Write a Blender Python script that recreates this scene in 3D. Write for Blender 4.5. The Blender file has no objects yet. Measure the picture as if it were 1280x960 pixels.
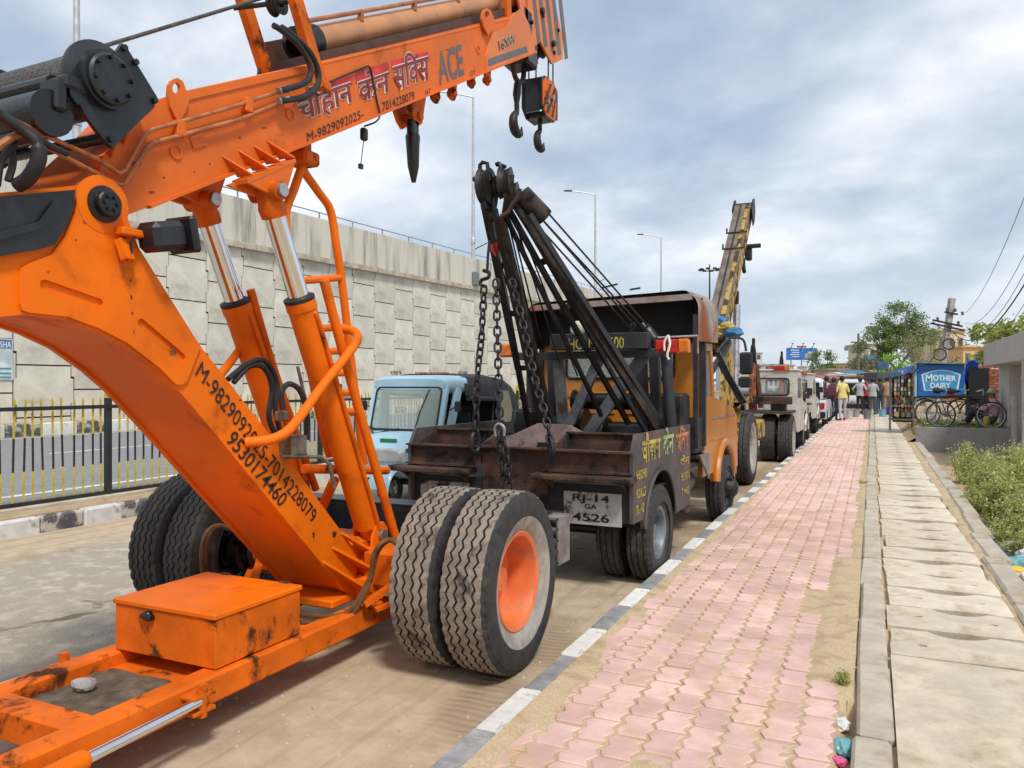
import bpy, bmesh, math, random
from mathutils import Vector, Matrix, noise
from mathutils.geometry import tessellate_polygon
random.seed(7)
R = math.radians
scene = bpy.context.scene
col = scene.collection

# ------------------------------------------------------------------ camera
EYE, FPX, YAW = 1.6, 961.0, R(25.1)
SN, CS = math.sin(YAW), math.cos(YAW)
cam = bpy.data.cameras.new('camera')
cam.sensor_width = 36.0
cam.lens = 36.0 * FPX / 1280.0
cam.clip_end = 3000
cam.clip_start = 0.05
camo = bpy.data.objects.new('camera', cam)
camo.location = (0, 0, EYE)
camo.rotation_euler = (R(90), 0, YAW)
col.objects.link(camo)
scene.camera = camo

# ------------------------------------------------------------------ sky and sun
SUN_DIR = Vector((0.50, -0.50, 0.95)).normalized()
SUN_EL = math.asin(SUN_DIR.z)
SUN_AZ = math.atan2(SUN_DIR.x, SUN_DIR.y)
world = bpy.data.worlds.new('World')
scene.world = world
world.use_nodes = True
nt = world.node_tree
nt.nodes.clear()
N = nt.nodes.new
out = N('ShaderNodeOutputWorld')
bg = N('ShaderNodeBackground')
bg.inputs['Strength'].default_value = 0.1
sky = N('ShaderNodeTexSky')
sky.sky_type = 'NISHITA'
sky.sun_disc = False
sky.sun_elevation = SUN_EL
sky.sun_rotation = SUN_AZ
sky.dust_density = 2.0
tc = N('ShaderNodeTexCoord')
sep = N('ShaderNodeSeparateXYZ')
nt.links.new(tc.outputs['Generated'], sep.inputs[0])
zz = N('ShaderNodeMath'); zz.operation = 'MAXIMUM'; zz.inputs[1].default_value = 0.0
nt.links.new(sep.outputs[2], zz.inputs[0])
za = N('ShaderNodeMath'); za.operation = 'ADD'; za.inputs[1].default_value = 0.42
nt.links.new(zz.outputs[0], za.inputs[0])
dx = N('ShaderNodeMath'); dx.operation = 'DIVIDE'
dy = N('ShaderNodeMath'); dy.operation = 'DIVIDE'
nt.links.new(sep.outputs[0], dx.inputs[0]); nt.links.new(za.outputs[0], dx.inputs[1])
nt.links.new(sep.outputs[1], dy.inputs[0]); nt.links.new(za.outputs[0], dy.inputs[1])
cmb = N('ShaderNodeCombineXYZ')
nt.links.new(dx.outputs[0], cmb.inputs[0]); nt.links.new(dy.outputs[0], cmb.inputs[1])
def wnoise(scale, detail, rough, dist, loc=(0, 0, 0), scl=(1, 1, 1)):
    mp = N('ShaderNodeMapping'); mp.inputs['Location'].default_value = loc; mp.inputs['Scale'].default_value = scl
    mp.inputs['Rotation'].default_value = (0, 0, R(20))
    nt.links.new(cmb.outputs[0], mp.inputs[0])
    n = N('ShaderNodeTexNoise'); n.inputs['Scale'].default_value = scale; n.inputs['Detail'].default_value = detail
    n.inputs['Roughness'].default_value = rough; n.inputs['Distortion'].default_value = dist
    nt.links.new(mp.outputs[0], n.inputs['Vector'])
    return n
def wramp(node, stops, soft='B_SPLINE'):
    r = N('ShaderNodeValToRGB'); r.color_ramp.interpolation = soft
    e = r.color_ramp.elements
    while len(e) < len(stops): e.new(0.5)
    for i, (p, c) in enumerate(stops):
        e[i].position = p; e[i].color = (c[0], c[1], c[2], 1)
    nt.links.new(node.outputs[0], r.inputs[0])
    return r
n1 = wnoise(1.9, 6, 0.50, 0.15, (5.1, 2.6, 0), (1.0, 1.15, 1))
n2 = wnoise(5.0, 9, 0.56, 0.25, (9.3, 4.2, 0), (1.0, 1.15, 1))
cloud = wramp(n1, [(0.32, (.275, .35, .445)), (0.45, (.355, .42, .50)), (0.53, (.47, .515, .57)), (0.64, (.71, .725, .74))])
lumps = wramp(n2, [(0.36, (.74, .765, .80)), (0.52, (.85, .855, .86)), (0.66, (1.0, .985, .965))])
mul = N('ShaderNodeMix'); mul.data_type = 'RGBA'; mul.blend_type = 'MULTIPLY'; mul.inputs[0].default_value = 1
nt.links.new(cloud.outputs[0], mul.inputs[6]); nt.links.new(lumps.outputs[0], mul.inputs[7])
gain = N('ShaderNodeVectorMath'); gain.operation = 'SCALE'; gain.inputs['Scale'].default_value = 8.9
nt.links.new(mul.outputs[2], gain.inputs[0])
# paler layer of cloud low over the horizon
hz = N('ShaderNodeMapRange'); hz.inputs[1].default_value = 0.0; hz.inputs[2].default_value = 0.22
hz.inputs[3].default_value = 0.6; hz.inputs[4].default_value = 0.0
nt.links.new(zz.outputs[0], hz.inputs[0])
hm = N('ShaderNodeMix'); hm.data_type = 'RGBA'
nt.links.new(hz.outputs[0], hm.inputs[0]); nt.links.new(gain.outputs[0], hm.inputs[6])
hm.inputs[7].default_value = (3.9, 4.25, 4.65, 1)
# cover: thin gaps let the blue through
cov = N('ShaderNodeMix'); cov.data_type = 'RGBA'; cov.inputs[0].default_value = 0.9
nt.links.new(sky.outputs[0], cov.inputs[6]); nt.links.new(hm.outputs[2], cov.inputs[7])
nt.links.new(cov.outputs[2], bg.inputs['Color'])
nt.links.new(bg.outputs[0], out.inputs[0])

sun = bpy.data.lights.new('sun', 'SUN')
sun.energy = 1.5
sun.angle = R(10)
sun.color = (1.0, 0.95, 0.87)
suno = bpy.data.objects.new('sun', sun)
suno.rotation_euler = SUN_DIR.to_track_quat('Z', 'Y').to_euler()
suno.location = (0, 0, 60)
col.objects.link(suno)

vs = scene.view_settings
vs.view_transform = 'Standard'
vs.look = 'None'
vs.exposure = 0.98
vs.gamma = 1.0
vs.use_curve_mapping = False
scene.render.engine = 'CYCLES'
scene.cycles.max_bounces = 6

# ------------------------------------------------------------------ surveying: where a sight line meets a real plane
def ray(u, v):
    a = (u - 640.0) / FPX
    return Vector((-SN + a * CS, CS + a * SN, (480.0 - v) / FPX))
O = Vector((0, 0, EYE))
def onX(u, v, X): d = ray(u, v); return O + d * (X / d.x)
def onY(u, v, Y): d = ray(u, v); return O + d * (Y / d.y)
def onZ(u, v, Z): d = ray(u, v); return O + d * ((Z - EYE) / d.z)
def onD(u, v, D): return O + ray(u, v) * D
def lin(h):
    h = h.lstrip('#')
    o = []
    for i in (0, 2, 4):
        c = int(h[i:i + 2], 16) / 255.0
        o.append(c / 12.92 if c <= 0.04045 else ((c + 0.055) / 1.055) ** 2.4)
    return tuple(o)

# ------------------------------------------------------------------ mesh helper
V = Vector
def fit(p, q, up=V((0, 0, 1))):
    d = (q - p); L = d.length; y = d.normalized()
    x = y.cross(up)
    if x.length < 1e-5: x = y.cross(V((1, 0, 0)))
    x.normalize(); z = x.cross(y)
    return x, y, z, L
class MB:
    def __init__(s, xf=None):
        s.v = []; s.f = []; s.m = []; s.xf = xf; s.mi = 0
    def add(s, vs, fs, mi=None):
        b = len(s.v)
        for p in vs:
            p = V(p)
            s.v.append(s.xf @ p if s.xf is not None else p)
        for f in fs:
            s.f.append([b + i for i in f]); s.m.append(s.mi if mi is None else mi)
        return s
    def box(s, c, size, rot=None, b=0.0, mi=None):
        hx, hy, hz = size[0] / 2, size[1] / 2, size[2] / 2
        c = V(c)
        b = min(b, hx * .9, hy * .9, hz * .9)
        if b <= 0:
            vs = [V((x, y, z)) for z in (-hz, hz) for y in (-hy, hy) for x in (-hx, hx)]
            fs = [(0, 2, 3, 1), (4, 5, 7, 6), (0, 1, 5, 4), (2, 6, 7, 3), (0, 4, 6, 2), (1, 3, 7, 5)]
        else:
            vs = []; idx = {}
            for sx in (-1, 1):
                for sy in (-1, 1):
                    for sz in (-1, 1):
                        for k in range(3):
                            d = [hx, hy, hz]
                            for j in range(3):
                                if j != k: d[j] -= b
                            idx[(sx, sy, sz, k)] = len(vs)
                            vs.append(V((sx * d[0], sy * d[1], sz * d[2])))
            fs = []
            for k in range(3):
                for sg in (-1, 1):
                    o = [j for j in range(3) if j != k]
                    q = []
                    for (a, e) in ((-1, -1), (1, -1), (1, 1), (-1, 1)):
                        t = [0, 0, 0]; t[k] = sg; t[o[0]] = a; t[o[1]] = e
                        q.append(idx[(t[0], t[1], t[2], k)])
                    n = (vs[q[1]] - vs[q[0]]).cross(vs[q[2]] - vs[q[0]])
                    if n[k] * sg < 0: q.reverse()
                    fs.append(q)
            for k in range(3):
                o = [j for j in range(3) if j != k]
                for a in (-1, 1):
                    for e in (-1, 1):
                        q = []
                        for (sg, kk) in ((-1, o[0]), (1, o[0]), (1, o[1]), (-1, o[1])):
                            t = [0, 0, 0]; t[k] = sg; t[o[0]] = a; t[o[1]] = e
                            q.append(idx[(t[0], t[1], t[2], kk)])
                        n = (vs[q[1]] - vs[q[0]]).cross(vs[q[2]] - vs[q[0]])
                        cc = sum((vs[i] for i in q), V()) / 4
                        if n.dot(cc) < 0: q.reverse()
                        fs.append(q)
            for sx in (-1, 1):
                for sy in (-1, 1):
                    for sz in (-1, 1):
                        q = [idx[(sx, sy, sz, k)] for k in range(3)]
                        n = (vs[q[1]] - vs[q[0]]).cross(vs[q[2]] - vs[q[0]])
                        if n.dot(V((sx, sy, sz))) < 0: q.reverse()
                        fs.append(q)
        if rot is not None: vs = [rot @ p for p in vs]
        return s.add([c + p for p in vs], fs, mi)
    def beam(s, p, q, w, h, up=V((0, 0, 1)), b=0.0, mi=None):
        p = V(p); q = V(q)
        x, y, z, L = fit(p, q, up)
        m = Matrix((x, y, z)).transposed()
        return s.box((p + q) / 2, (w, L, h), m, b, mi)
    def channel(s, p, q, w, h, t, up=V((0, 0, 1))):
        p = V(p); q = V(q)
        x, y, z, L = fit(p, q, up)
        s.beam(p, q, w, t, up)
        s.beam(p + x * (w / 2 - t / 2) - z * h / 2, q + x * (w / 2 - t / 2) - z * h / 2, t, h, up)
        s.beam(p - x * (w / 2 - t / 2) - z * h / 2, q - x * (w / 2 - t / 2) - z * h / 2, t, h, up)
        return s
    def tube(s, pts, r, n=10, caps=True, closed=False, mi=None):
        pts = [V(p) for p in pts]
        k = len(pts)
        rs = r if isinstance(r, (list, tuple)) else [r] * k
        T = []
        for i in range(k):
            a = pts[(i - 1) % k] if (closed or i > 0) else pts[i]
            c = pts[(i + 1) % k] if (closed or i < k - 1) else pts[i]
            t = (c - a)
            T.append(t.normalized() if t.length > 1e-9 else V((0, 0, 1)))
        u = T[0].orthogonal().normalized()
        vs = []; fs = []
        for i in range(k):
            t = T[i]
            u = u - t * u.dot(t)
            if u.length < 1e-6: u = t.orthogonal()
            u.normalize(); w = t.cross(u)
            for j in range(n):
                a = 2 * math.pi * j / n
                vs.append(pts[i] + (u * math.cos(a) + w * math.sin(a)) * rs[i])
        for i in range(k if closed else k - 1):
            a = i * n; c = ((i + 1) % k) * n
            for j in range(n):
                fs.append((a + j, a + (j + 1) % n, c + (j + 1) % n, c + j))
        if caps and not closed:
            fs.append(tuple(range(n - 1, -1, -1)))
            fs.append(tuple((k - 1) * n + j for j in range(n)))
        return s.add(vs, fs, mi)
    def cyl(s, p, q, r, n=16, mi=None): return s.tube([p, q], r, n, mi=mi)
    def lathe(s, prof, c, axis=(1, 0, 0), n=32, mi=None, mis=None):
        ax = V(axis).normalized(); c = V(c)
        u = ax.orthogonal().normalized(); w = ax.cross(u)
        vs = []; fs = []; ms = []
        for (r, h) in prof:
            for j in range(n):
                a = 2 * math.pi * j / n
                vs.append(c + ax * h + (u * math.cos(a) + w * math.sin(a)) * r)
        for i in range(len(prof) - 1):
            for j in range(n):
                fs.append((i * n + j, i * n + (j + 1) % n, (i + 1) * n + (j + 1) % n, (i + 1) * n + j))
        if mis:
            b = len(s.f); s.add(vs, fs)
            for i in range(len(prof) - 1):
                for j in range(n): s.m[b + i * n + j] = mis[i]
            return s
        return s.add(vs, fs, mi)
    def prism(s, pts, vec, holes=(), mi=None):
        """flat outline (3-D points) with optional holes pushed along vec"""
        loops = [[V(p) for p in pts]] + [[V(p) for p in h] for h in holes]
        vec = V(vec)
        flat = [p for l in loops for p in l]
        n = len(flat)
        tr = tessellate_polygon(loops)
        nn = V()
        L0 = loops[0]
        for i in range(len(L0)):
            nn += L0[i].cross(L0[(i + 1) % len(L0)])
        fs = []
        for t in tr:
            a, b2, c = (flat[i] for i in t)
            g = (b2 - a).cross(c - a)
            t = list(t)
            if g.dot(vec) > 0: t.reverse()
            fs.append(t)
            fs.append([i + n for i in reversed(t)])
        b = 0
        flip = nn.dot(vec) < 0
        for li, l in enumerate(loops):
            k = len(l)
            nl = V()
            for i in range(k): nl += l[i].cross(l[(i + 1) % k])
            fl = (nl.dot(vec) < 0)
            if li > 0: fl = not fl
            for i in range(k):
                q = [b + i, b + (i + 1) % k, b + (i + 1) % k + n, b + i + n]
                if fl: q.reverse()
                fs.append(q)
            b += k
        return s.add(flat + [p + vec for p in flat], fs, mi)
    def build(s, name, mats, parent=None, smooth=True, ang=32, **tags):
        me = bpy.data.meshes.new(name)
        inv = None
        if parent is not None:
            inv = world_of(parent).inverted()
        me.from_pydata([tuple(inv @ p) if inv is not None else tuple(p) for p in s.v], [], s.f)
        if not isinstance(mats, (list, tuple)): mats = [mats]
        for m in mats: me.materials.append(m)
        if len(mats) > 1:
            me.polygons.foreach_set('material_index', s.m)
        me.update()
        if smooth:
            me.shade_smooth()
            me.set_sharp_from_angle(angle=R(ang))
        o = bpy.data.objects.new(name, me)
        col.objects.link(o)
        if parent is not None: o.parent = parent
        for k, x in tags.items(): o[k] = x
        return o
def world_of(o):
    m = Matrix.LocRotScale(o.location, o.rotation_euler, o.scale)
    return world_of(o.parent) @ m if o.parent else m
def thing(name, label, cat, loc=(0, 0, 0), rz=0.0, group=None, rot=None):
    o = bpy.data.objects.new(name, None)
    o.empty_display_size = 0.2
    o.location = loc
    o.rotation_euler = rot if rot else (0, 0, rz)
    o['label'] = label; o['category'] = cat
    if group: o['group'] = group
    col.objects.link(o)
    return o
def tag(o, label=None, cat=None, group=None, kind=None):
    if label: o['label'] = label
    if cat: o['category'] = cat
    if group: o['group'] = group
    if kind: o['kind'] = kind
    return o
def inst(src, name, parent, M=None, loc=None):
    """another object on the same mesh; M is the matrix in the parent's space"""
    o = bpy.data.objects.new(name, src.data if hasattr(src, 'data') else src)
    col.objects.link(o)
    if parent is not None: o.parent = parent
    if M is not None:
        l, q, sc = M.decompose(); o.location = l; o.rotation_euler = q.to_euler(); o.scale = sc
    elif loc is not None: o.location = loc
    return o
def copy_tree(o, parent=None):
    c = o.copy(); col.objects.link(c); c.parent = parent
    for ch in [x for x in col.objects if x.parent == o]: copy_tree(ch, c)
    return c
def arcpts(c, r, a0, a1, n, ax=(1, 0, 0), ay=(0, 0, 1)):
    ax = V(ax); ay = V(ay); c = V(c)
    return [c + (ax * math.cos(R(a0 + (a1 - a0) * i / n)) + ay * math.sin(R(a0 + (a1 - a0) * i / n))) * r for i in range(n + 1)]
def smooth_path(pts, k=6):
    """Catmull-Rom through the points"""
    pts = [V(p) for p in pts]; o = []
    for i in range(len(pts) - 1):
        p0 = pts[max(i - 1, 0)]; p1 = pts[i]; p2 = pts[i + 1]; p3 = pts[min(i + 2, len(pts) - 1)]
        for j in range(k):
            t = j / k
            o.append(0.5 * ((2 * p1) + (p2 - p0) * t + (2 * p0 - 5 * p1 + 4 * p2 - p3) * t * t + (3 * p1 - p0 - 3 * p2 + p3) * t ** 3))
    o.append(pts[-1])
    return o

# ------------------------------------------------------------------ materials
MATS = {}
def mat(name, c, rough=0.6, metal=0.0, var=0.12, scale=5.0, dirt=None, amt=0.0, dscale=3.0, dsharp=0.08, bump=0.0, bscale=60.0,
        spec=0.5, stretch=(1, 1, 1), coat=0.0, dirt2=None, amt2=0.0, d2scale=30.0, rand=0.0, world_space=False):
    if name in MATS: return MATS[name]
    if isinstance(c, str): c = lin(c)
    m = bpy.data.materials.new(name); m.use_nodes = True
    t = m.node_tree; L = t.links.new
    b = t.nodes['Principled BSDF']
    b.inputs['Metallic'].default_value = metal
    b.inputs['Specular IOR Level'].default_value = spec
    b.inputs['Coat Weight'].default_value = coat
    b.inputs['Coat Roughness'].default_value = 0.15
    if world_space:
        g = t.nodes.new('ShaderNodeNewGeometry'); src = g.outputs['Position']
    else:
        g = t.nodes.new('ShaderNodeTexCoord'); src = g.outputs['Object']
    mp = t.nodes.new('ShaderNodeMapping'); mp.inputs['Scale'].default_value = stretch
    L(src, mp.inputs[0])
    def nz(sc, det=6, rg=0.6, dist=0.0):
        n = t.nodes.new('ShaderNodeTexNoise'); n.inputs['Scale'].default_value = sc; n.inputs['Detail'].default_value = det
        n.inputs['Roughness'].default_value = rg; n.inputs['Distortion'].default_value = dist
        L(mp.outputs[0], n.inputs['Vector']); return n
    def mix(fac, A, B, blend='MIX'):
        x = t.nodes.new('ShaderNodeMix'); x.data_type = 'RGBA'; x.blend_type = blend
        for s_, i in ((fac, 0), (A, 6), (B, 7)):
            if hasattr(s_, 'is_linked'): L(s_, x.inputs[i])
            elif isinstance(s_, (int, float)): x.inputs[i].default_value = s_
            else: x.inputs[i].default_value = (*s_, 1)
        return x.outputs[2]
    def rng(srcs, a, z, o0=0.0, o1=1.0):
        r = t.nodes.new('ShaderNodeMapRange'); r.interpolation_type = 'SMOOTHSTEP'
        r.inputs[1].default_value = a; r.inputs[2].default_value = z; r.inputs[3].default_value = o0; r.inputs[4].default_value = o1
        L(srcs, r.inputs[0]); return r.outputs[0]
    n1 = nz(scale)
    lo = tuple(max(0, x * (1 - var * 1.6)) for x in c); hi = tuple(min(1, x * (1 + var * 1.6)) for x in c)
    cur = mix(rng(n1.outputs[0], 0.3, 0.7), lo, hi)
    if rand > 0:
        oi = t.nodes.new('ShaderNodeObjectInfo')
        hs = t.nodes.new('ShaderNodeHueSaturation')
        L(rng(oi.outputs['Random'], 0, 1, 1 - rand, 1 + rand), hs.inputs['Value']); L(cur, hs.inputs['Color'])
        L(rng(oi.outputs['Random'], 0, 1, 1 + rand * .4, 1 - rand * .4), hs.inputs['Saturation'])
        cur = hs.outputs[0]
    ro = t.nodes.new('ShaderNodeMath'); ro.operation = 'ADD'; ro.use_clamp = True
    L(rng(n1.outputs[0], 0.2, 0.8, rough * 0.85, rough * 1.15), ro.inputs[0]); ro.inputs[1].default_value = 0
    if dirt is not None:
        if isinstance(dirt, str): dirt = lin(dirt)
        n2 = nz(dscale, 9, 0.65, 0.4)
        th = 0.78 - amt * 0.5
        k = rng(n2.outputs[0], th - dsharp, th + dsharp)
        cur = mix(k, cur, dirt)
        kk = t.nodes.new('ShaderNodeMath'); kk.operation = 'MULTIPLY'; kk.inputs[1].default_value = 0.4; L(k, kk.inputs[0])
        L(kk.outputs[0], ro.inputs[1])
    if dirt2 is not None:
        if isinstance(dirt2, str): dirt2 = lin(dirt2)
        n4 = nz(d2scale, 6, 0.7, 0.2)
        th = 0.78 - amt2 * 0.5
        cur = mix(rng(n4.outputs[0], th - 0.03, th + 0.03), cur, dirt2)
    L(cur, b.inputs['Base Color']); L(ro.outputs[0], b.inputs['Roughness'])
    if bump > 0:
        n3 = nz(bscale, 5, 0.65)
        bp = t.nodes.new('ShaderNodeBump'); bp.inputs['Strength'].default_value = bump; bp.inputs['Distance'].default_value = 0.02
        L(n3.outputs[0], bp.inputs['Height']); L(bp.outputs[0], b.inputs['Normal'])
    MATS[name] = m
    return m
def glass(name, c=(0.55, 0.62, 0.62), alpha=0.35, rough=0.05):
    if name in MATS: return MATS[name]
    m = bpy.data.materials.new(name); m.use_nodes = True
    t = m.node_tree; b = t.nodes['Principled BSDF']
    b.inputs['Base Color'].default_value = (*c, 1); b.inputs['Roughness'].default_value = rough
    b.inputs['Alpha'].default_value = alpha
    MATS[name] = m
    return m

ORANGE = mat('orange_paint', (0.76, 0.150, 0.003), 0.5, spec=.2, var=0.10, scale=1.4, dirt='#7a3410', amt=0.20, dscale=3.2, dsharp=.16, dirt2='#3a1c0c', amt2=0.06, d2scale=26, bump=.05, bscale=25)
ORANGE_SHADED = mat('orange_paint_shaded', (0.60, 0.095, 0.010), 0.5, var=0.08, scale=2.0, dirt='#5a2a10', amt=0.1, dscale=4)  # darker copy of the orange with underside shade in its colour, unused
ORANGE_WORN = mat('orange_paint_worn', (0.66, 0.128, 0.006), 0.58, spec=.2, var=0.14, scale=3.0, dirt='#4a2a18', amt=0.36, dscale=5, dsharp=.06, dirt2='#21150e', amt2=0.16, d2scale=28, bump=.12, bscale=40)
ORANGE_HAZED = mat('orange_paint_hazed', (0.68, 0.20, 0.065), 0.55, spec=.3, var=0.08, scale=2.0, dirt='#8a4a24', amt=0.10, dscale=4, dirt2='#3a1c0c', amt2=0.03, d2scale=24)  # orange paled towards salmon: haze and light at the far boom end, as colour
RIM_ORANGE = mat('rim_orange', (0.72, 0.16, 0.045), 0.5, var=0.10, scale=4, dirt='#a87a58', amt=0.32, dscale=4, dsharp=.14)
BLACKP = mat('black_paint', (0.014, 0.016, 0.02), 0.38, var=0.25, scale=6, dirt='#4a4640', amt=0.08, dscale=5, dsharp=.15)
BLACK_GREASE = mat('black_grease', (0.008, 0.008, 0.009), 0.3, var=0.3, scale=9, dirt='#2a2018', amt=0.15, dscale=7, bump=.2)
RUBBER = mat('rubber_hose', (0.012, 0.012, 0.013), 0.55, var=0.3, scale=20, dirt='#4c443a', amt=.15, dscale=9)
CHROME = mat('chrome_rod', (0.78, 0.8, 0.82), 0.13, 1.0, var=0.03, scale=4)
STEEL = mat('bare_steel', (0.42, 0.42, 0.43), 0.4, 0.9, var=0.15, scale=10, dirt='#5a4634', amt=.15)
DARKSTEEL = mat('dark_iron', (0.022, 0.021, 0.021), 0.5, 0.3, var=0.35, scale=8, dirt='#30221a', amt=0.30, dscale=6, bump=.25, bscale=70)
RUSTY = mat('rusty_steel', (0.075, 0.038, 0.024), 0.75, 0.1, var=0.35, scale=5, dirt='#1d1716', amt=0.42, dscale=4, dirt2='#8a7a6c', amt2=.06, d2scale=20, bump=.3, bscale=60)
COPPER = mat('hydraulic_pipe_orange', (0.42, 0.15, 0.055), 0.45, .2, var=.2, scale=9, dirt='#3a2416', amt=.3, dscale=8)
BRASSPIPE = mat('tan_cylinder_paint', (0.50, 0.235, 0.105), 0.45, var=.12, scale=3, dirt='#7a5a3a', amt=.2, dscale=5)
# printed lettering
INK_BLACK = mat('ink_black', (0.012, 0.012, 0.012), 0.5, var=.1)
INK_WHITE = mat('ink_white', (0.72, 0.68, 0.64), 0.6, var=.1)
INK_RED = mat('ink_red', (0.55, 0.035, 0.03), 0.6, var=.25, scale=7)
INK_MAROON = mat('ink_maroon', (0.20, 0.022, 0.035), 0.6, var=.25, scale=7)
INK_GREY = mat('ink_grey', (0.12, 0.115, 0.125), 0.55, var=.15)
INK_YELLOW = mat('ink_yellow', (0.40, 0.32, 0.06), 0.6, var=.25, scale=9, dirt='#3a3028', amt=.40, dscale=14, dsharp=.05)

# ------------------------------------------------------------------ lettering
def glyphs(body, bold=0.0):
    cu = bpy.data.curves.new('lettering', 'FONT'); cu.body = body; cu.size = 1.0; cu.offset = bold
    cu.resolution_u = 4
    o = bpy.data.objects.new('lettering', cu); col.objects.link(o)
    bpy.context.view_layer.update()
    dg = bpy.context.evaluated_depsgraph_get()
    me = bpy.data.meshes.new_from_object(o.evaluated_get(dg))
    vs = [v.co.copy() for v in me.vertices]; fs = [list(p.vertices) for p in me.polygons]
    bpy.data.objects.remove(o); bpy.data.curves.remove(cu); bpy.data.meshes.remove(me)
    return vs, fs
def island_lift(vs, fs, step=0.00004):
    """glyph pieces that overlap must not share a plane: lift each piece a hair"""
    par = list(range(len(vs)))
    def find(a):
        while par[a] != a: par[a] = par[par[a]]; a = par[a]
        return a
    for f in fs:
        r = find(f[0])
        for i in f[1:]: par[find(i)] = r
    ids = {}
    return [ids.setdefault(find(i), len(ids)) * step for i in range(len(vs))]
def letter(mb, body, A, B, H, normal, lift=0.003, bold=0.0, cap=0.7, slant=0.0, mi=None, extra=None, height=None):
    """lay text so that it runs from A to B, H = top of a capital over A; normal points off the surface"""
    vs, fs = glyphs(body, bold)
    if extra:
        e_v, e_f = extra(vs); b = len(vs); vs = vs + e_v; fs = fs + [[b + i for i in f] for f in e_f]
    lifts = island_lift(vs, fs)
    x0 = min(p.x for p in vs); x1 = max(p.x for p in vs)
    A = V(A); B = V(B); ex = (B - A) / (x1 - x0); n = V(normal).normalized()
    if H is None:
        y = n.cross(ex).normalized()
        ey = y * (height / cap)
    else:
        ey = (V(H) - A) / cap
    pts = []
    for p, l in zip(vs, lifts):
        pts.append(A + ex * (p.x - x0 + slant * p.y) + ey * p.y + n * (lift + l))
    # face towards the normal
    g = ex.cross(ey)
    if g.dot(n) < 0: fs = [list(reversed(f)) for f in fs]
    mb.add(pts, fs, mi)
    return mb
# ================================================================== THE SETTING
def nz3(x, y, z=0.0): return noise.noise(V((x, y, z)))
def fbm(x, y, o=4):
    s = 0; a = 1; t = 0
    for i in range(o):
        s += a * noise.noise(V((x, y, i * 7.3))); t += a; a *= .5; x *= 2.03; y *= 2.03
    return s / t
def sst(a, b, x):
    t = max(0.0, min(1.0, (x - a) / (b - a))); return t * t * (3 - 2 * t)

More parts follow.
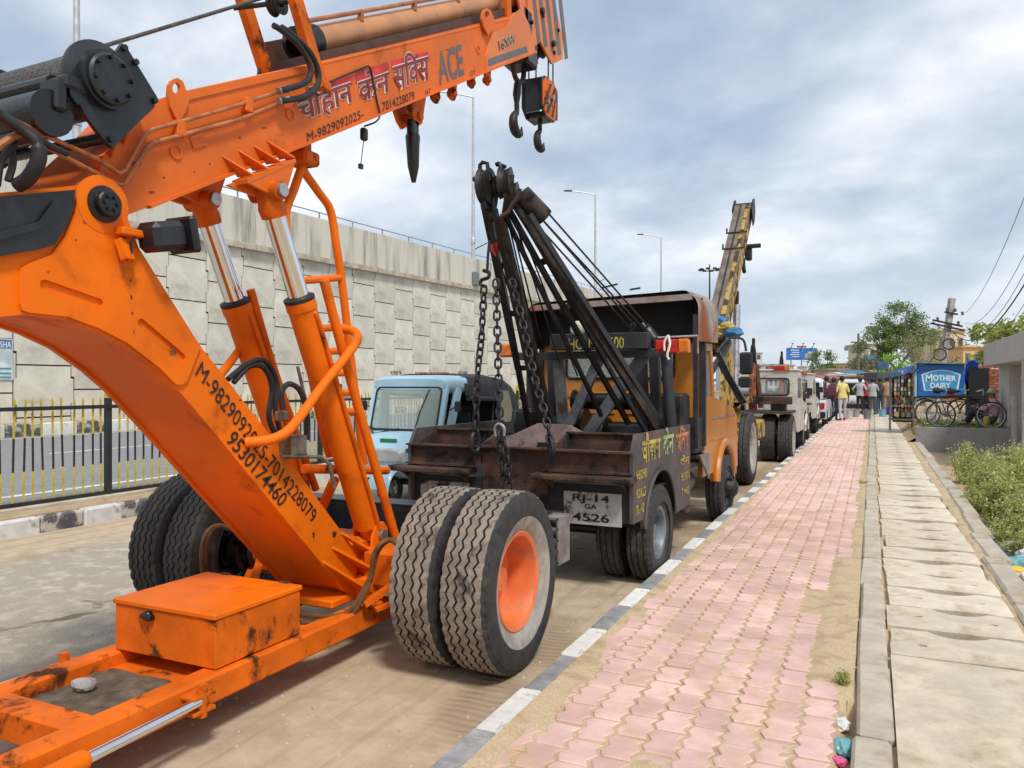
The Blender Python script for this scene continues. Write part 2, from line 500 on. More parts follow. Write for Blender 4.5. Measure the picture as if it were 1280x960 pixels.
def ground_mat(name, cols, sandx=None, wet=True, bump=0.35):
    """asphalt with a drift of sand on it; positions are metres in the place"""
    m = bpy.data.materials.new(name); m.use_nodes = True
    t = m.node_tree; L = t.links.new; b = t.nodes['Principled BSDF']
    g = t.nodes.new('ShaderNodeNewGeometry')
    def nz(sc, det=8, rg=.6, dist=0.0, st=(1, 1, 1)):
        mp = t.nodes.new('ShaderNodeMapping'); mp.inputs['Scale'].default_value = st; L(g.outputs['Position'], mp.inputs[0])
        n = t.nodes.new('ShaderNodeTexNoise'); n.inputs['Scale'].default_value = sc; n.inputs['Detail'].default_value = det
        n.inputs['Roughness'].default_value = rg; n.inputs['Distortion'].default_value = dist
        L(mp.outputs[0], n.inputs['Vector']); return n.outputs[0]
    def rng(s, a, z, o0=0.0, o1=1.0):
        r = t.nodes.new('ShaderNodeMapRange'); r.interpolation_type = 'SMOOTHSTEP'
        r.inputs[1].default_value = a; r.inputs[2].default_value = z; r.inputs[3].default_value = o0; r.inputs[4].default_value = o1
        L(s, r.inputs[0]); return r.outputs[0]
    def mix(f, A, B):
        x = t.nodes.new('ShaderNodeMix'); x.data_type = 'RGBA'
        for s_, i in ((f, 0), (A, 6), (B, 7)):
            if hasattr(s_, 'is_linked'): L(s_, x.inputs[i])
            elif isinstance(s_, (int, float)): x.inputs[i].default_value = s_
            else: x.inputs[i].default_value = (*s_, 1)
        return x.outputs[2]
    def math_(op, A, B):
        x = t.nodes.new('ShaderNodeMath'); x.operation = op
        for s_, i in ((A, 0), (B, 1)):
            if hasattr(s_, 'is_linked'): L(s_, x.inputs[i])
            else: x.inputs[i].default_value = s_
        return x.outputs[0]
    fine = nz(90, 4, .7); mid = nz(6, 8, .62, .3); big = nz(0.9, 6, .55, .5)
    asph = mix(rng(fine, .35, .65), cols[0], cols[1])
    asph = mix(rng(mid, .45, .7), asph, cols[2])
    cur = asph
    if sandx:
        sp = t.nodes.new('ShaderNodeSeparateXYZ'); L(g.outputs['Position'], sp.inputs[0])
        w = math_('ADD', sp.outputs[0], math_('MULTIPLY', math_('SUBTRACT', nz(1.1, 7, .6, .6, (1, .35, 1)), .5), sandx[2]))
        f = rng(w, sandx[0], sandx[1])
        f = math_('MAXIMUM', f, rng(w, sandx[3], sandx[3] - .9)) if len(sandx) > 3 else f
        f = math_('MULTIPLY', f, rng(mid, .22, .46, .35, 1.0))
        sand = mix(rng(mid, .35, .7), cols[3], cols[4])
        sand = mix(rng(nz(.7, 5, .5, .8), .52, .66), sand, cols[5])
        trk = nz(1.0, 5, .6, .2, (7, .22, 1))
        sand = mix(rng(trk, .52, .68, 0, .55), sand, cols[5])
        cur = mix(f, asph, sand)
    if wet:
        cur = mix(rng(nz(1.7, 4, .5, .6), .655, .69), cur, tuple(x * .45 for x in cols[3]))
    L(cur, b.inputs['Base Color'])
    b.inputs['Roughness'].default_value = .9
    b.inputs['Specular IOR Level'].default_value = .25
    bp = t.nodes.new('ShaderNodeBump'); bp.inputs['Strength'].default_value = bump; bp.inputs['Distance'].default_value = .02
    h = math_('ADD', math_('MULTIPLY', fine, .35), mid)
    if sandx:
        rut = math_('MULTIPLY', rng(sp.outputs[0], -2.0, -1.86), rng(nz(.8, 4, .5, .5), .42, .58))
        rip = math_('SINE', math_('ADD', math_('MULTIPLY', sp.outputs[1], 105.0), math_('MULTIPLY', nz(5, 3), 7.0)), 0.0)
        h = math_('ADD', h, math_('MULTIPLY', rip, math_('MULTIPLY', rut, .45)))
        cur = mix(math_('MULTIPLY', rut, .75), cur, cols[5])
        L(cur, b.inputs['Base Color'])
    L(h, bp.inputs['Height']); L(bp.outputs[0], b.inputs['Normal'])
    return m
SANDC = [(.27, .235, .185), (.42, .375, .30), (.51, .45, .36), (.44, .34, .23), (.53, .425, .305), (.31, .225, .145)]
ROADM = ground_mat('sandy_asphalt', SANDC, (-4.4, -2.9, 2.4, -6.6), True)
DIRTM = ground_mat('dry_earth', [(.40, .29, .18), (.48, .36, .23), (.33, .23, .14), (.4, .29, .18), (.4, .29, .18), (.3, .2, .12)], None, False, .6)
FARROADM = ground_mat('grey_asphalt', [(.20, .20, .205), (.25, .25, .255), (.29, .285, .28), (.3, .27, .22), (.3, .27, .22), (.3, .2, .1)], None, False, .2)
SANDBED = ground_mat('joint_sand', [(.45, .335, .20), (.57, .45, .29), (.37, .27, .16), (.4, .29, .18), (.4, .29, .18), (.3, .2, .12)], None, False, .5)

g = MB(); g.add([(-1500, -600, -.06), (1500, -600, -.06), (1500, 2500, -.06), (-1500, 2500, -.06)], [(0, 1, 2, 3)])
tag(g.build('ground', DIRTM), 'dry earth ground under everything', kind='structure')

# near carriageway: fine mesh where one can see its drifts, plain beyond
def road_z(x, y):
    d = sst(-3.6, -1.8, x)
    return .012 * fbm(x * 1.3, y * .7) * (.25 + d) + .02 * d * sst(-.15, .5, fbm(x * .9 + 5, y * .35)) + .006 * fbm(x * 9, y * 9, 2) * d
rd = MB()
xs = [-8.1 + i * .13 for i in range(30)] + [-4.2 + i * .055 for i in range(49)]
xs = [x for x in xs if x < -1.55] + [-1.545]
ys = [-3 + i * .25 for i in range(14)] + [.5 + i * .06 for i in range(150)] + [9.5 + i * .25 for i in range(60)]
vv = [(x, y, road_z(x, y)) for y in ys for x in xs]
nx = len(xs)
rd.add(vv, [(j * nx + i, j * nx + i + 1, (j + 1) * nx + i + 1, (j + 1) * nx + i) for j in range(len(ys) - 1) for i in range(nx - 1)])
b = ys[-1]
rd.add([(-8.1, b, 0), (-1.545, b, 0), (-1.545, 420, 0), (-8.1, 420, 0)], [(0, 1, 2, 3)])
tag(rd.build('road', ROADM), 'sand covered asphalt road beside the pavement', kind='structure')

# ---- pavement with pink interlocking pavers
KX0, KX1, PZ = -1.54, -1.42, .13
CONC = mat('old_concrete', (.47, .415, .335), .85, var=.12, scale=3, dirt='#8c7b64', amt=.35, dscale=2.5, dsharp=.15, dirt2='#4f463a', amt2=.08, d2scale=35, bump=.35, bscale=45, rand=.06)
CONC_SLAB = mat('slab_concrete', (.60, .525, .41), .85, var=.10, scale=4, dirt='#9c8666', amt=.32, dscale=3, dsharp=.15, dirt2='#5a4c3a', amt2=.04, d2scale=40, bump=.3, bscale=55, rand=.08)
KW = mat('kerb_white', (.68, .665, .63), .8, var=.07, scale=8, dirt='#8f8574', amt=.26, dscale=7, dirt2='#5b5349', amt2=.17, d2scale=38, bump=.3, bscale=50, rand=.08)
KB = mat('kerb_grey', (.265, .265, .265), .8, var=.18, scale=8, dirt='#87807a', amt=.28, dscale=6, dirt2='#b5aea2', amt2=.07, d2scale=40, bump=.3, bscale=50, rand=.12)
PINK = mat('pink_paver', (.635, .42, .37), .8, var=.10, scale=3.5, dirt='#bfa07c', amt=.33, dscale=5, dsharp=.16, dirt2='#9d6c5c', amt2=.06, d2scale=60, bump=.22, bscale=80, rand=.09, world_space=True)

def sand_h(x, y):
    """height of the sand lying on the paving"""
    n = fbm(x * 2.3, y * 1.1, 4); n2 = fbm(x * 7 + 3, y * 7, 3)
    h = .1235 + .004 * n2
    wk = 1.0 if y < 8 else max(.35, 1 - (y - 8) * .06)
    k = sst(.12 * wk + .12 * n + (.08 if y < 4.2 else 0), .0, x - KX1) * sst(-.62, -.02, fbm(y * .55 + 9, 2.0, 2) + .12)
    r1 = sst(.24, .15, -.08 - x + .06 * n) * sst(3.9, 4.15, y) * sst(7.25, 6.95, y)
    if y > 7: r1 = max(r1, sst(.13, .04, -.08 - x + .06 * n) * .8)
    if x > -.15 and 3.2 < y < 3.95: h -= .07 * sst(-.155, -.12, x) * sst(3.2, 3.32, y) * sst(3.95, 3.85, y)
    p = sst(.30, .5, fbm(x * 1.4 + 20, y * .8 + 4, 3)) * .5
    return h + .017 * max(k, r1, p)
pv = MB()
xs = [KX1 + i * (1.34 / 44) for i in range(45)]
ys = [-2.5 + i * .3 for i in range(15)] + [2.0 + i * .035 for i in range(240)] + [10.4 + i * .12 for i in range(150)]
nx = len(xs)
pv.add([(x, y, sand_h(x, y)) for y in ys for x in xs], [(j * nx + i, j * nx + i + 1, (j + 1) * nx + i + 1, (j + 1) * nx + i) for j in range(len(ys) - 1) for i in range(nx - 1)])
b = ys[-1]
pv.add([(KX1, b, .12), (-.08, b, .12), (-.08, 90, .12), (KX1, 90, .12)], [(0, 1, 2, 3)])
pavement = tag(pv.build('pavement', SANDBED), 'sandy bed of the pink paved footpath', kind='structure')

PW, PL = .1405, .214
def paver_outline(w, l, amp, inset=0.0):
    n = 8
    def f(y): # zigzag with a period of half the stone
        t = (y / (l / 2)) % 1.0
        return amp * (4 * abs(t - .5) - 1)
    o = []
    ll = l / 2 - .0065 - inset; ww = w / 2 - .0085 - inset
    for i in range(n + 1):
        y = -ll + 2 * ll * i / n; o.append((ww + f(y), y))
    for i in range(n + 1):
        y = ll - 2 * ll * i / n; o.append((-ww + f(y), y))
    return o
def paver_mb(mb, M):
    lo = paver_outline(PW, PL, .014); hi = paver_outline(PW, PL, .014, .006)
    n = len(lo)
    vs = [(x, y, -.035) for x, y in lo] + [(x, y, -.004) for x, y in lo] + [(x, y, 0) for x, y in hi]
    fs = []
    for k in (0, 1):
        for i in range(n): fs.append((k * n + i, k * n + (i + 1) % n, (k + 1) * n + (i + 1) % n, (k + 1) * n + i))
    fs.append(tuple(2 * n + i for i in range(n)))
    mb.add([M @ V(v) for v in vs], fs)
pm = MB(); paver_mb(pm, Matrix.Identity(4))
paver0 = pm.build('paver', PINK, pavement, ang=20)
paver0.parent = pavement
spots = []
ncol = 9
cw = 1.34 / ncol * .985
for c_ in range(ncol):
    x = KX1 + .006 + PW / 2 + c_ * .1412
    y = 1.4 + (PL / 2 if c_ % 2 else 0)
    while y < 44:
        rr = random.Random(int(c_ * 1000 + y * 17))
        s_ = sand_h(x, y)
        gone = (s_ > .137 and rr.random() < .75) or (x > -.26 and 4.0 < y < 7.05) or (x > -.38 and 5.0 < y < 6.3 and fbm(x * 4, y * .8) > .1)
        if not gone:
            M = Matrix.Translation((x + rr.gauss(0, .0015), y + rr.gauss(0, .002), PZ + rr.gauss(0, .0022) + .004 * fbm(x * 1.5, y * .6, 2))) @ Matrix.Rotation(rr.gauss(0, .012), 4, 'Z') @ Matrix.Rotation(rr.gauss(0, .010), 4, 'X') @ Matrix.Rotation(rr.gauss(0, .012), 4, 'Y')
            spots.append((M, y, x))
        y += PL + .001
vis = [s for s in spots if s[1] > 2.05 or False]
vis.sort(key=lambda s: (s[2] ** 2 + s[1] ** 2))
first = True
for M, y, x in vis[:300]:
    if first:
        l, q, _ = M.decompose(); paver0.location = l; paver0.rotation_euler = q.to_euler(); first = False
    else: inst(paver0, 'paver', pavement, M)
rest = MB()
for M, y, x in vis[300:] + [s for s in spots if s[1] <= 2.05]: paver_mb(rest, M)
tag(rest.build('distant_pavers', PINK, pavement, ang=20), kind='stuff')

# painted kerb between the road and the pavement
kerb = MB(); kerb.box((-1.48, 44, .05), (.10, 93, .06))
kerb = tag(kerb.build('kerb', CONC), 'painted kerb of the pavement', kind='structure')
def stone_mesh(size, mats_name, m, b=.012):
    q = MB(); q.box((0, 0, 0), size, b=b); o = q.build(mats_name, m); me = o.data; bpy.data.objects.remove(o); return me
kw = stone_mesh((.12, .486, .25), 'kerb_stone', KW); kb = stone_mesh((.12, .486, .25), 'kerb_stone', KB)
y = .68; i = 0
while y < 62:
    o = inst(kw if i % 2 else kb, 'kerb_stone', kerb)
    rr = random.Random(i)
    o.location = (-1.48 + rr.gauss(0, .003), y, .012 + rr.gauss(0, .004)); o.rotation_euler = (rr.gauss(0, .006), rr.gauss(0, .01), rr.gauss(0, .006))
    y += .495; i += 1

# covered drain at the right of the pavement
dr = MB(); dr.box((.45, 44, -.075), (.70, 93, .05))
drain = tag(dr.build('drain', mat('drain_dark', (.03, .026, .02), .9)), 'drain trough under concrete cover slabs', kind='structure')
y = -1.0; i = 0
while y < 60:
    L_ = .9 if y < 10 else 1.5
    rr = random.Random(i + 50)
    q = MB(); q.box((0, 0, 0), (.145, L_ - .012, .2), b=.014)
    for j in range(len(q.v)):
        p = q.v[j]; q.v[j] = p + V((.006 * nz3(p.x * 9, y + p.y * 3), 0, .006 * nz3(p.x * 7, (y + p.y) * 5, 3)))
    o = q.build('edge_stone', CONC, drain); o.location = (-.005 + rr.gauss(0, .006), y + L_ / 2, .048 + rr.gauss(0, .005)); o.rotation_euler = (0, rr.gauss(0, .02), rr.gauss(0, .006))
    y += L_; i += 1
# poured length nearest the camera, then loose slabs with lifting slots
SX0, SX1 = .09, .80
q = MB(); n_ = 24
gx = [SX0 + (SX1 + .0 - SX0) * i / 10 for i in range(11)]; gy = [-1 + 5.6 * i / 60 for i in range(61)]
q.add([(x, y, .15 + .006 * fbm(x * 3, y * 2)) for y in gy for x in gx], [(j * 11 + i, j * 11 + i + 1, (j + 1) * 11 + i + 1, (j + 1) * 11 + i) for j in range(60) for i in range(10)])
q.add([(SX0, 4.6, .15), (SX1, 4.6, .15), (SX1, 4.6, .0), (SX0, 4.6, .0)], [(0, 1, 2, 3)])
q.build('poured_cover', CONC_SLAB, drain)
def slab_mesh(seed):
    rr = random.Random(seed)
    L_ = .50
    w = SX1 - SX0
    def e(a, b_, k): # ragged edge
        return [(a[0] + (b_[0] - a[0]) * i / k + (rr.gauss(0, .0035) if 0 < i < k else 0), a[1] + (b_[1] - a[1]) * i / k + (rr.gauss(0, .0045) if 0 < i < k else 0)) for i in range(k)]
    h = L_ / 2 - .007
    o = e((-w / 2, -h), (w / 2, -h), 9) + e((w / 2, -h), (w / 2, h), 3)
    # slot along the far edge
    s0 = .02 + rr.gauss(0, .03); sw = .13
    o += [(w / 2, h), (s0 + sw + .03, h)] + [(s0 + sw * (1 - i / 3), h - .035 - .05 * (1 - (abs(i - 3) / 3) ** 2)) for i in range(7)] + [(s0 - sw - .03, h)] + e((-w / 2, h), (-w / 2, -h), 3)
    hs = []
    for cx in (-.2, .2):
        if rr.random() < .75:
            hx = cx + rr.gauss(0, .02); hy = rr.gauss(.02, .03)
            hs.append([(hx + .026 * math.cos(a * math.pi / 5), hy + .02 * math.sin(a * math.pi / 5)) for a in range(10)])
    q = MB(); q.prism([V((x, y_, -.06)) for x, y_ in o], (0, 0, .06), [[V((x, y_, -.06)) for x, y_ in hh] for hh in hs])
    q.box((0, -.06, -.035), (w * .96, L_ * .48, .04))
    for p in q.v:
        p.z += .004 * nz3(p.x * 4 + seed, p.y * 4)
    o_ = q.build('cover_slab', CONC_SLAB); me = o_.data; bpy.data.objects.remove(o_); return me
slabs = [slab_mesh(k) for k in range(9)]
y = 4.62 + .25; i = 0
while y < 44:
    rr = random.Random(i + 900)
    o = inst(slabs[i % 9], 'cover_slab', drain)
    o.location = ((SX0 + SX1) / 2 + rr.gauss(0, .008), y, .15 + rr.gauss(0, .005)); o.rotation_euler = (rr.gauss(0, .008), rr.gauss(0, .006), rr.gauss(0, .012))
    y += .512; i += 1
q = MB()
q.add([(SX0, 44, .148), (SX1, 44, .148), (SX1, 90, .148), (SX0, 90, .148)], [(0, 1, 2, 3)]); q.build('poured_cover', CONC, drain)
y = -1.0; i = 0
while y < 40:
    rr = random.Random(i + 70)
    q = MB(); q.box((0, 0, 0), (.17, 1.19, .5), b=.02)
    for j in range(len(q.v)):
        p = q.v[j]; q.v[j] = p + V((.01 * nz3(p.z * 5, (y + p.y) * 3), 0, .012 * nz3(p.x * 7, (y + p.y) * 2, 9)))
    o = q.build('edge_stone', CONC, drain); o.location = (.905 + .1 * sst(5, 12, y) + rr.gauss(0, .008), y + .6, -.075 + rr.gauss(0, .006)); o.rotation_euler = (0, rr.gauss(0, .02), rr.gauss(0, .012))
    y += 1.2; i += 1
# sand in the seam between slabs and edge stones
q = MB(); ys = [1 + i * .08 for i in range(400)]; xs = [.79, .81, .83, .86, .90]
q.add([(x + .09 * sst(5, 12, y) * ((x - .79) / .11) + .02 * nz3(0, y * 2, 3), y, .145 + .012 * nz3(x * 9, y * 4, 1) + .012 * (x > .8) * (x < .88)) for y in ys for x in xs], [(j * 5 + i, j * 5 + i + 1, (j + 1) * 5 + i + 1, (j + 1) * 5 + i) for j in range(399) for i in range(4)])
tag(q.build('sand_drift', SANDBED, drain), kind='stuff')
for x0, x1 in ((-.105, -.06), (.055, .105)):
    q = MB(); ys = [.5 + i * .06 for i in range(560)]
    q.add([(x, y, .118 + .012 * nz3(x * 20, y * 5, 2) - (.07 if (x0 < 0 and 3.25 < y < 3.9) else 0)) for y in ys for x in (x0, (x0 + x1) / 2, x1)], [(j * 3 + i, j * 3 + i + 1, (j + 1) * 3 + i + 1, (j + 1) * 3 + i) for j in range(559) for i in range(2)])
    tag(q.build('sand_drift', SANDBED, drain), kind='stuff')

# ---- median: kerb, earth strip, railing, far carriageway
MX = -8.08
md = MB(); md.box((-8.68, 60, .06), (1.0, 140, .26))
median = tag(md.build('median', DIRTM), 'low earth strip between the two carriageways', kind='structure')
MKW = mat('median_white', (.63, .62, .60), .85, var=.08, scale=6, dirt='#8d8478', amt=.3, dscale=5, dirt2='#3a3834', amt2=.06, d2scale=18, bump=.3, rand=.08)
MKB = mat('median_black', (.09, .09, .092), .85, var=.2, scale=6, dirt='#b4aea4', amt=.50, dscale=4, dsharp=.05, bump=.3, rand=.1)
mw = stone_mesh((.22, .485, .34), 'kerb_stone', MKW, .02); mk = stone_mesh((.22, .485, .34), 'kerb_stone', MKB, .02)
y = 2.1; i = 0
while y < 36:
    rr = random.Random(i + 31)
    o = inst(mk if i % 2 else mw, 'kerb_stone', median); o.location = (MX - .10 + rr.gauss(0, .006), y, .01 + rr.gauss(0, .006)); o.rotation_euler = (0, rr.gauss(0, .015), rr.gauss(0, .01))
    y += .497; i += 1
fr = MB(); fr.add([(-20.4, -30, .2), (-9.0, -30, .2), (-9.0, 420, .2), (-20.4, 420, .2)], [(0, 1, 2, 3)])
far_road = tag(fr.build('far_road', FARROADM), 'grey far carriageway behind the railing', kind='structure')
LINE = mat('road_line', (.62, .61, .58), .8, var=.12, dirt='#8a8680', amt=.3, dscale=8)
q = MB()
q.add([(-9.75, -30, .204), (-9.6, -30, .204), (-9.6, 300, .204), (-9.75, 300, .204)], [(0, 1, 2, 3)])
q.build('edge_line', LINE, far_road)
for yy in range(-2, 120, 6):
    q = MB(); q.add([(-15.0, yy, .204), (-14.86, yy, .204), (-14.86, yy + 3, .204), (-15.0, yy + 3, .204)], [(0, 1, 2, 3)]); q.build('lane_dash', LINE, far_road)
q = MB(); q.add([(-19.9, -30, .204), (-19.75, -30, .204), (-19.75, 300, .204), (-19.9, 300, .204)], [(0, 1, 2, 3)]); q.build('edge_line', LINE, far_road)
vg = MB(); vg.box((-21.3, 120, .25), (1.6, 300, .5))
verge = tag(vg.build('verge', DIRTM), 'earth strip at the foot of the flyover wall', kind='structure')
fw = stone_mesh((.25, .98, .36), 'kerb_stone', MKW, .02); fk = stone_mesh((.25, .98, .36), 'kerb_stone', MKB, .02)
y = 8.0; i = 0
while y < 75:
    o = inst(fk if i % 2 else fw, 'kerb_stone', verge); o.location = (-20.5, y, .36); y += 1.0; i += 1

# railing with yellow and black bars
YEL = mat('bar_yellow', (.52, .42, .03), .55, var=.15, scale=6, dirt='#6d5d2a', amt=.2, dscale=9)
BARB = mat('bar_black', (.02, .02, .022), .5, var=.2, dirt='#4b463c', amt=.12, dscale=9)
fence = thing('median_fence', 'yellow and black barred metal railing along the median', 'fence', (-8.66, 4, .19)); fence['kind'] = 'thing'
bm_ = MB()
for (z0, z1, mi) in ((.06, .42, 0), (.42, .80, 1), (.80, 1.22, 0)):
    bm_.box((0, 0, (z0 + z1) / 2), (.017, .017, z1 - z0), mi=mi)
bm_.add([(-.009, -.009, 1.22), (.009, -.009, 1.22), (.009, .009, 1.22), (-.009, .009, 1.22), (0, 0, 1.26)], [(0, 1, 4), (1, 2, 4), (2, 3, 4), (3, 0, 4)], 0)
bo = bm_.build('bar', [YEL, BARB]); bar_me = bo.data; bpy.data.objects.remove(bo)
pb = MB(); pb.box((0, 0, .62), (.07, .07, 1.24), b=.006, mi=0); pb.box((0, 0, 1.31), (.06, .06, .13), mi=1)
po = pb.build('post', [BARB, YEL]); post_me = po.data; bpy.data.objects.remove(po)
y0 = 1.6; k = 0
POSTY = onX(135, 560, -8.66).y
while y0 < 36:
    dd = (y0 - POSTY) / 2.04
    if abs(dd - round(dd)) * 2.04 > .07:
        rr = random.Random(k)
        o = inst(bar_me, 'bar', fence, loc=(rr.gauss(0, .004), y0 - 4, rr.gauss(0, .006))); o.rotation_euler = (rr.gauss(0, .012), rr.gauss(0, .012), 0)
    y0 += .122; k += 1
yy = POSTY - 4 * 2.04
while yy < 36:
    if yy > 1: inst(post_me, 'post', fence, loc=(0, yy - 4, 0))
    yy += 2.04
q = MB(); q.box((-8.625, 19, 1.32), (.03, 36, .045)); q.build('top_rail', BARB, fence)
q = MB(); q.box((-8.66, 19, .245), (.05, 36, .05)); q.build('bottom_rail', BARB, fence)
q = MB(); q.box((-8.66, 19, .2), (.22, 36, .05), b=.01); q.build('plinth', CONC, fence)

# ---- flyover retaining wall
WX = -22.0
def wall_top(y): return 6.35 + .026 * y if y < 60 else 7.91 + .012 * (y - 60)
WPAN = mat('wall_panel', (.66, .625, .54), .9, var=.08, scale=.8, dirt='#8d8676', amt=.34, dscale=.5, dsharp=.2, dirt2='#807868', amt2=.05, d2scale=4, bump=.2, bscale=12, rand=.07)
WJOINT = mat('wall_joint', (.035, .033, .03), .9)
def streak_mat():
    m = bpy.data.materials.new('streaked_parapet'); m.use_nodes = True
    t = m.node_tree; L = t.links.new; b = t.nodes['Principled BSDF']
    g = t.nodes.new('ShaderNodeNewGeometry')
    mp = t.nodes.new('ShaderNodeMapping'); mp.inputs['Scale'].default_value = (1, 1.0, .10); L(g.outputs['Position'], mp.inputs[0])
    n = t.nodes.new('ShaderNodeTexNoise'); n.inputs['Scale'].default_value = 1.5; n.inputs['Detail'].default_value = 8; n.inputs['Roughness'].default_value = .66
    L(mp.outputs[0], n.inputs['Vector'])
    r = t.nodes.new('ShaderNodeValToRGB'); e = r.color_ramp.elements
    e[0].position = .30; e[0].color = (.17, .16, .14, 1); e[1].position = .52; e[1].color = (.60, .57, .49, 1)
    x = e.new(.42); x.color = (.42, .39, .335, 1)
    L(n.outputs[0], r.inputs[0]); L(r.outputs[0], b.inputs['Base Color']); b.inputs['Roughness'].default_value = .9
    return m
STREAK = streak_mat()
wall = thing('retaining_wall', 'tall flyover retaining wall of interlocking pale concrete panels with a streaked parapet', 'wall', (WX, 30, .3)); wall['kind'] = 'thing'
q = MB(); q.prism([V((WX - .12, -20, .2)), V((WX - .12, 112, .2)), V((WX - .12, 112, wall_top(112))), V((WX - .12, 60, wall_top(60))), V((WX - .12, -20, wall_top(-20)))], (-6, 0, 0))
q.build('wall_core', WJOINT, wall)
q = MB(); q.box((WX - 3, 112.6, 4.6), (6.3, 1, 9)); q.build('wall_end', WPAN, wall)
PH, PWD, D_ = 1.52, 1.74, .09
def cross_panel(mb, M):
    w, h = PWD / 2 - .023, PH / 2 - .021
    a, c2 = w + D_ / 2, w - D_ / 2
    o = [(-c2, -h), (c2, -h), (c2, -h / 2 - .01), (a, -h / 2 + .004), (a, h / 2 - .004), (c2, h / 2 + .01), (c2, h), (-c2, h), (-c2, h / 2 + .01), (-a, h / 2 - .004), (-a, -h / 2 + .004), (-c2, -h / 2 - .01)]
    mb.prism([M @ V((-.05, y, z)) for y, z in o], M.to_3x3() @ V((.05, 0, 0)))
q = MB(); cross_panel(q, Matrix.Identity(4)); po = q.build('panel', WPAN); pan_me = po.data; bpy.data.objects.remove(po)
far_p = MB(); ci = 0; cnt = 0
y = -8.0
while y < 111:
    z = .25 - (PH / 2 if ci % 2 else 0)
    while z + .026 * (y if y < 60 else 60) - PH / 2 < wall_top(y) - .1:
        M = Matrix.Translation((WX, y, z + .026 * (y if y < 60 else 60)))
        vis_ = y > 13 and y < 82
        if vis_ and cnt < 300:
            rr = random.Random(int(ci * 31 + z * 10))
            inst(pan_me, 'panel', wall, world_of(wall).inverted() @ Matrix.Translation((rr.gauss(0, .007), 0, 0)) @ M); cnt += 1
        else: cross_panel(far_p, M)
        z += PH
    y += PWD; ci += 1
tag(far_p.build('distant_panels', WPAN, wall), kind='stuff')
# coping and parapet lengths
y = -10; i = 0
while y < 110:
    L_ = 3.0
    y1 = y + L_ - .03
    q = MB()
    q.prism([V((WX + .02, y, wall_top(y) - .12)), V((WX + .02, y1, wall_top(y1) - .12)), V((WX + .02, y1, wall_top(y1) + .1)), V((WX + .02, y, wall_top(y) + .1))], (.2, 0, 0)); q.build('coping', CONC, wall)
    q = MB()
    q.prism([V((WX - .15, y, wall_top(y) + .1)), V((WX - .15, y1, wall_top(y1) + .1)), V((WX - .15, y1, wall_top(y1) + 1.78)), V((WX - .15, y, wall_top(y) + 1.78))], (.30, 0, 0)); q.build('parapet', STREAK, wall)
    y += L_; i += 1
GALV = mat('galvanised', (.36, .37, .38), .5, .5, var=.15, scale=5)
q = MB(); q.tube([V((WX, yy, wall_top(yy) + 2.08)) for yy in range(-10, 111, 10)], .03, 6); q.build('railing', GALV, wall)
y = -9
while y < 110:
    q = MB(); q.beam(V((WX, y, wall_top(y) + 1.77)), V((WX, y, wall_top(y) + 2.1)), .05, .05); q.beam(V((WX, y - .14, wall_top(y) + 1.79)), V((WX, y + .14, wall_top(y) + 1.79)), .08, .03); q.build('rail_post', GALV, wall)
    y += 2.4
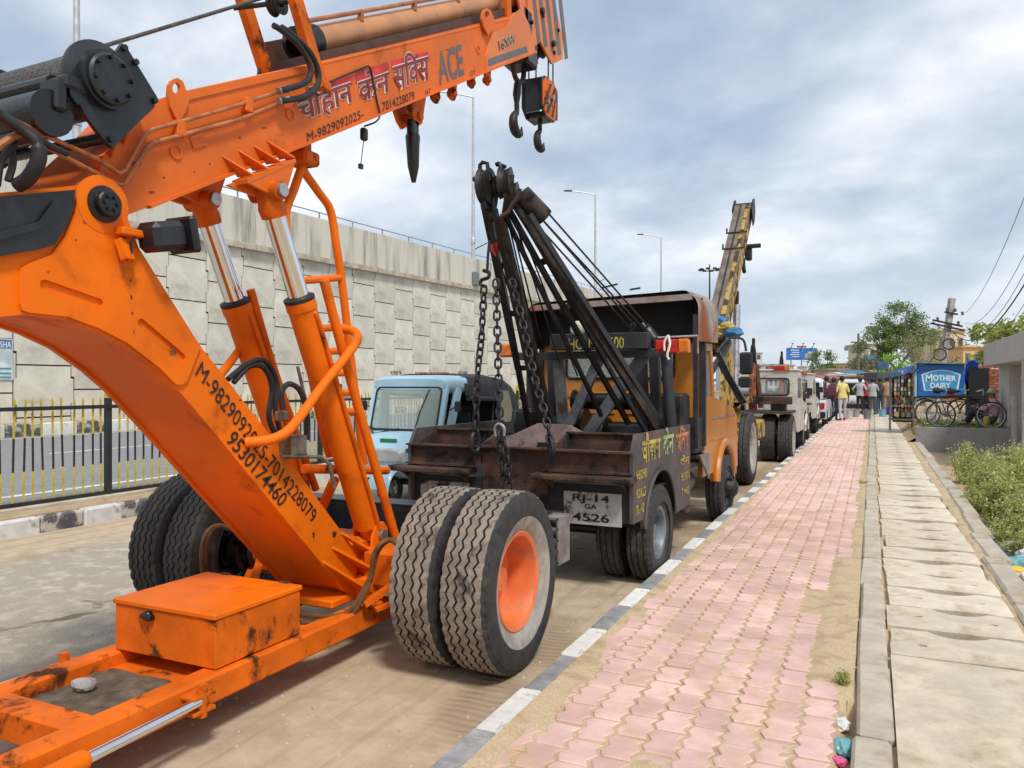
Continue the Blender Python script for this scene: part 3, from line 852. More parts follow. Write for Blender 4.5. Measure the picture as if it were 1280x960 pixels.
# ================================================================== ORANGE MOBILE CRANE (nearest)
TREAD = mat('tread_dusty', (.235, .20, .162), .9, var=.18, scale=12, dirt='#3a342e', amt=.33, dscale=7, dirt2='#17150f', amt2=.08, d2scale=45, bump=.4, bscale=90)
TYRE_BLACK = mat('tyre_black', (.028, .027, .027), .7, var=.25, scale=14, dirt='#54493e', amt=.22, dscale=6, bump=.25, bscale=80)
TYRE_GREY = mat('tyre_grey_wall', (.30, .275, .24), .85, var=.15, scale=9, dirt='#4b463f', amt=.25, dscale=8, bump=.2, bscale=60)
TYRE_WORN = mat('tyre_tread_black', (.045, .043, .042), .8, var=.3, scale=14, dirt='#5a5046', amt=.3, dscale=8, bump=.3, bscale=80)
def tyre_mesh(R0, w, rim, grooves, waves, mats, amp=.009, gd=.013, gw=.0035, name='tyre', wavy=True):
    """ribbed truck tyre about the X axis; slots: 0 tread, 1 rubber, 2 inner band of the sidewall"""
    tw = w * .40
    cols = []   # (x, radius drop, wave weight, slot of the strip to the right)
    cols.append((-tw - .018, .035, 0, 1)); cols.append((-tw, .004, 0, 0))
    for gx in grooves:
        cols += [(gx - gw - .003, 0, 1, 1), (gx - gw, gd, 1, 1), (gx + gw, gd, 1, 1), (gx + gw + .003, 0, 1, 0)]
    cols.append((tw, .004, 0, 1)); cols.append((tw + .018, .035, 0, 1))
    NT = waves * 6
    vs = []; fs = []; ms = []
    for i in range(NT):
        a = 2 * math.pi * i / NT
        t = (i % 6) / 6
        z = (4 * abs(t - .5) - 1) * amp * (1 + .35 * nz3(i * .09, R0)) + .003 * nz3(i * .05, 4.0) if wavy else 0
        notch = .006 if (i % 6) in (0, 1) else 0
        for (x, d, wv, _) in cols:
            edge = (abs(x) >= tw - 1e-6)
            r = R0 - d - (notch * (1 + 1.2 * nz3(i * .31, x * 30)) if edge else 0) - .0035 * abs(nz3(i * .13, x * 25, 2)) - .006 * (x / tw) ** 2 * (0 if edge else 1)
            vs.append((x + z * wv, r * math.cos(a), r * math.sin(a)))
    k = len(cols)
    for i in range(NT):
        for j in range(k - 1):
            fs.append((i * k + j, i * k + j + 1, ((i + 1) % NT) * k + j + 1, ((i + 1) % NT) * k + j)); ms.append(cols[j][3])
    m = MB(); b = 0
    m.add(vs, [tuple(reversed(f)) for f in fs]); m.m = ms
    H = w / 2
    for sd in (1, -1):
        prof = [(R0 - .033, tw + .017), (R0 - .055, H * .96), (R0 - .09, H), (R0 - .125, H * .985), (R0 - .13, H * .975), (rim + (R0 - rim) * .38, H * .96), (rim + .045, H * .86), (rim + .012, H * .74), (rim, H * .66)]
        ml = [1, 1, 1, 1, 1, 2, 2, 2]
        m.lathe([(r, h * sd) for r, h in (prof if sd == 1 else prof)], (0, 0, 0), (1, 0, 0), 64, mis=ml)
    o = m.build(name, mats, ang=30); me = o.data; bpy.data.objects.remove(o); return me
def rim_mesh(rim, w, depth, m, hub=.09, nuts=8, out=1, name='rim', nutm=None, hole=0):
    q = MB(); H = w / 2
    q.lathe([(rim, -H * .66), (rim - .012, -H * .6), (rim - .03, 0), (rim - .032, H * .3), (rim - .012, H * .62), (rim + .008, H * .70), (rim + .002, H * .73), (rim - .020, H * .66), (rim - .036, H * .35), (rim - .04, H * .66 - depth),
             (rim - .055, H * .66 - depth - .012), (hub + .05, H * .66 - depth - .008), (hub + .03, H * .66 - depth + .02), (hub, H * .66 - depth + .03), (hub * .9, H * .66 - depth + .07), (.001, H * .66 - depth + .075)], (0, 0, 0), (1, 0, 0), 48)
    for i in range(nuts):
        a = 2 * math.pi * i / nuts
        c = V((H * .66 - depth + .0, (hub + .032) * math.cos(a), (hub + .032) * math.sin(a)))
        q.cyl(c, c + V((.035, 0, 0)), .013, 6)
    if out < 0: q.v = [V((-p.x, p.y, -p.z)) for p in q.v]; q.f = [list(f) for f in q.f]
    o = q.build(name, m, ang=35); me = o.data; bpy.data.objects.remove(o); return me

CX = -3.05
crane = thing('mobile_crane', 'bright orange pick and carry crane with raised lettered boom, nearest the camera', 'crane', (CX, 3.92, 0))
AY, AZ, TR = 3.90, .50, .503
ty_me = tyre_mesh(TR, .29, .275, (-.075, -.026, .026, .075), 46, [TREAD, TYRE_BLACK, TYRE_GREY])
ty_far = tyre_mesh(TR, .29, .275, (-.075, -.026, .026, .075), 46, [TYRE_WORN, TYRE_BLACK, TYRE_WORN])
rm_me = rim_mesh(.27, .29, .17, RIM_ORANGE, .075, 10)
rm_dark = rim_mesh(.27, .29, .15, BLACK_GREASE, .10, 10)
rm_in = rim_mesh(.27, .29, .15, RIM_ORANGE, .10, 10, -1)
for i, (x, side) in enumerate(((-1.885, 1), (-2.195, -1), (-3.87, 1), (-4.18, -1))):
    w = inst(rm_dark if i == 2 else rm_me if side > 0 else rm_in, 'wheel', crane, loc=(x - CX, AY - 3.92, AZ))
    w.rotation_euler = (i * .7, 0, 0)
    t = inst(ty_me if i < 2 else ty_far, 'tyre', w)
# axle and hubs
q = MB()
q.cyl((-3.75, AY, AZ), (-2.3, AY, AZ), .09, 16); q.box((CX, AY, AZ), (.5, .3, .34), b=.03)
for s in (-1, 1):
    q.box((CX + s * .42, AY, AZ), (.3, .22, .24), b=.03)
q.build('axle', ORANGE_WORN, crane)
for s in (-1, 1):
    q = MB(); x = CX + s * .62
    q.lathe([(.001, -.02), (.10, -.02), (.115, 0), (.115, .06), (.15, .07), (.15, .14), (.001, .15)], (x, AY, AZ), (s, 0, 0), 24)
    q.box((x + s * .02, AY - .11, AZ + .13), (.12, .12, .1), b=.015)
    q.build('brake_hub', BLACK_GREASE, crane)

# ---- gooseneck
GX0, GX1 = -3.30, -2.80
low = [(-60, 402), (0, 396), (30, 393), (82, 399), (120, 413), (157, 432), (197, 463), (225, 490), (270, 543), (330, 617), (382, 680), (430, 738), (455, 752)]
hi_ = [(480, 752), (474, 728), (427, 665), (352, 562), (250, 432), (174, 311), (160, 275), (152, 248), (141, 230), (124, 221), (106, 226), (95, 232), (0, 241), (-60, 247)]
lowP = [onX(u, v, GX1) for u, v in low]; hiP = [onX(u, v, GX1) for u, v in hi_]
tail_hi = [V((GX1, 1.05, 2.30)), V((GX1, .55, 2.15)), V((GX1, .35, 1.9))]; tail_lo = [V((GX1, .35, .45)), V((GX1, .85, .45)), V((GX1, .95, 1.55)), V((GX1, 1.2, 1.78))]
outl = hiP + tail_hi + tail_lo + lowP
q = MB(); q.prism(outl, (-.03, 0, 0)); neck = q.build('gooseneck', ORANGE, crane, ang=20)
q = MB(); q.prism([V((GX0, p.y, p.z)) for p in outl], (.03, 0, 0)); q.build('gooseneck_side', ORANGE, crane, ang=20)
# underside and front plates between the sides, a finger inside their edges
def strip(mb, pts, x0, x1, off, th):
    n = len(pts); P = []
    for i, p in enumerate(pts):
        a = pts[max(i - 1, 0)]; c = pts[min(i + 1, n - 1)]
        t = (c - a).normalized(); nn = V((0, -t.z, t.y)) * off
        P.append(p + nn)
    for i in range(n - 1):
        a, c = P[i], P[i + 1]; t = (c - a).normalized(); nn = V((0, -t.z, t.y)) * th
        vs = [V((x, p.y, p.z)) + o_ for x in (x0, x1) for p in (a, c) for o_ in (V(), nn)]
        mb.add(vs, [(0, 1, 3, 2), (4, 6, 7, 5), (0, 2, 6, 4), (1, 5, 7, 3)])
q = MB(); strip(q, tail_lo[1:] + lowP, GX0 + .031, GX1 - .031, .012, .015); q.build('underside_plate', ORANGE, crane, ang=25)
q = MB(); strip(q, [onX(u, v, GX1) for u, v in ((480, 752), (474, 728), (427, 665), (352, 562), (250, 432), (200, 352))], GX0 + .031, GX1 - .031, .012, .015)
q.build('front_plate', ORANGE, crane, ang=25)
# raised cover plate with pressed slots
def stadium(A, B, r, X, n=7):
    A = onX(*A, X); B = onX(*B, X); d = (B - A).normalized(); p = V((0, -d.z, d.y)); o = []
    for i in range(n + 1):
        t = math.pi * i / n; o.append(B + d * r * math.sin(t) + p * r * math.cos(t))
    for i in range(n + 1):
        t = math.pi * i / n; o.append(A - d * r * math.sin(t) - p * r * math.cos(t))
    return o
ov = [(22, 345), (25, 335), (34, 329), (62, 318), (78, 296), (91, 264), (97, 240), (107, 230), (124, 225), (139, 233), (149, 250), (158, 277), (171, 313), (248, 433), (232, 474), (226, 481), (218, 481), (197, 460), (157, 429), (120, 410), (82, 396), (34, 391), (25, 388), (22, 380)]
q = MB(); q.prism([onX(u, v, GX1) for u, v in ov], (.014, 0, 0), [stadium((53, 356), (121, 379), .019, GX1), stadium((174, 404), (225, 447), .019, GX1)])
q.build('cover_plate', ORANGE, neck, ang=20)
q = MB(); q.prism([onX(u, v, GX1) for u, v in ((-60, 250), (0, 246), (88, 238), (86, 258), (78, 282), (62, 307), (40, 313), (0, 320), (-60, 328))], (.03, 0, 0))
q.prism([onX(u, v, GX1 + .03) for u, v in ((-60, 292), (0, 289), (46, 277), (66, 250), (60, 274), (50, 286), (0, 299), (-60, 303))], (.012, 0, 0))
q.build('side_window', BLACKP, neck, ang=20)
# boom pivot pin
pv_ = onX(126, 256, GX1)
q = MB(); q.lathe([(.074, .0), (.074, .014), (.052, .02), (.052, .045), (.046, .05), (.001, .05)], (GX1 + .012, pv_.y, pv_.z), (1, 0, 0), 24)
for i in range(6):
    a = i * math.pi / 3; q.cyl((GX1 + .055, pv_.y + .028 * math.cos(a), pv_.z + .028 * math.sin(a)), (GX1 + .07, pv_.y + .028 * math.cos(a), pv_.z + .028 * math.sin(a)), .008, 6)
q.build('pivot_pin', BLACK_GREASE, crane)
q = MB(); q.lathe([(.115, 0), (.115, .010), (.07, .014)], (GX1 + .006, pv_.y, pv_.z), (1, 0, 0), 32); q.build('pivot_boss', ORANGE, neck)
# telephone numbers painted down the neck
q = MB()
letter(q, 'M-9829092025-7014228079', onX(243, 468, GX1), onX(390, 655, GX1), onX(252, 451, GX1), (1, 0, 0), .004)
q.build('lettering', INK_BLACK, neck, smooth=False); q = MB()
letter(q, '9530174460', onX(281, 551, GX1), onX(350, 634, GX1), onX(293, 537, GX1), (1, 0, 0), .004, bold=.006)
q.build('lettering', INK_BLACK, neck, smooth=False)
# grease and rust marks, each with a shape of its own
GREASE = mat('grease_mark', (.055, .022, .010), .5, var=.4, scale=30); RUSTMARK = mat('rust_mark', (.20, .055, .018), .8, var=.3, scale=30)
def splat(u, v, ru, rv, X, m, seed, par, lift=.0015):
    rr = random.Random(seed); n = 15; P = []
    for i in range(n):
        a = 2 * math.pi * i / n; k = rr.uniform(.45, 1.15); P.append(onX(u + ru * k * math.cos(a), v + rv * k * math.sin(a), X))
    q = MB(); q.prism(P, (lift, 0, 0)); q.build('grease_mark', m, par, smooth=False)
GP = GX1 + .014
for k, (u, v, ru, rv, X, m) in enumerate(((143, 283, 5, 7, GP, GREASE), (150, 262, 4, 3, GP, GREASE), (108, 276, 6, 4, GP, RUSTMARK), (155, 300, 3, 5, GP, GREASE), (164, 372, 1.4, 3.5, GP, GREASE), (165, 392, 1.2, 3, GP, GREASE), (163, 350, 1, 2, GP, RUSTMARK), (167, 415, 1.2, 3, GP, RUSTMARK), (95, 300, 1.2, 1.2, GP, GREASE), (60, 340, 1.5, 1, GP, RUSTMARK), (216, 440, 6, 5, GP, RUSTMARK), (418, 668, 3, 5, GX1, GREASE), (392, 668, 1.5, 5, GX1, GREASE), (300, 500, 2, 1.4, GX1, RUSTMARK))):
    splat(u, v, ru, rv, X, m, 40 + k, neck)
# gussets and the cylinder foot
for A, B, C_ in (((427, 664), (470, 700), (448, 700)), ((415, 682), (462, 716), (440, 718)), ((404, 700), (456, 743), (432, 742))):
    a, b_, c_ = onX(*A, GX1), onX(*B, GX1), onX(*C_, GX1)
    q = MB(); x, y, z, L_ = fit(a, b_)
    q.prism([a, b_, b_ + V((.14, 0, 0)), a + V((.02, 0, 0)) + (b_ - a) * .1], V((0, y.z, -y.y)) * .016); q.build('gusset', ORANGE, crane)
q = MB(); q.box((CX, 3.98, .38), (.72, .42, .14), b=.02)
q.box((CX, 3.75, .33), (.5, .4, .05), b=.01)
q.build('base_plate', ORANGE, crane)
for s in (-1, 1):
    q = MB(); q.beam((CX + s * .42, 3.62, .34), (CX + s * .62, 3.95, .52), .05, .03); q.beam((CX + s * .5, 3.62, .32), (CX + s * .70, 3.93, .40), .04, .02)
    q.build('axle_stay', ORANGE_WORN, crane)

# ---- boom
BX1, BX0 = -2.86, -3.24
BOOM = mat('boom_paint', (.67, .140, .016), .52, spec=.28, var=.09, scale=1.4, dirt='#8a4420', amt=.20, dscale=4, dsharp=.1, dirt2='#3a1c0c', amt2=.03, d2scale=24, bump=.05, bscale=25)
bp_ = [(108, 288), (180, 261), (669, 65), (655, 13), (640, 19), (402, 77), (236, 115), (205, 122), (197, 127), (150, 178), (118, 208), (88, 240)]
q = MB(); q.prism([onX(u, v, BX1) for u, v in bp_], (BX0 - BX1, 0, 0)); boom = q.build('boom', BOOM, crane, ang=20)
B0 = onX(180, 261, BX1); B1 = onX(669, 65, BX1)
bd = (B1 - B0).normalized(); bn = V((0, -bd.z, bd.y))
def bpt(u, v, x): p = onX(u, v, BX1); return V((x, p.y, p.z))
# flanges along the lower edge, rolled lip along the top
for x in (BX1 + .004, BX0 - .004):
    q = MB(); q.beam(bpt(185, 259, x), bpt(669, 65, x), .03, .014); q.build('lower_flange', BOOM, boom)
q = MB(); q.tube([bpt(232, 118, BX1 - .012), bpt(402, 80, BX1 - .012), bpt(640, 23, BX1 - .012)], .016, 8)
q.prism([bpt(u, v, BX1) for u, v in ((222, 128), (402, 86), (402, 78), (232, 114))], (.008, 0, 0)); q.build('top_lip', BOOM, boom)
# outer section collar with grey stripe
COL = ORANGE_HAZED
q = MB(); q.prism([bpt(u, v, BX1) for u, v in ((607, 91), (668, 67), (660, 31), (650, 11), (640, 19), (633, 34), (614, 42), (606, 70))], (.014, 0, 0)); q.build('collar_plate', COL, boom, ang=20)
q = MB(); q.prism([bpt(u, v, BX1 + .014) for u, v in ((608, 83), (658, 65), (656, 58), (608, 74))], (.003, 0, 0)); q.build('grey_stripe', INK_GREY, boom)
q = MB(); letter(q, '16XW', bpt(622, 64, BX1 + .014), bpt(642, 55, BX1 + .014), bpt(620, 51, BX1 + .014), (1, 0, 0), .003, bold=.03); 
letter(q, '16XW', bpt(622, 64, BX1 + .014), bpt(642, 55, BX1 + .014), bpt(620, 51, BX1 + .014), (1, 0, 0), .006, bold=.0, mi=1)
q.build('lettering', [INK_WHITE, INK_BLACK], boom, smooth=False)
# painted name, numbers and maker's letters
def reph(x, y):
    def f(vs):
        o = []; n = 8
        for i in range(n + 1):
            a = R(200 - 170 * i / n); o.append(V((x + .13 * math.cos(a), y + .12 * math.sin(a), 0)))
        for i in range(n, -1, -1):
            a = R(200 - 170 * i / n); o.append(V((x + .08 * math.cos(a), y + .07 * math.sin(a), 0)))
        return o, [[i, i + 1, 2 * n - i, 2 * n + 1 - i] for i in range(n)]
    return f
def ra_stroke(x, y):
    def f(vs):
        return [V((x, y, 0)), V((x + .05, y + .04, 0)), V((x - .17, y - .22, 0)), V((x - .22, y - .19, 0))], [[0, 1, 2, 3]]
    return f
def hindi(name_parts, X, n, lay, mats, par, bold0=.012, bold1=.04):
    q = MB()
    for body, A, B, H, ex in lay:
        letter(q, body, onX(*A, X), onX(*B, X), onX(*H, X), n, .003, bold=bold1, cap=.62, mi=0, extra=ex)
    for body, A, B, H, ex in lay:
        letter(q, body, onX(*A, X), onX(*B, X), onX(*H, X), n, .0075, bold=bold0, cap=.62, mi=1, extra=ex)
    return q.build(name_parts, mats, par, smooth=False)
words = [('चौहान', (374, 152), (441, 126), (370, 127), None), ('केन', (448, 128), (487, 113), (446, 104), ra_stroke(.40, .22)), ('सिवस', (492, 113), (536, 97), (490, 85), reph(1.42, .66))]
hindi('painted_name', BX1, (1, 0, 0), words, [INK_WHITE, INK_MAROON], boom)
def band(mb, pts, X, lift, mi=None): mb.prism([onX(u, v, X) for u, v in pts], (lift, 0, 0), mi=mi)
q = MB()
band(q, [(366, 134), (369, 120), (398, 109), (440, 94), (441, 105), (400, 121)], BX1, .0022)
band(q, [(444, 104), (444, 90), (485, 77), (487, 86)], BX1, .0022); band(q, [(490, 88), (489, 76), (534, 64), (536, 76)], BX1, .0022)
q.build('red_band', INK_RED, boom, smooth=False)
q = MB(); letter(q, 'M-9829092025-', onX(384, 178, BX1), onX(454, 147, BX1), onX(383, 166, BX1), (1, 0, 0), .003); q.build('lettering', INK_BLACK, boom, smooth=False); q = MB()
letter(q, '7014228079', onX(478, 139, BX1), onX(518, 124, BX1), onX(477, 128, BX1), (1, 0, 0), .003, bold=.002); q.build('lettering', INK_BLACK, boom, smooth=False); q = MB()
letter(q, '16T', onX(531, 119, BX1), onX(538, 116, BX1), onX(531, 113, BX1), (1, 0, 0), .003); q.build('lettering', INK_BLACK, boom, smooth=False); q = MB()
letter(q, '12T', onX(587, 95, BX1), onX(594, 92, BX1), onX(587, 90, BX1), (1, 0, 0), .003)
q.build('lettering', INK_BLACK, boom, smooth=False)
q = MB(); letter(q, 'ACE', onX(549, 105, BX1), onX(580, 92, BX1), onX(545, 66, BX1), (1, 0, 0), .003, bold=.022); q.build('maker_letters', INK_GREY, boom, smooth=False)
# bosses on the side of the boom
def ring_boss(u, v, r, m=BOOM):
    c = onX(u, v, BX1); q = MB(); q.lathe([(r, 0), (r, .008), (r * .82, .008), (r * .8, .002), (.001, .002)], (BX1, c.y, c.z), (1, 0, 0), 20); q.build('boss', m, boom)
for k, (u, v, ru, rv, m) in enumerate(((205, 222, 1.4, 1.2, GREASE), (243, 215, 1.6, 1, RUSTMARK), (190, 240, 5, 2, RUSTMARK), (262, 205, 1.2, 1.4, GREASE), (330, 160, 4, 1.2, RUSTMARK), (300, 172, 2, 2, RUSTMARK), (170, 205, 7, 4, GREASE), (160, 222, 4, 5, GREASE), (470, 105, 2, 1.2, GREASE), (560, 62, 3, 1, RUSTMARK))):
    splat(u, v, ru, rv, BX1, m, 80 + k, boom)
ring_boss(219, 190, .032); ring_boss(362, 143, .032); ring_boss(597, 62, .03)
q = MB(); q.prism([onX(u, v, BX1) for u, v in ((236, 172), (251, 166), (257, 181), (241, 186))], (.008, 0, 0)); q.build('boss', BOOM, boom)
# lifting eyes
def eye(u, v, s=1.0, X=BX1):
    P = lambda a, b_: onX(u + a * s, v + b_ * s, X)
    o = [P(-8, 20), P(-11, 5), P(-10, -8), P(-6, -14), P(0, -17), P(7, -13), P(12, 0), P(15, 12), P(10, 26), P(2, 40)]
    h = [P(-1 + 5 * math.cos(a), -4 + 7 * math.sin(a)) for a in [i * math.pi / 6 for i in range(12)]]
    q = MB(); q.prism(o, (.018, 0, 0), [h]); q.build('lifting_eye', BOOM, boom, ang=20)
eye(218, 115); eye(607, 21, .6, BX1 + .016)
# cylinder brackets under the boom, with their four gussets
top = [(277, 195), (297, 188), (316, 182), (333, 176)]; bot = [(297, 222), (316, 214), (333, 206), (349, 200)]
for a, b_ in zip(top, bot):
    p, r_ = onX(*a, BX1), onX(*b_, BX1)
    q = MB(); q.prism([p, r_, r_ + V((.10, 0, 0))], bd * .012); q.build('gusset', BOOM, boom)
for X in (BX1, BX0 - .10):
    q = MB(); q.prism([V((X, p.y, p.z)) for p in (onX(290, 226, BX1), onX(351, 201, BX1), onX(352, 206, BX1), onX(291, 232, BX1))], (.10, 0, 0))
    q.prism([V((X + .0, p.y, p.z)) for p in (onX(281, 232, BX1), onX(351, 205, BX1), onX(341, 240, BX1), onX(333, 250, BX1), onX(322, 248, BX1))], (.02, 0, 0))
    q.prism([V((X + .08, p.y, p.z)) for p in (onX(291, 231, BX1), onX(351, 205, BX1), onX(341, 240, BX1), onX(333, 250, BX1), onX(322, 246, BX1))], (.018, 0, 0))
    q.build('cylinder_bracket', BOOM, boom)
# ---- two lifting cylinders
def cylinder(X):
    foot = onX(462, 667, -2.81); head = onX(334, 240, -2.81); mid = onX(371, 378, -2.81)
    f, h, m = (V((X, p.y, p.z)) for p in (foot, head, mid))
    d = (h - f).normalized()
    m = f + d * (m - f).dot(d)
    q = MB(); q.tube([f - d * .02, f + d * .06, f + d * .065, m - d * .05, m - d * .049, m], [.05, .06, .078, .078, .083, .083], 24)
    c = q.build('lift_cylinder', ORANGE, crane)
    q = MB(); q.cyl(m - d * .02, h - d * .10, .056, 24); q.build('piston_rod', CHROME, c)
    q = MB(); q.lathe([(.07, 0), (.085, .004), (.085, .02), (.06, .03)], m, d, 24); q.build('gland', DARKSTEEL, c)
    q = MB(); q.tube([h - d * .13, h - d * .08, h], [.066, .072, .05], 18); q.cyl(h - V((.09, 0, 0)), h + V((.09, 0, 0)), .05, 18); q.build('rod_eye', ORANGE_WORN, c)
    for e_ in (h, f):
        q = MB(); q.cyl(e_ + V((.045, 0, 0)), e_ + V((.113, 0, 0)), .034, 18); q.build('pin', STEEL, c)
    q = MB(); s = V((.085, 0, 0))
    q.tube(smooth_path([m + s * .8 - d * .08, m + s + d * -.10, m + s * 1.05 - d * .35, f + s * 1.05 + d * .12, f + s * .8 + d * .08], 4), .013, 8); q.build('feed_pipe', ORANGE_WORN, c)
    q = MB()
    for sx in (-.085, .065):
        y, z = f.y, f.z
        q.prism([V((X + sx, y - .10, z - .28)), V((X + sx, y + .10, z - .28)), V((X + sx, y + .07, z + .03)), V((X + sx, y + .03, z + .075)), V((X + sx, y - .04, z + .07)), V((X + sx, y - .08, z))], (.02, 0, 0))
    q.build('foot_bracket', ORANGE, c)
cylinder(-2.81); cylinder(-3.27)
# ---- winch
wc = onX(131, 101, -2.74); W1 = -2.72; W0 = -3.42
def wp(u, v, x=W1): p = onX(u, v, W1); return V((x, p.y, p.z))
plate = [(150, 58), (153, 55), (157, 58), (197, 122), (193, 132), (140, 184), (133, 178), (93, 128), (86, 112), (84, 98), (92, 84), (146, 70)]
plate = [(149, 60), (153, 54), (158, 58), (197, 122), (192, 134), (141, 185), (132, 177), (100, 135), (88, 118), (86, 92), (110, 62), (143, 68)]
q = MB()
q.prism([wp(u, v) for u, v in plate], (-.02, 0, 0)); q.prism([wp(u, v, W0) for u, v in plate], (.02, 0, 0))
for (u, v) in ((96, 128), (186, 128), (135, 172)): q.cyl(wp(u, v, W1 - .02), wp(u, v, W0 + .02), .022, 12)
winch = q.build('winch', BLACKP, crane)
c0 = wp(131, 101)
q = MB(); q.lathe([(.001, .05), (.088, .05), (.098, .043), (.098, .03), (.112, .03), (.112, 0), (.155, -.02), (.155, -.035), (.10, -.035), (.10, W0 - W1 + .055), (.155, W0 - W1 + .055), (.155, W0 - W1 + .04), (.03, W0 - W1 - .02)], c0, (1, 0, 0), 40); q.build('drum', BLACKP, winch)
q = MB(); q.lathe([(.112, W0 - W1 + .1), (.118, W0 - W1 + .12), (.118, -.08), (.112, -.06)], c0, (1, 0, 0), 32); q.build('rope_winding', mat('steel_rope', (.09, .085, .08), .55, .4, var=.3, scale=60, bump=.6, bscale=120), winch)
for p, r_ in [(c0 + V((.05, .08 * math.cos(i * math.pi / 4 + .2), .08 * math.sin(i * math.pi / 4 + .2))), .009) for i in range(8)] + [(wp(u, v, W1), .013) for u, v in ((168, 78), (192, 126), (137, 174), (101, 134), (154, 60))]:
    q = MB(); q.cyl(p, p + V((.016, 0, 0)), r_, 6); q.build('bolt', BLACK_GREASE, winch)
q = MB(); q.cyl(wp(70, 140, W1 - .02), wp(70, 140, W0 - .1), .085, 20); q.cyl(wp(80, 100, W1 - .06), wp(80, 100, W0 - .3), .03, 10); q.cyl(wp(60, 165, W1 - .1), wp(60, 165, W0 - .1), .03, 10); q.build('winch_motor', BLACK_GREASE, winch)
q = MB(); q.box(wp(95, 105, W1 - .02), (.06, .10, .05), b=.01); q.box(wp(78, 118, W1 - .05), (.1, .05, .12), b=.01); q.build('motor_clamp', BLACKP, winch)
q = MB()
for k in range(3):
    p = [(176, 155), (160, 172), (143, 190)][k]; p = wp(*p, BX1 - .01); q.prism([p, p + V((.09, 0, .0)), p + V((0, .03, -.07))], bd * .012)
q.prism([wp(197, 127, BX1), wp(136, 190, BX1), wp(132, 194, BX1), wp(199, 133, BX1)], (.12, 0, 0)); q.build('winch_seat', BOOM, boom)
# rope over the top
q = MB(); q.tube([V((-3.0, c0.y - .02, c0.z + .118)), onX(346, -8, -3.0), onX(500, -62, -3.0), onX(672, -42, -3.0)], .009, 8); q.build('winch_rope', mat('steel_rope', (.09, .085, .08)), crane)
# posts with guide pulleys, extension cylinder above the boom
for x in (-2.87, -3.22):
    q = MB(); a, b_ = onX(362, -25, -2.87), onX(402, 112, -2.87); a.x = b_.x = x; q.beam(a, b_, .05, .075); q.box(b_ + V((.012, 0, .02)), (.05, .10, .06), b=.01); q.build('rope_post', ORANGE_WORN, boom)
q = MB(); q.prism([bpt(u, v, BX0 + .02) for u, v in ((385, 86), (640, 24), (640, -8), (390, 38))], (-.02, 0, 0)); q.prism([bpt(u, v, BX0 + .34) for u, v in ((392, 84), (640, 24), (640, 8), (395, 66))], (-.3, 0, 0)); q.build('top_channel', mat('boom_top_shade', (.07, .03, .02), .6, var=.3, scale=6), boom)  # added dark plates: shade of the gap above the boom put into their colour
q = MB(); c = onX(346, 6, -3.0); q.lathe([(.02, -.03), (.06, -.03), (.045, -.008), (.045, .008), (.06, .03), (.02, .03)], c, (1, 0, 0), 20); q.cyl(c + V((-.2, -.12, -.03)), c + V((.14, .05, .02)), .014, 8); q.build('guide_pulley', DARKSTEEL, boom)
q = MB(); q.cyl(onX(388, 52, -3.05), onX(645, -3, -3.05), .085, 28); ext = q.build('extension_cylinder', BRASSPIPE, boom)
q = MB(); q.lathe([(.06, -.16), (.10, -.14), (.10, .02), (.085, .03)], onX(388, 52, -3.05), (onX(645, -3, -3.05) - onX(388, 52, -3.05)).normalized(), 24); q.build('cylinder_head', BLACK_GREASE, ext)
q = MB(); p0, p1 = onX(385, 26, -2.99), onX(625, -16, -2.99); q.tube([p0, p1], .014, 8)
for k in (.2, .45, .7): c = p0.lerp(p1, k); q.box(c - V((0, 0, .03)), (.03, .03, .07))
q.build('feed_pipe', COPPER, ext)
q = MB(); q.box(onX(640, 10, -3.05), (.30, .10, .36), b=.02); q.build('cylinder_mount', ORANGE_WORN, boom)
q = MB(); q.beam(onX(632, -20, -2.90), onX(634, 22, -2.90), .05, .09); q.build('mount_post', ORANGE_WORN, boom)
# pipes and hoses on the near side
for pts in ([(-30, 130), (0, 142), (55, 168), (120, 198), (149, 217), (156, 213), (180, 169), (190, 162), (290, 134), (355, 112)], [(40, 174), (100, 206), (148, 231), (156, 230), (183, 185), (192, 178), (300, 149), (355, 126)]):
    q = MB(); q.tube([onX(u, v, -2.83 if u > 140 else -2.775) for u, v in pts], .0095, 8); q.build('hydraulic_pipe', COPPER, boom)
for (u, v) in ((224, 161), (309, 132)):
    q = MB(); q.box(onX(u, v, -2.84), (.04, .05, .07), b=.005); q.build('pipe_clip', BOOM, boom)
for pts in ([(352, 113), (378, 105), (388, 95), (386, 78), (372, 55), (352, 38), (342, 32)], [(352, 126), (380, 121), (396, 108), (398, 90), (388, 66), (366, 44), (352, 34)]):
    q = MB(); q.tube(smooth_path([onX(u, v, -2.80) for u, v in pts], 6), .016, 10); q.build('hose', RUBBER, boom)
    q = MB(); q.tube([onX(pts[0][0] - 4, pts[0][1] + 1, -2.81), onX(pts[0][0] + 8, pts[0][1] - 2, -2.805)], .019, 8); q.build('hose_coupling', STEEL, boom)
# thick sleeve of hoses at the neck
q = MB(); q.tube(smooth_path([onX(u, v, X) for u, v, X in ((-20, 130, -2.72), (10, 150, -2.70), (32, 165, -2.68), (46, 178, -2.66), (48, 200, -2.66), (36, 222, -2.70), (22, 232, -2.75))], 6), [.02] * 20 + [.026] * 17, 14); q.build('hose_sleeve', RUBBER, crane)
for k, pts in enumerate(([(-30, 122), (8, 146), (40, 166), (62, 182), (84, 192)], [(-30, 200), (-6, 186), (14, 172), (30, 166)], [(-4, 232), (2, 200), (20, 178)], [(10, 226), (16, 204), (14, 180), (26, 170)])):
    q = MB(); q.tube(smooth_path([onX(u, v, -2.70 - .02 * k) for u, v in pts], 6), .013, 8); q.build('hose', RUBBER if k != 1 else COPPER, crane)
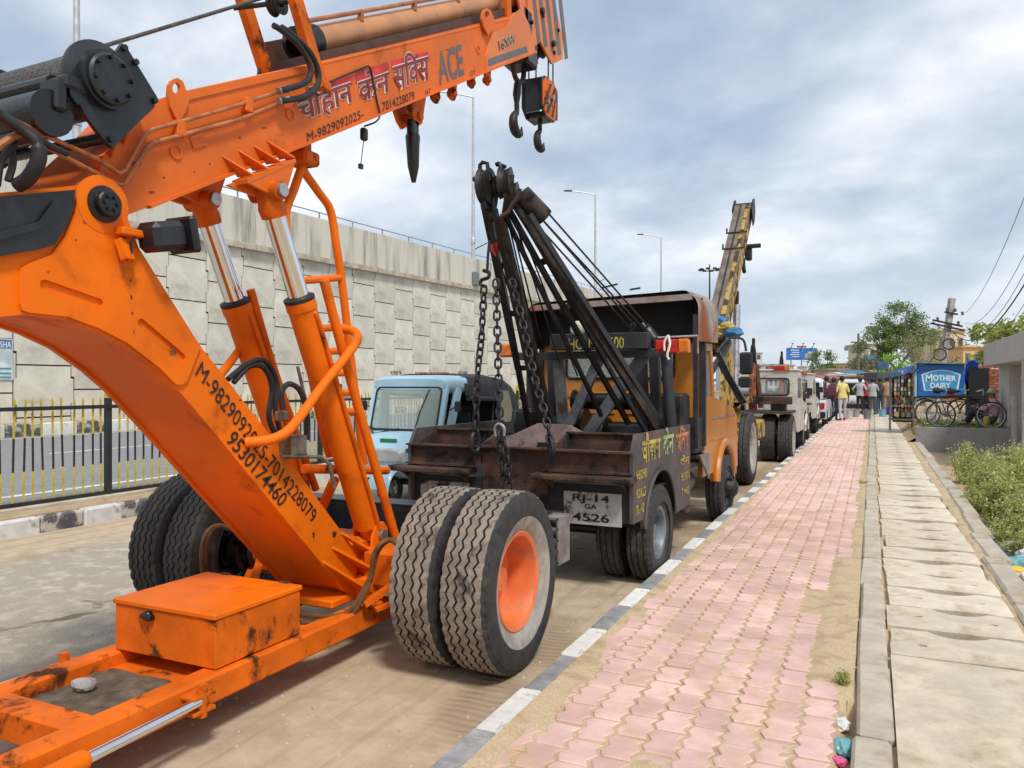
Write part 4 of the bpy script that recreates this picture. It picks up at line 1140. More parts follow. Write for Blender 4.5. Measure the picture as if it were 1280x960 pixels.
# cable drooping round the boom
q = MB(); q.tube(smooth_path([onX(u, v, BX1 + .012) for u, v in ((400, 108), (430, 95), (452, 86), (462, 84), (467, 105), (472, 130), (475, 143))] + [onX(470, 152, -2.84), onX(455, 158, -2.9)], 5), .006, 6); q.build('cable', RUBBER, boom)
q = MB(); q.box(onX(455, 168, -2.95), (.04, .05, .08), b=.01); q.tube([onX(455, 172, -2.95), onX(453, 190, -2.95), onX(451, 206, -2.95)], .003, 5); q.box(onX(451, 208, -2.95), (.02, .03, .03)); q.build('limit_switch', BLACKP, crane)
# ---- brackets and tackle along the underside of the boom
def ears(u, v, m=RUSTY, s=1.0):
    for x in (-2.95, -3.10):
        q = MB(); c = onX(u, v, BX1); q.prism([V((x, c.y + dy, c.z + dz)) for dy, dz in ((-.07 * s, .16 * s), (.09 * s, .22 * s), (.055 * s, -.02 * s), (.03 * s, -.06 * s), (-.03 * s, -.06 * s), (-.05 * s, -.02 * s))], (.025, 0, 0)); q.cyl((x - .02, c.y, c.z), (x + .045, c.y, c.z), .035 * s, 12); q.build('bracket', ORANGE_WORN, boom)
ears(576, 115, s=.8); ears(619, 98, s=.7)
q = MB(); c = onX(515, 140, -3.0); q.prism([V((-3.0, c.y + a, c.z + b_)) for a, b_ in ((-.14, .10), (.17, .25), (.09, -.06), (.03, -.10), (-.03, -.06))], (.03, 0, 0)); q.prism([V((-3.12, c.y + a, c.z + b_)) for a, b_ in ((-.14, .10), (.17, .25), (.09, -.06), (.03, -.10), (-.03, -.06))], (.03, 0, 0)); q.cyl((-3.14, c.y + .05, c.z - .02), (-2.95, c.y + .05, c.z - .02), .03, 12); q.build('bracket', ORANGE_WORN, boom)
q = MB(); a = onX(516, 150, -3.0); b_ = onX(516, 172, -3.0); e_ = onX(517, 228, -3.0)
q.box((a + b_) / 2, (.06, .09, (a - b_).length), b=.012); q.tube([b_ + V((0, 0, .02)), b_, b_ - V((0, 0, .05)), e_.lerp(b_, .35), e_], [.05, .055, .05, .042, .016], 12); q.build('tow_pin', BLACK_GREASE, crane)
def hook(mb, c, s, wid=1.0):
    """forged hook hanging from c, opening to +Y"""
    P = []; Rr = []
    for i in range(4): P.append(c + V((0, 0, -.08 * s * i / 3))); Rr.append(.020 * s)
    cc = c + V((0, .012 * s, -.17 * s))
    for i in range(15):
        a = R(105 + 255 * i / 14); P.append(cc + V((0, math.cos(a), math.sin(a))) * .075 * s); Rr.append(s * (.022 + .014 * math.sin(math.pi * min(1, i / 13))) * (1 if i < 12 else (15 - i) / 4.2))
    mb.tube(P, Rr, 10)
# shackle and swivel hook
q = MB(); a = onX(648, 82, -3.02); q.box(a + V((0, 0, .05)), (.16, .30, .05), b=.015)
q.tube(smooth_path([a + V((0, -.12, .05)), a + V((0, -.12, -.05)), a + V((0, -.06, -.14)), a + V((0, .06, -.14)), a + V((0, .12, -.05)), a + V((0, .12, .05))], 5), .025, 10); q.build('shackle', RUSTY, crane)
q = MB(); b_ = onX(647, 104, -3.02); q.tube([b_, onX(646, 118, -3.02), onX(646, 128, -3.02)], [.035, .04, .025], 12); hook(q, onX(646, 126, -3.02), 1.25); hk = q.build('swivel_hook', DARKSTEEL, crane)
# ---- boom head, ropes and hook block
HX1, HX0 = -2.90, -3.20
hd = [(662, 62), (648, -2), (640, -40), (676, -40), (692, -2), (703, 44), (704, 74), (690, 80), (676, 52)]
def hp(u, v, x): p = onX(u, v, HX1); return V((x, p.y, p.z))
q = MB(); q.prism([hp(u, v, HX1) for u, v in hd], (-.02, 0, 0)); q.prism([hp(u, v, HX0) for u, v in hd], (.02, 0, 0)); head_ = q.build('boom_head', COL, crane, ang=20)
q = MB()
for k in range(5):
    u = 663 + k * 8.6
    q.prism([hp(u, 14 + k * 4 - 34, HX1), hp(u + 4.2, 12 + k * 4 - 34, HX1), hp(u + 12.6, 52 + k * 5.2, HX1), hp(u + 8.6, 54 + k * 5.2, HX1)], (.003, 0, 0))
q.build('warning_stripe', INK_GREY, head_)
q = MB(); q.box(hp(668, 62, -3.05), (.27, .25, .30), b=.02); q.box(hp(660, 30, -3.05), (.30, .22, .3), b=.02); q.build('inner_section', BLACK_GREASE, head_)
for (u, v) in ((690, 55), (676, 14)):
    q = MB()
    for x in (-3.12, -3.05, -2.98): q.lathe([(.03, -.03), (.12, -.03), (.10, -.008), (.10, .008), (.12, .03), (.03, .03)], hp(u, v, x), (1, 0, 0), 24)
    q.cyl(hp(u, v, HX0 - .03), hp(u, v, HX1 + .035), .03, 12); q.build('sheave', DARKSTEEL, head_)
for (u, v) in ((678, 20), (697, 38), (692, 66), (664, 28)):
    q = MB(); p = hp(u, v, HX1); q.cyl(p, p + V((.02, 0, 0)), .02, 8); q.build('bolt', DARKSTEEL, head_)
bc = onX(684, 125, -2.97); bc.x = -3.05
for dx_, dy_ in ((-.07, -.12), (.0, -.10), (.05, .1), (.09, .13)):
    q = MB(); q.tube([bc + V((dx_, dy_, .18)), bc + V((dx_, dy_, .56))], .008, 6); q.build('hoist_rope', mat('steel_rope', (.09, .085, .08)), crane)
q = MB(); h_ = .20; Lb = .21
oct_ = [(-Lb, -.12), (-Lb + .10, -h_), (Lb - .10, -h_), (Lb, -.12), (Lb, .13), (Lb - .09, h_), (-Lb + .09, h_), (-Lb, .13)]
for sx in (-.11, .09): q.prism([bc + V((sx, a, b_)) for a, b_ in oct_], (.02, 0, 0))
q.box(bc + V((0, -Lb + .03, 0)), (.17, .03, .30)); q.box(bc + V((0, 0, h_ - .01)), (.19, .2, .03)); q.box(bc + V((0, 0, -h_ + .03)), (.17, .2, .06))
blk = q.build('hook_block', BLACKP, crane)
q = MB(); q.prism([bc + V((.111, a * .93, b_ * .93)) for a, b_ in oct_], (.003, 0, 0)); q.build('block_plate', ORANGE_WORN, blk)
q = MB()
for k in range(4):
    o_ = -.24 + k * .13
    pts = [(o_, -.16), (o_ + .06, -.16), (o_ + .06 + .22, .16), (o_ + .22, .16)]
    q.prism([bc + V((.114, max(-.19, min(.19, a)), b_)) for a, b_ in pts], (.003, 0, 0))
q.build('warning_stripe', INK_BLACK, blk)
for dy_, dz_, r_ in ((.02, .02, .03), (-.1, -.06, .02)):
    q = MB(); p = bc + V((.112, dy_, dz_)); q.cyl(p, p + V((.035, 0, 0)), r_, 10); q.build('bolt', STEEL, blk)
q = MB(); hook(q, bc + V((0, 0, -h_)), 1.15); q.build('hook', DARKSTEEL, blk)
# ---- pipe cage and handrails
PIPE = ORANGE
def pipe(name, pts, r=.026, m=PIPE, k=5):
    q = MB(); q.tube(smooth_path([onX(*p) for p in pts], k), r, 12); return q.build(name, m, crane)
pipe('boom_prop', [(378, 186, -3.0), (378, 200, -3.0), (380, 214, -3.0), (398, 240, -3.0), (413, 263, -3.0), (420, 305, -3.0), (427, 350, -3.0), (437, 435, -3.0), (455, 580, -3.0)], .025)
pipe('boom_prop', [(378, 206, -3.0), (368, 235, -3.0), (357, 268, -3.0), (362, 310, -3.0), (370, 368, -3.0), (400, 520, -3.0), (412, 570, -3.0)], .025)
q = MB(); q.box(onX(378, 199, -3.0), (.16, .14, .08), b=.015); q.box(onX(378, 187, -3.03), (.05, .12, .12), b=.01); q.build('prop_bracket', ORANGE_WORN, crane)
for a, b_ in (((366, 352), (426, 347)), ((385, 411), (432, 409)), ((404, 467), (440, 466)), ((412, 516), (449, 514)), ((395, 440), (436, 438)), ((408, 492), (446, 490))):
    q = MB(); q.cyl(onX(*a, -3.0), onX(*b_, -3.0), .022, 10); q.build('rung', PIPE, crane)
q = MB(); q.cyl(onX(380, 586, -2.95), onX(484, 588, -2.95), .028, 10); q.build('cross_tube', ORANGE_WORN, crane)
pipe('ladder_leg', [(405, 350, -2.76), (437, 470, -2.76), (495, 674, -2.72)], .028)
pipe('ladder_leg', [(313, 362, -3.22), (345, 470, -3.22), (395, 612, -3.22)], .024)
pipe('handrail', [(306, 553, -2.80), (330, 551, -2.74), (350, 545, -2.70), (368, 530, -2.68), (405, 480, -2.68), (440, 436, -2.68), (447, 422, -2.69), (440, 413, -2.74), (420, 412, -2.86)], .026)
pipe('handrail', [(270, 476, -3.25), (302, 434, -3.32)], .024)
pipe('brace_tube', [(400, 640, -3.1), (418, 600, -2.9)], .03)
for k, pts in enumerate(([(292, 478), (312, 458), (330, 460), (340, 485), (336, 520), (345, 545)], [(285, 474), (312, 453), (332, 452), (346, 478), (344, 510), (350, 540)], [(354, 512), (352, 490), (362, 480), (376, 490), (384, 520), (384, 550)])):
    q = MB(); q.tube(smooth_path([onX(u, v, -2.95 if k < 2 else -2.72) for u, v in pts], 6), .015, 8); q.build('hose', RUBBER, crane)
q = MB(); q.box(onX(366, 557, -2.76), (.10, .12, .11), b=.01); q.box(onX(352, 520, -2.78), (.05, .06, .05), b=.006); q.tube([onX(u, v, -2.72) for u, v in ((352, 571), (400, 571), (412, 580), (418, 610))], .011, 8); q.tube([onX(u, v, -2.72) for u, v in ((372, 458), (383, 505), (384, 540))], .009, 8); q.build('valve_block', mat('grubby_steel', (.16, .13, .10), .6, .4, var=.3, scale=12), crane)
# work lamp
lc = onX(203, 296, -2.72)
q = MB(); q.box(lc, (.14, .17, .125), Matrix.Rotation(R(12), 3, 'X'), b=.025); q.box(lc + V((.02, .09, .02)), (.17, .04, .155), Matrix.Rotation(R(12), 3, 'X'), b=.012); lamp = q.build('work_lamp', BLACKP, crane)
q = MB(); q.lathe([(.001, .02), (.05, .018), (.06, 0)], lc + V((.0, .112, .015)), (0, 1, .2), 20); q.build('lamp_glass', glass('lamp_glass', (.7, .7, .7), .9), lamp)
q = MB(); q.box(onX(166, 292, -2.76), (.06, .14, .03), b=.005); q.beam(onX(152, 300, -2.77), onX(160, 325, -2.74), .05, .03); q.build('lamp_bracket', ORANGE, lamp)
q = MB(); q.tube(smooth_path([onX(u, v, -2.74) for u, v in ((172, 294), (164, 302), (164, 318), (158, 325))], 5), .005, 6); q.build('lamp_wire', RUBBER, lamp)
# ---- chassis tongue with tool box
FZ = .30
q = MB()
for x in (-2.72, -3.38): q.beam((x, .2, FZ - .065), (x, 3.95, FZ - .065), .12, .13, b=.012)
for y in (1.98, 3.3): q.box((CX, y, FZ - .065), (.54, .13, .128), b=.01)
q.box((CX, 1.2, FZ - .065), (.54, .10, .12))
frame = q.build('tongue_frame', ORANGE_WORN, crane)
q = MB(); q.box((CX, 2.42, FZ - .075), (.54, .74, .012)); q.build('floor_plate', ORANGE_WORN, frame)
q = MB(); gx = 14
vs = [(-3.30 + .60 * i / gx, 2.08 + .44 * j / gx, FZ - .062 + .010 * nz3(i * .5, j * .5) + .02 * max(0, nz3(i * .21 + 3, j * .21)) + (.035 if i == gx else 0)) for j in range(gx + 1) for i in range(gx + 1)]
q.add(vs, [(j * (gx + 1) + i, j * (gx + 1) + i + 1, (j + 1) * (gx + 1) + i + 1, (j + 1) * (gx + 1) + i) for j in range(gx) for i in range(gx)])
mt = q.build('floor_mat', mat('dirty_mat', (.115, .09, .062), .95, var=.3, scale=12, dirt='#6a5640', amt=.35, dscale=14, bump=.6, bscale=60)); tag(mt, 'dusty brown rubber mat lying behind the orange tool box', 'mat')
BXC = V((-3.02, 2.865, 0))
q = MB(); q.box((BXC.x, BXC.y, .418), (.66, .57, .225), b=.004); tb = q.build('tool_box', ORANGE_WORN, crane)
q = MB(); q.box((BXC.x, BXC.y, .543), (.675, .59, .024), b=.004); q.build('box_lid', ORANGE, tb)
q = MB(); q.box((BXC.x - .09, 2.568, .50), (.045, .035, .045), b=.008); q.cyl((BXC.x - .12, 2.56, .50), (BXC.x - .05, 2.56, .50), .014, 10); q.build('latch', BLACK_GREASE, tb)
for dx_ in (-.2, .22):
    q = MB(); q.box((BXC.x + dx_, 3.158, .556), (.06, .03, .012), b=.003); q.cyl((BXC.x + dx_ - .035, 3.165, .552), (BXC.x + dx_ + .035, 3.165, .552), .008, 8); q.build('hinge', RUSTY, tb)
q = MB(); bmx = bmesh.new(); bmesh.ops.create_icosphere(bmx, subdivisions=2, radius=1)
vs = [V((v.co.x * .06, v.co.y * .045, v.co.z * .03)) * (1 + .25 * nz3(v.co.x * 1.5, v.co.y * 1.5, v.co.z * 1.5)) + V((-3.16, 2.28, FZ - .03)) for v in bmx.verts]
q.add(vs, [[v.index for v in f.verts] for f in bmx.faces]); bmx.free()
tag(q.build('stone', mat('grey_stone', (.36, .34, .33), .8, var=.15, scale=20, bump=.4), ang=25), 'fist sized grey stone on the rubber mat', 'stone')
for s, x in ((1, -2.60), (-1, -3.50)):
    c = V((x, 2.42, .245)); q = MB(); q.box(c + V((-s * .03, 0, .02)), (.10, .12, .018), b=.004); q.box(c + V((-s * .03, 0, -.045)), (.10, .12, .018), b=.004); q.cyl(c + V((0, 0, -.07)), c + V((0, 0, .055)), .022, 12); q.box(c + V((0, 0, .06)), (.035, .035, .02)); q.build('pin_bracket', ORANGE_WORN, frame)
    q = MB(); q.cyl(c + V((0, -.02, 0)), c + V((s * .04, -.62, .005)), .022, 16); st = q.build('steering_rod', CHROME, crane)
    q = MB(); q.tube([c + V((s * .038, -.56, .005)), c + V((s * .038, -.58, .005)), c + V((s * .09, -1.5, .01))], [.028, .04, .04], 16); q.build('steering_cylinder', ORANGE, crane)
# hydraulic lines along the tongue and to the hubs
for k in range(2):
    q = MB(); q.tube(smooth_path([onX(u, v, X) for u, v, X in ((375, 768 + 10 * k, -2.80), (420, 770 + 9 * k, -2.74), (440, 760 + 9 * k, -2.68), (462, 722 + 6 * k, -2.60), (467 + 3 * k, 695, -2.56), (476 + 3 * k, 680, -2.52), (488 + 2 * k, 675, -2.5), (498, 682, -2.46))], 6), .014, 10); q.build('hose', mat('brown_hose', (.13, .062, .022), .6, var=.25, scale=14), crane)
    q = MB(); q.tube(smooth_path([onX(u, v, -3.62) for u, v in ((254 + 4 * k, 720), (252 + 4 * k, 690), (258 + 4 * k, 666), (272 + 3 * k, 657), (286, 662))], 6), .014, 10); q.build('hose', MATS['brown_hose'], crane)
# ---- front bumper and step
q = MB(); q.box((CX - .05, 4.62, .62), (2.45, .06, .26), b=.01); q.box((CX - .05, 4.70, .742), (2.45, .22, .012)); q.box((CX, 4.3, .4), (.7, .8, .12)); bump_ = q.build('front_bumper', BLACKP, crane)
q = MB(); q.box((-1.80, 4.62, .60), (.012, .2, .30)); q.box((-1.90, 4.62, .60), (.012, .2, .30))
for z in (.47, .54, .61, .68, .745): q.box((-1.85, 4.62, z), (.11, .2, .012))
q.build('step', mat('step_steel', (.24, .22, .20), .6, .4, var=.2, scale=9, dirt='#4a3a2c', amt=.3), bump_)
# ================================================================== DARK WRECKER TRUCK
CHARP = mat('charcoal_paint', (.022, .024, .029), .55, .1, var=.25, scale=5, dirt='#4a3a30', amt=.30, dscale=4, dirt2='#8a8078', amt2=.05, d2scale=22, bump=.15)
PANELP = mat('scuffed_panel', (.075, .062, .062), .6, var=.25, scale=4, dirt='#6a4a3a', amt=.32, dscale=4, dirt2='#b0a89c', amt2=.08, d2scale=30, bump=.15)
ROOFM = mat('rusty_roof', (.30, .27, .25), .7, .2, var=.2, scale=3, dirt='#8a4a2c', amt=.5, dscale=2.2, dsharp=.12, bump=.2)
CABO = mat('cab_orange', (.46, .165, .018), .35, var=.08, scale=2, dirt='#6a3a14', amt=.12, dscale=3, coat=.3)
PINKRUST = mat('pale_rust', (.23, .155, .14), .8, var=.2, scale=7, dirt='#3a2622', amt=.3, dscale=6, bump=.3)
DARKIN = mat('black_interior_and_shade', (.010, .010, .011), .8, var=.2)  # black seats and floors; also paints the shade inside the canopy
wrk = thing('wrecker_truck', 'dark recovery truck with twin lifting booms, rusty canopy and orange cab', 'tow truck', (-2.6, 5.56, 0), R(-1.5))
T = world_of(wrk)
def LM(): return MB(T)
def truck_tyre(R0, w, rim, m=None): return tyre_mesh(R0, w, rim, (-.05, 0, .05), 40, m or [TYRE_WORN, TYRE_BLACK, TYRE_WORN], amp=.004)
wt = truck_tyre(.385, .20, .215)
wr = rim_mesh(.21, .20, .10, mat('rim_blue_grey', (.16, .19, .21), .5, .3, var=.2, scale=8, dirt='#5a5048', amt=.25), .07, 6)
wr_in = rim_mesh(.21, .20, .10, MATS['rim_blue_grey'], .07, 6, -1)
for x, sd in ((.93, 1), (.68, -1), (-.68, 1), (-.93, -1)):
    w = inst(wr if sd > 0 else wr_in, 'wheel', wrk, loc=(x, .68, .385)); inst(wt, 'tyre', w); w.rotation_euler = (x, 0, 0)
for x, sd in ((.88, 1), (-.88, -1)):
    w = inst(wr_in if sd > 0 else wr, 'wheel', wrk, loc=(x, 3.72, .385)); inst(wt, 'tyre', w); w.rotation_euler = (x, 0, 0)
    q = LM(); q.lathe([(.17, .02), (.12, .05), (.10, .12), (.06, .15), (.001, .16)], (x + sd * .05, 3.72, .385), (sd, 0, 0), 20)
    for i in range(6): a = i * math.pi / 3; c = V((x + sd * .10, 3.72 + .135 * math.cos(a), .385 + .135 * math.sin(a))); q.cyl(c, c + V((sd * .05, 0, 0)), .018, 6)
    q.build('front_hub', DARKSTEEL, wrk)
q = LM(); q.cyl((-.9, .68, .385), (.9, .68, .385), .06); q.box((0, .68, .385), (.3, .3, .26), b=.08); q.build('rear_axle', BLACK_GREASE, wrk)
q = LM()
for s in (-1, 1): q.beam((s * .4, .1, .62), (s * .4, 4.5, .62), .07, .16)
for y in (.3, 1.4, 2.4): q.box((0, y, .62), (.8, .08, .12))
q.build('chassis', BLACK_GREASE, wrk)
# body side with wheel arch
def side_panel(x0):
    o = [(0, .56), (0, 1.08), (.09, 1.22), (1.75, 1.22), (1.75, .46), (1.22, .46)]
    arc = [(.74 + .46 * math.cos(R(a)), .44 + .46 * math.sin(R(a))) for a in range(5, 176, 10)]
    arc = [p for p in arc if p[1] > .47]
    o = o + arc + [(.24, .56)]
    return [V((x0, y, z)) for y, z in o], [V((x0, y, z)) for y, z in arc]
for s in (1, -1):
    o, arc = side_panel(s * 1.0)
    q = LM(); q.prism(o, (-s * .03, 0, 0)); q.build('side_panel', PANELP, wrk, ang=20)
    q = LM(); q.tube([p + V((s * .006, 0, 0)) for p in arc], .014, 6); q.build('arch_lip', PANELP, wrk)
    q = LM()
    for i in range(len(arc) - 1):
        a, b_ = arc[i], arc[i + 1]; q.add([a, b_, b_ - V((s * .5, 0, 0)), a - V((s * .5, 0, 0))], [(0, 1, 2, 3)])
    q.build('wheel_housing', DARKSTEEL, wrk)
    q = LM(); q.box((s * .97, 1.62, .44), (.12, .3, .03)); q.build('side_step', RUSTY, wrk)
# painted lines on the near side panel
q = LM()
words = [('चौहान', .14, .62, 1.02, .14), ('केन', .70, 1.02, 1.04, .14)]
wm = [INK_YELLOW, mat('ink_green', (.30, .38, .16), .6, var=.25, dirt='#3a3028', amt=.25, dscale=16), mat('ink_brick', (.42, .16, .07), .6, var=.25, dirt='#3a3028', amt=.25, dscale=16)]
for body, a, b_, z, h, mi, ex in (('चौहान', .20, .72, 1.00, .15, 0, None), ('केन', .80, 1.14, 1.01, .15, 1, ra_stroke(.40, .22)), ('सिवस', 1.20, 1.68, 1.00, .15, 2, reph(1.42, .66))):
    q = LM(); letter(q, body, (1.0, a, z), (1.0, b_, z), (1.0, a, z + h), (1, 0, 0), .003, bold=.03, cap=.62, extra=ex); q.build('painted_name', wm[mi], wrk, smooth=False)
for body, a, b_, z, h in (('98290', .06, .34, .88, .07), ('92025', .06, .30, .74, .07), ('70142', .06, .26, .62, .07), ('केन', 1.36, 1.70, .86, .07), ('95301', 1.40, 1.70, .72, .07), ('74460', 1.42, 1.70, .58, .07)):
    q = LM(); letter(q, body, (1.0, a, z), (1.0, b_, z), (1.0, a, z + h), (1, 0, 0), .003, bold=.02); q.build('painted_line', INK_YELLOW, wrk, smooth=False)
# rear: rusty beams, shelves, plates
for x0, x1 in ((-1.0, -.30), (.28, .99)):
    q = LM(); q.box(((x0 + x1) / 2, .03, 1.01), (x1 - x0, .02, .15)); q.box(((x0 + x1) / 2, .0, 1.088), (x1 - x0, .08, .014)); q.box(((x0 + x1) / 2, .0, .932), (x1 - x0, .08, .014)); q.build('rear_beam', RUSTY, wrk)
q = LM(); q.box((0, .045, .845), (.575, .03, .49)); q.box((0, .0, 1.094), (.575, .08, .014)); q.build('rear_centre_plate', RUSTY, wrk)
for x0, x1, z in ((-1.12, -.34, .89), (.22, 1.02, .89)):
    q = LM(); q.box(((x0 + x1) / 2, -.05, z), (x1 - x0, .18, .045), b=.01)
    for xx in (x0 + .1, x1 - .1): q.prism([V((xx, .04, z - .02)), V((xx, -.11, z - .02)), V((xx, .04, z - .10))], (.02, 0, 0))
    q.build('rear_shelf', RUSTY, wrk)
q = LM(); q.box((0, .07, .69), (1.94, .03, .28)); q.build('rear_skirt', CHARP, wrk)
PLW = mat('plate_white', (.44, .42, .39), .7, var=.1, scale=6, dirt='#4a3428', amt=.42, dscale=9, dirt2='#2a1c14', amt2=.12, d2scale=26)
q = LM(); q.box((.66, .045, .645), (.47, .012, .25), b=.003); pl = q.build('number_plate', PLW, wrk)
for body, x0, x1, z, h in (('RJ-14', .50, .80, .70, .052), ('GA', .60, .70, .645, .036), ('4526', .50, .80, .55, .058)):
    q = LM(); letter(q, body, (x0, .039, z), (x1, .039, z), (x0, .039, z + h), (0, -1, 0), .003, bold=.02); q.build('lettering', INK_BLACK, pl, smooth=False)
q = LM(); q.box((-.66, .045, .66), (.48, .012, .24), b=.003); q.build('number_plate', mat('plate_rusted', (.40, .35, .31), .7, var=.1, dirt='#4a2414', amt=.55, dscale=8), wrk)
# bed: floor, bins, humped plate
q = LM(); q.box((0, .9, .74), (1.9, 1.7, .03)); q.build('bed_floor', CHARP, wrk)
for x0, x1 in ((-.97, -.32), (.30, .96)):
    q = LM()
    q.prism([V((x0, .06, 1.09)), V((x0, .42, 1.20)), V((x0, .42, 1.0)), V((x0, .06, .95))], (.02, 0, 0)); q.prism([V((x1, .06, 1.09)), V((x1, .42, 1.20)), V((x1, .42, 1.0)), V((x1, .06, .95))], (-.02, 0, 0))
    q.box(((x0 + x1) / 2, .42, 1.08), (x1 - x0, .02, .24)); q.box(((x0 + x1) / 2, .41, 1.2), (x1 - x0, .05, .014)); q.build('bin', RUSTY, wrk)
q = LM(); q.prism([V((-.52, .70, .92)), V((.54, .70, .92)), V((.50, .72, 1.10)), V((.18, .74, 1.24)), V((-.12, .74, 1.25)), V((-.5, .72, 1.08))], (0, .03, 0)); q.build('hump_plate', PINKRUST, wrk)
q = LM(); q.box((.0, .695, 1.06), (.2, .012, .05)); q.build('slot_plate', DARKSTEEL, wrk)
# ---- wrecker frame
FY = 7.0
def fy(u, v, Y=FY): return onY(u, v, Y)
q = MB(); q.beam(fy(645, 446), fy(838, 441), .10, .07); q.build('cross_bar', CHARP, wrk)
q = MB(); q.beam(fy(690, 428, FY - .04), fy(812, 426, FY - .04), .12, .155, b=.008); hb = q.build('name_beam', CHARP, wrk)
q = MB(); letter(q, 'HOLMES 600', fy(711, 437, FY - .10), fy(780, 435, FY - .10), fy(711, 423, FY - .10), (0, -1, 0), .004, bold=.01); q.build('lettering', INK_YELLOW, hb, smooth=False)
for a, b_, w in (((697, 443), (706, 552), .10), ((808, 440), (728, 552), .11), ((752, 442), (708, 540), .09)):
    q = MB(); q.beam(fy(*a, FY + (.03 if w < .11 else .06)), fy(*b_, FY + .06), w, .06, V((0, -1, 0))); q.build('frame_brace', mat('brace_grey', (.12, .125, .135), .55, .3, var=.2, scale=7, dirt='#3a2e28', amt=.3), wrk)
for u in (834,):
    q = MB(); q.cyl(fy(u - 2, 438), fy(u + 6, 552), .05, 14); q.build('frame_post', CHARP, wrk)
for u, w in ((802, .09), (818, .09), (668, .07), (688, .06)):
    q = MB(); q.beam(fy(u, 446, 7.3), fy(u + 4, 545, 7.3), w, w); q.build('frame_post', CHARP, wrk)
# tail lights
REDL = mat('lens_red', (.45, .015, .012), .25, var=.15, scale=20); AMB = mat('lens_amber', (.60, .16, .012), .25, var=.15, scale=20)
a, b_ = fy(820, 434), fy(862, 432)
q = MB(); q.beam(a, a.lerp(b_, .68), .10, .125, b=.01); tl = q.build('tail_light', REDL, wrk)
q = MB(); q.beam(a.lerp(b_, .69), b_, .10, .125, b=.01); q.build('indicator_lens', AMB, tl)
q = MB(); q.tube([a + V((0, .06, .09)), b_ + V((.06, .06, .09)), b_ + V((.06, .06, -.07))], .012, 8); q.build('light_guard', STEEL, tl)
q = MB(); c = fy(835, 430, 6.93); q.tube(smooth_path([c + V((0, 0, .08)), c + V((.02, -.01, .0)), c + V((-.005, -.01, -.10)), c + V((.01, 0, -.14))], 4), .012, 6); q.tube(smooth_path([c + V((0, 0, .08)), c + V((-.03, -.01, .02)), c + V((-.03, -.01, -.06))], 4), .01, 6); q.build('rag', INK_WHITE, tl)
q = MB(); q.box(fy(634, 438, 7.1), (.16, .08, .14), b=.02); q.build('tail_light', AMB, wrk)
q = MB(); q.lathe([(.001, .06), (.05, .05), (.08, 0), (.07, -.04), (.001, -.05)], fy(722, 411, 7.2), (0, -1, 0), 18); q.build('round_lamp', mat('lamp_cream', (.55, .5, .38), .35), wrk)
# ---- twin booms
BOOMR = mat('boom_brown', (.045, .033, .027), .6, .3, var=.35, scale=7, dirt='#1a1614', amt=.4, dscale=5, dirt2='#6a5648', amt2=.06, d2scale=24, bump=.2)
def rail(pts, w, h, m=BOOMR):
    q = MB()
    P = [onY(*p) for p in pts]
    for i in range(len(P) - 1): q.beam(P[i], P[i + 1], w, h)
    return q.build('boom_rail', m, wrk)
TY, BY = 5.75, 7.05
rail([(642, 250, TY), (828, 546, BY)], .05, .07)
rail([(636, 262, TY), (786, 530, BY)], .035, .045, DARKSTEEL)
rail([(630, 266, TY), (752, 520, BY - .15)], .03, .035, DARKSTEEL)
rail([(648, 262, TY), (812, 548, BY + .15)], .03, .04, DARKSTEEL)
rail([(662, 268, TY), (838, 548, BY + .1)], .035, .045, CHARP)
rail([(610, 258, TY), (664, 548, BY)], .045, .055, DARKSTEEL)
rail([(626, 272, TY), (694, 548, BY)], .05, .07)
rail([(618, 262, TY), (680, 545, BY - .1)], .045, .05, CHARP)
rail([(605, 262, TY), (646, 460, BY - .2)], .035, .04, DARKSTEEL)
for (a, b_) in (((672, 330), (692, 322)), ((700, 390), (728, 372)), ((621, 330), (641, 335)), ((632, 390), (655, 395)), ((645, 460), (674, 460))):
    k = (a[1] - 250) / 300; q = MB(); q.beam(onY(*a, TY + (BY - TY) * k), onY(*b_, TY + (BY - TY) * k), .04, .05); q.build('boom_tie', BOOMR, wrk)
# boom heads: sheaves, cheeks, handles
def disc(u, v, Y, r, w, name='sheave', m=DARKSTEEL, ax=(1, .25, 0)):
    q = MB(); q.lathe([(.001, -w), (r * .3, -w), (r, -w), (r * .86, -w * .3), (r * .86, w * .3), (r, w), (r * .3, w), (.001, w)], onY(u, v, Y), ax, 26); return q.build(name, m, wrk)
disc(632, 229, 5.72, .13, .05); disc(608, 233, 5.66, .15, .04, ax=(1, .05, 0)); disc(640, 246, 5.78, .12, .05)
for s in (-.06, .06):
    q = MB(); c = onY(632, 229, 5.72); q.beam(c + V((s, -.02, .06)), onY(622, 276, 5.8) + V((s, 0, 0)), .035, .06, V((0, -1, 0))); q.build('cheek_plate', BOOMR, wrk)
q = MB(); q.cyl(onY(652, 243, 5.78), onY(680, 272, 5.95), .085, 18); q.build('rope_drum', BOOMR, wrk)
q = MB(); q.tube([onY(600, 224, 5.64), onY(600, 206, 5.64), onY(603, 203, 5.64), onY(609, 204, 5.64), onY(612, 226, 5.64)], .018, 8); q.build('rope_guard', BLACK_GREASE, wrk)
q = MB(); q.beam(onY(601, 216, 5.64), onY(607, 262, 5.64), .05, .06); q.beam(onY(612, 216, 5.7), onY(614, 264, 5.7), .04, .06); q.cyl(onY(592, 224, 5.66), onY(616, 224, 5.66), .022, 8); q.build('cheek_plate', BLACK_GREASE, wrk)
q = MB(); q.tube(smooth_path([onY(u, v, 5.7) for u, v in ((620, 206), (624, 205), (627, 211), (626, 216))], 4), .02, 8); q.tube(smooth_path([onY(u, v, 5.7) for u, v in ((632, 209), (627, 207), (624, 209))], 4), .016, 8); q.build('hook_stub', BLACK_GREASE, wrk)
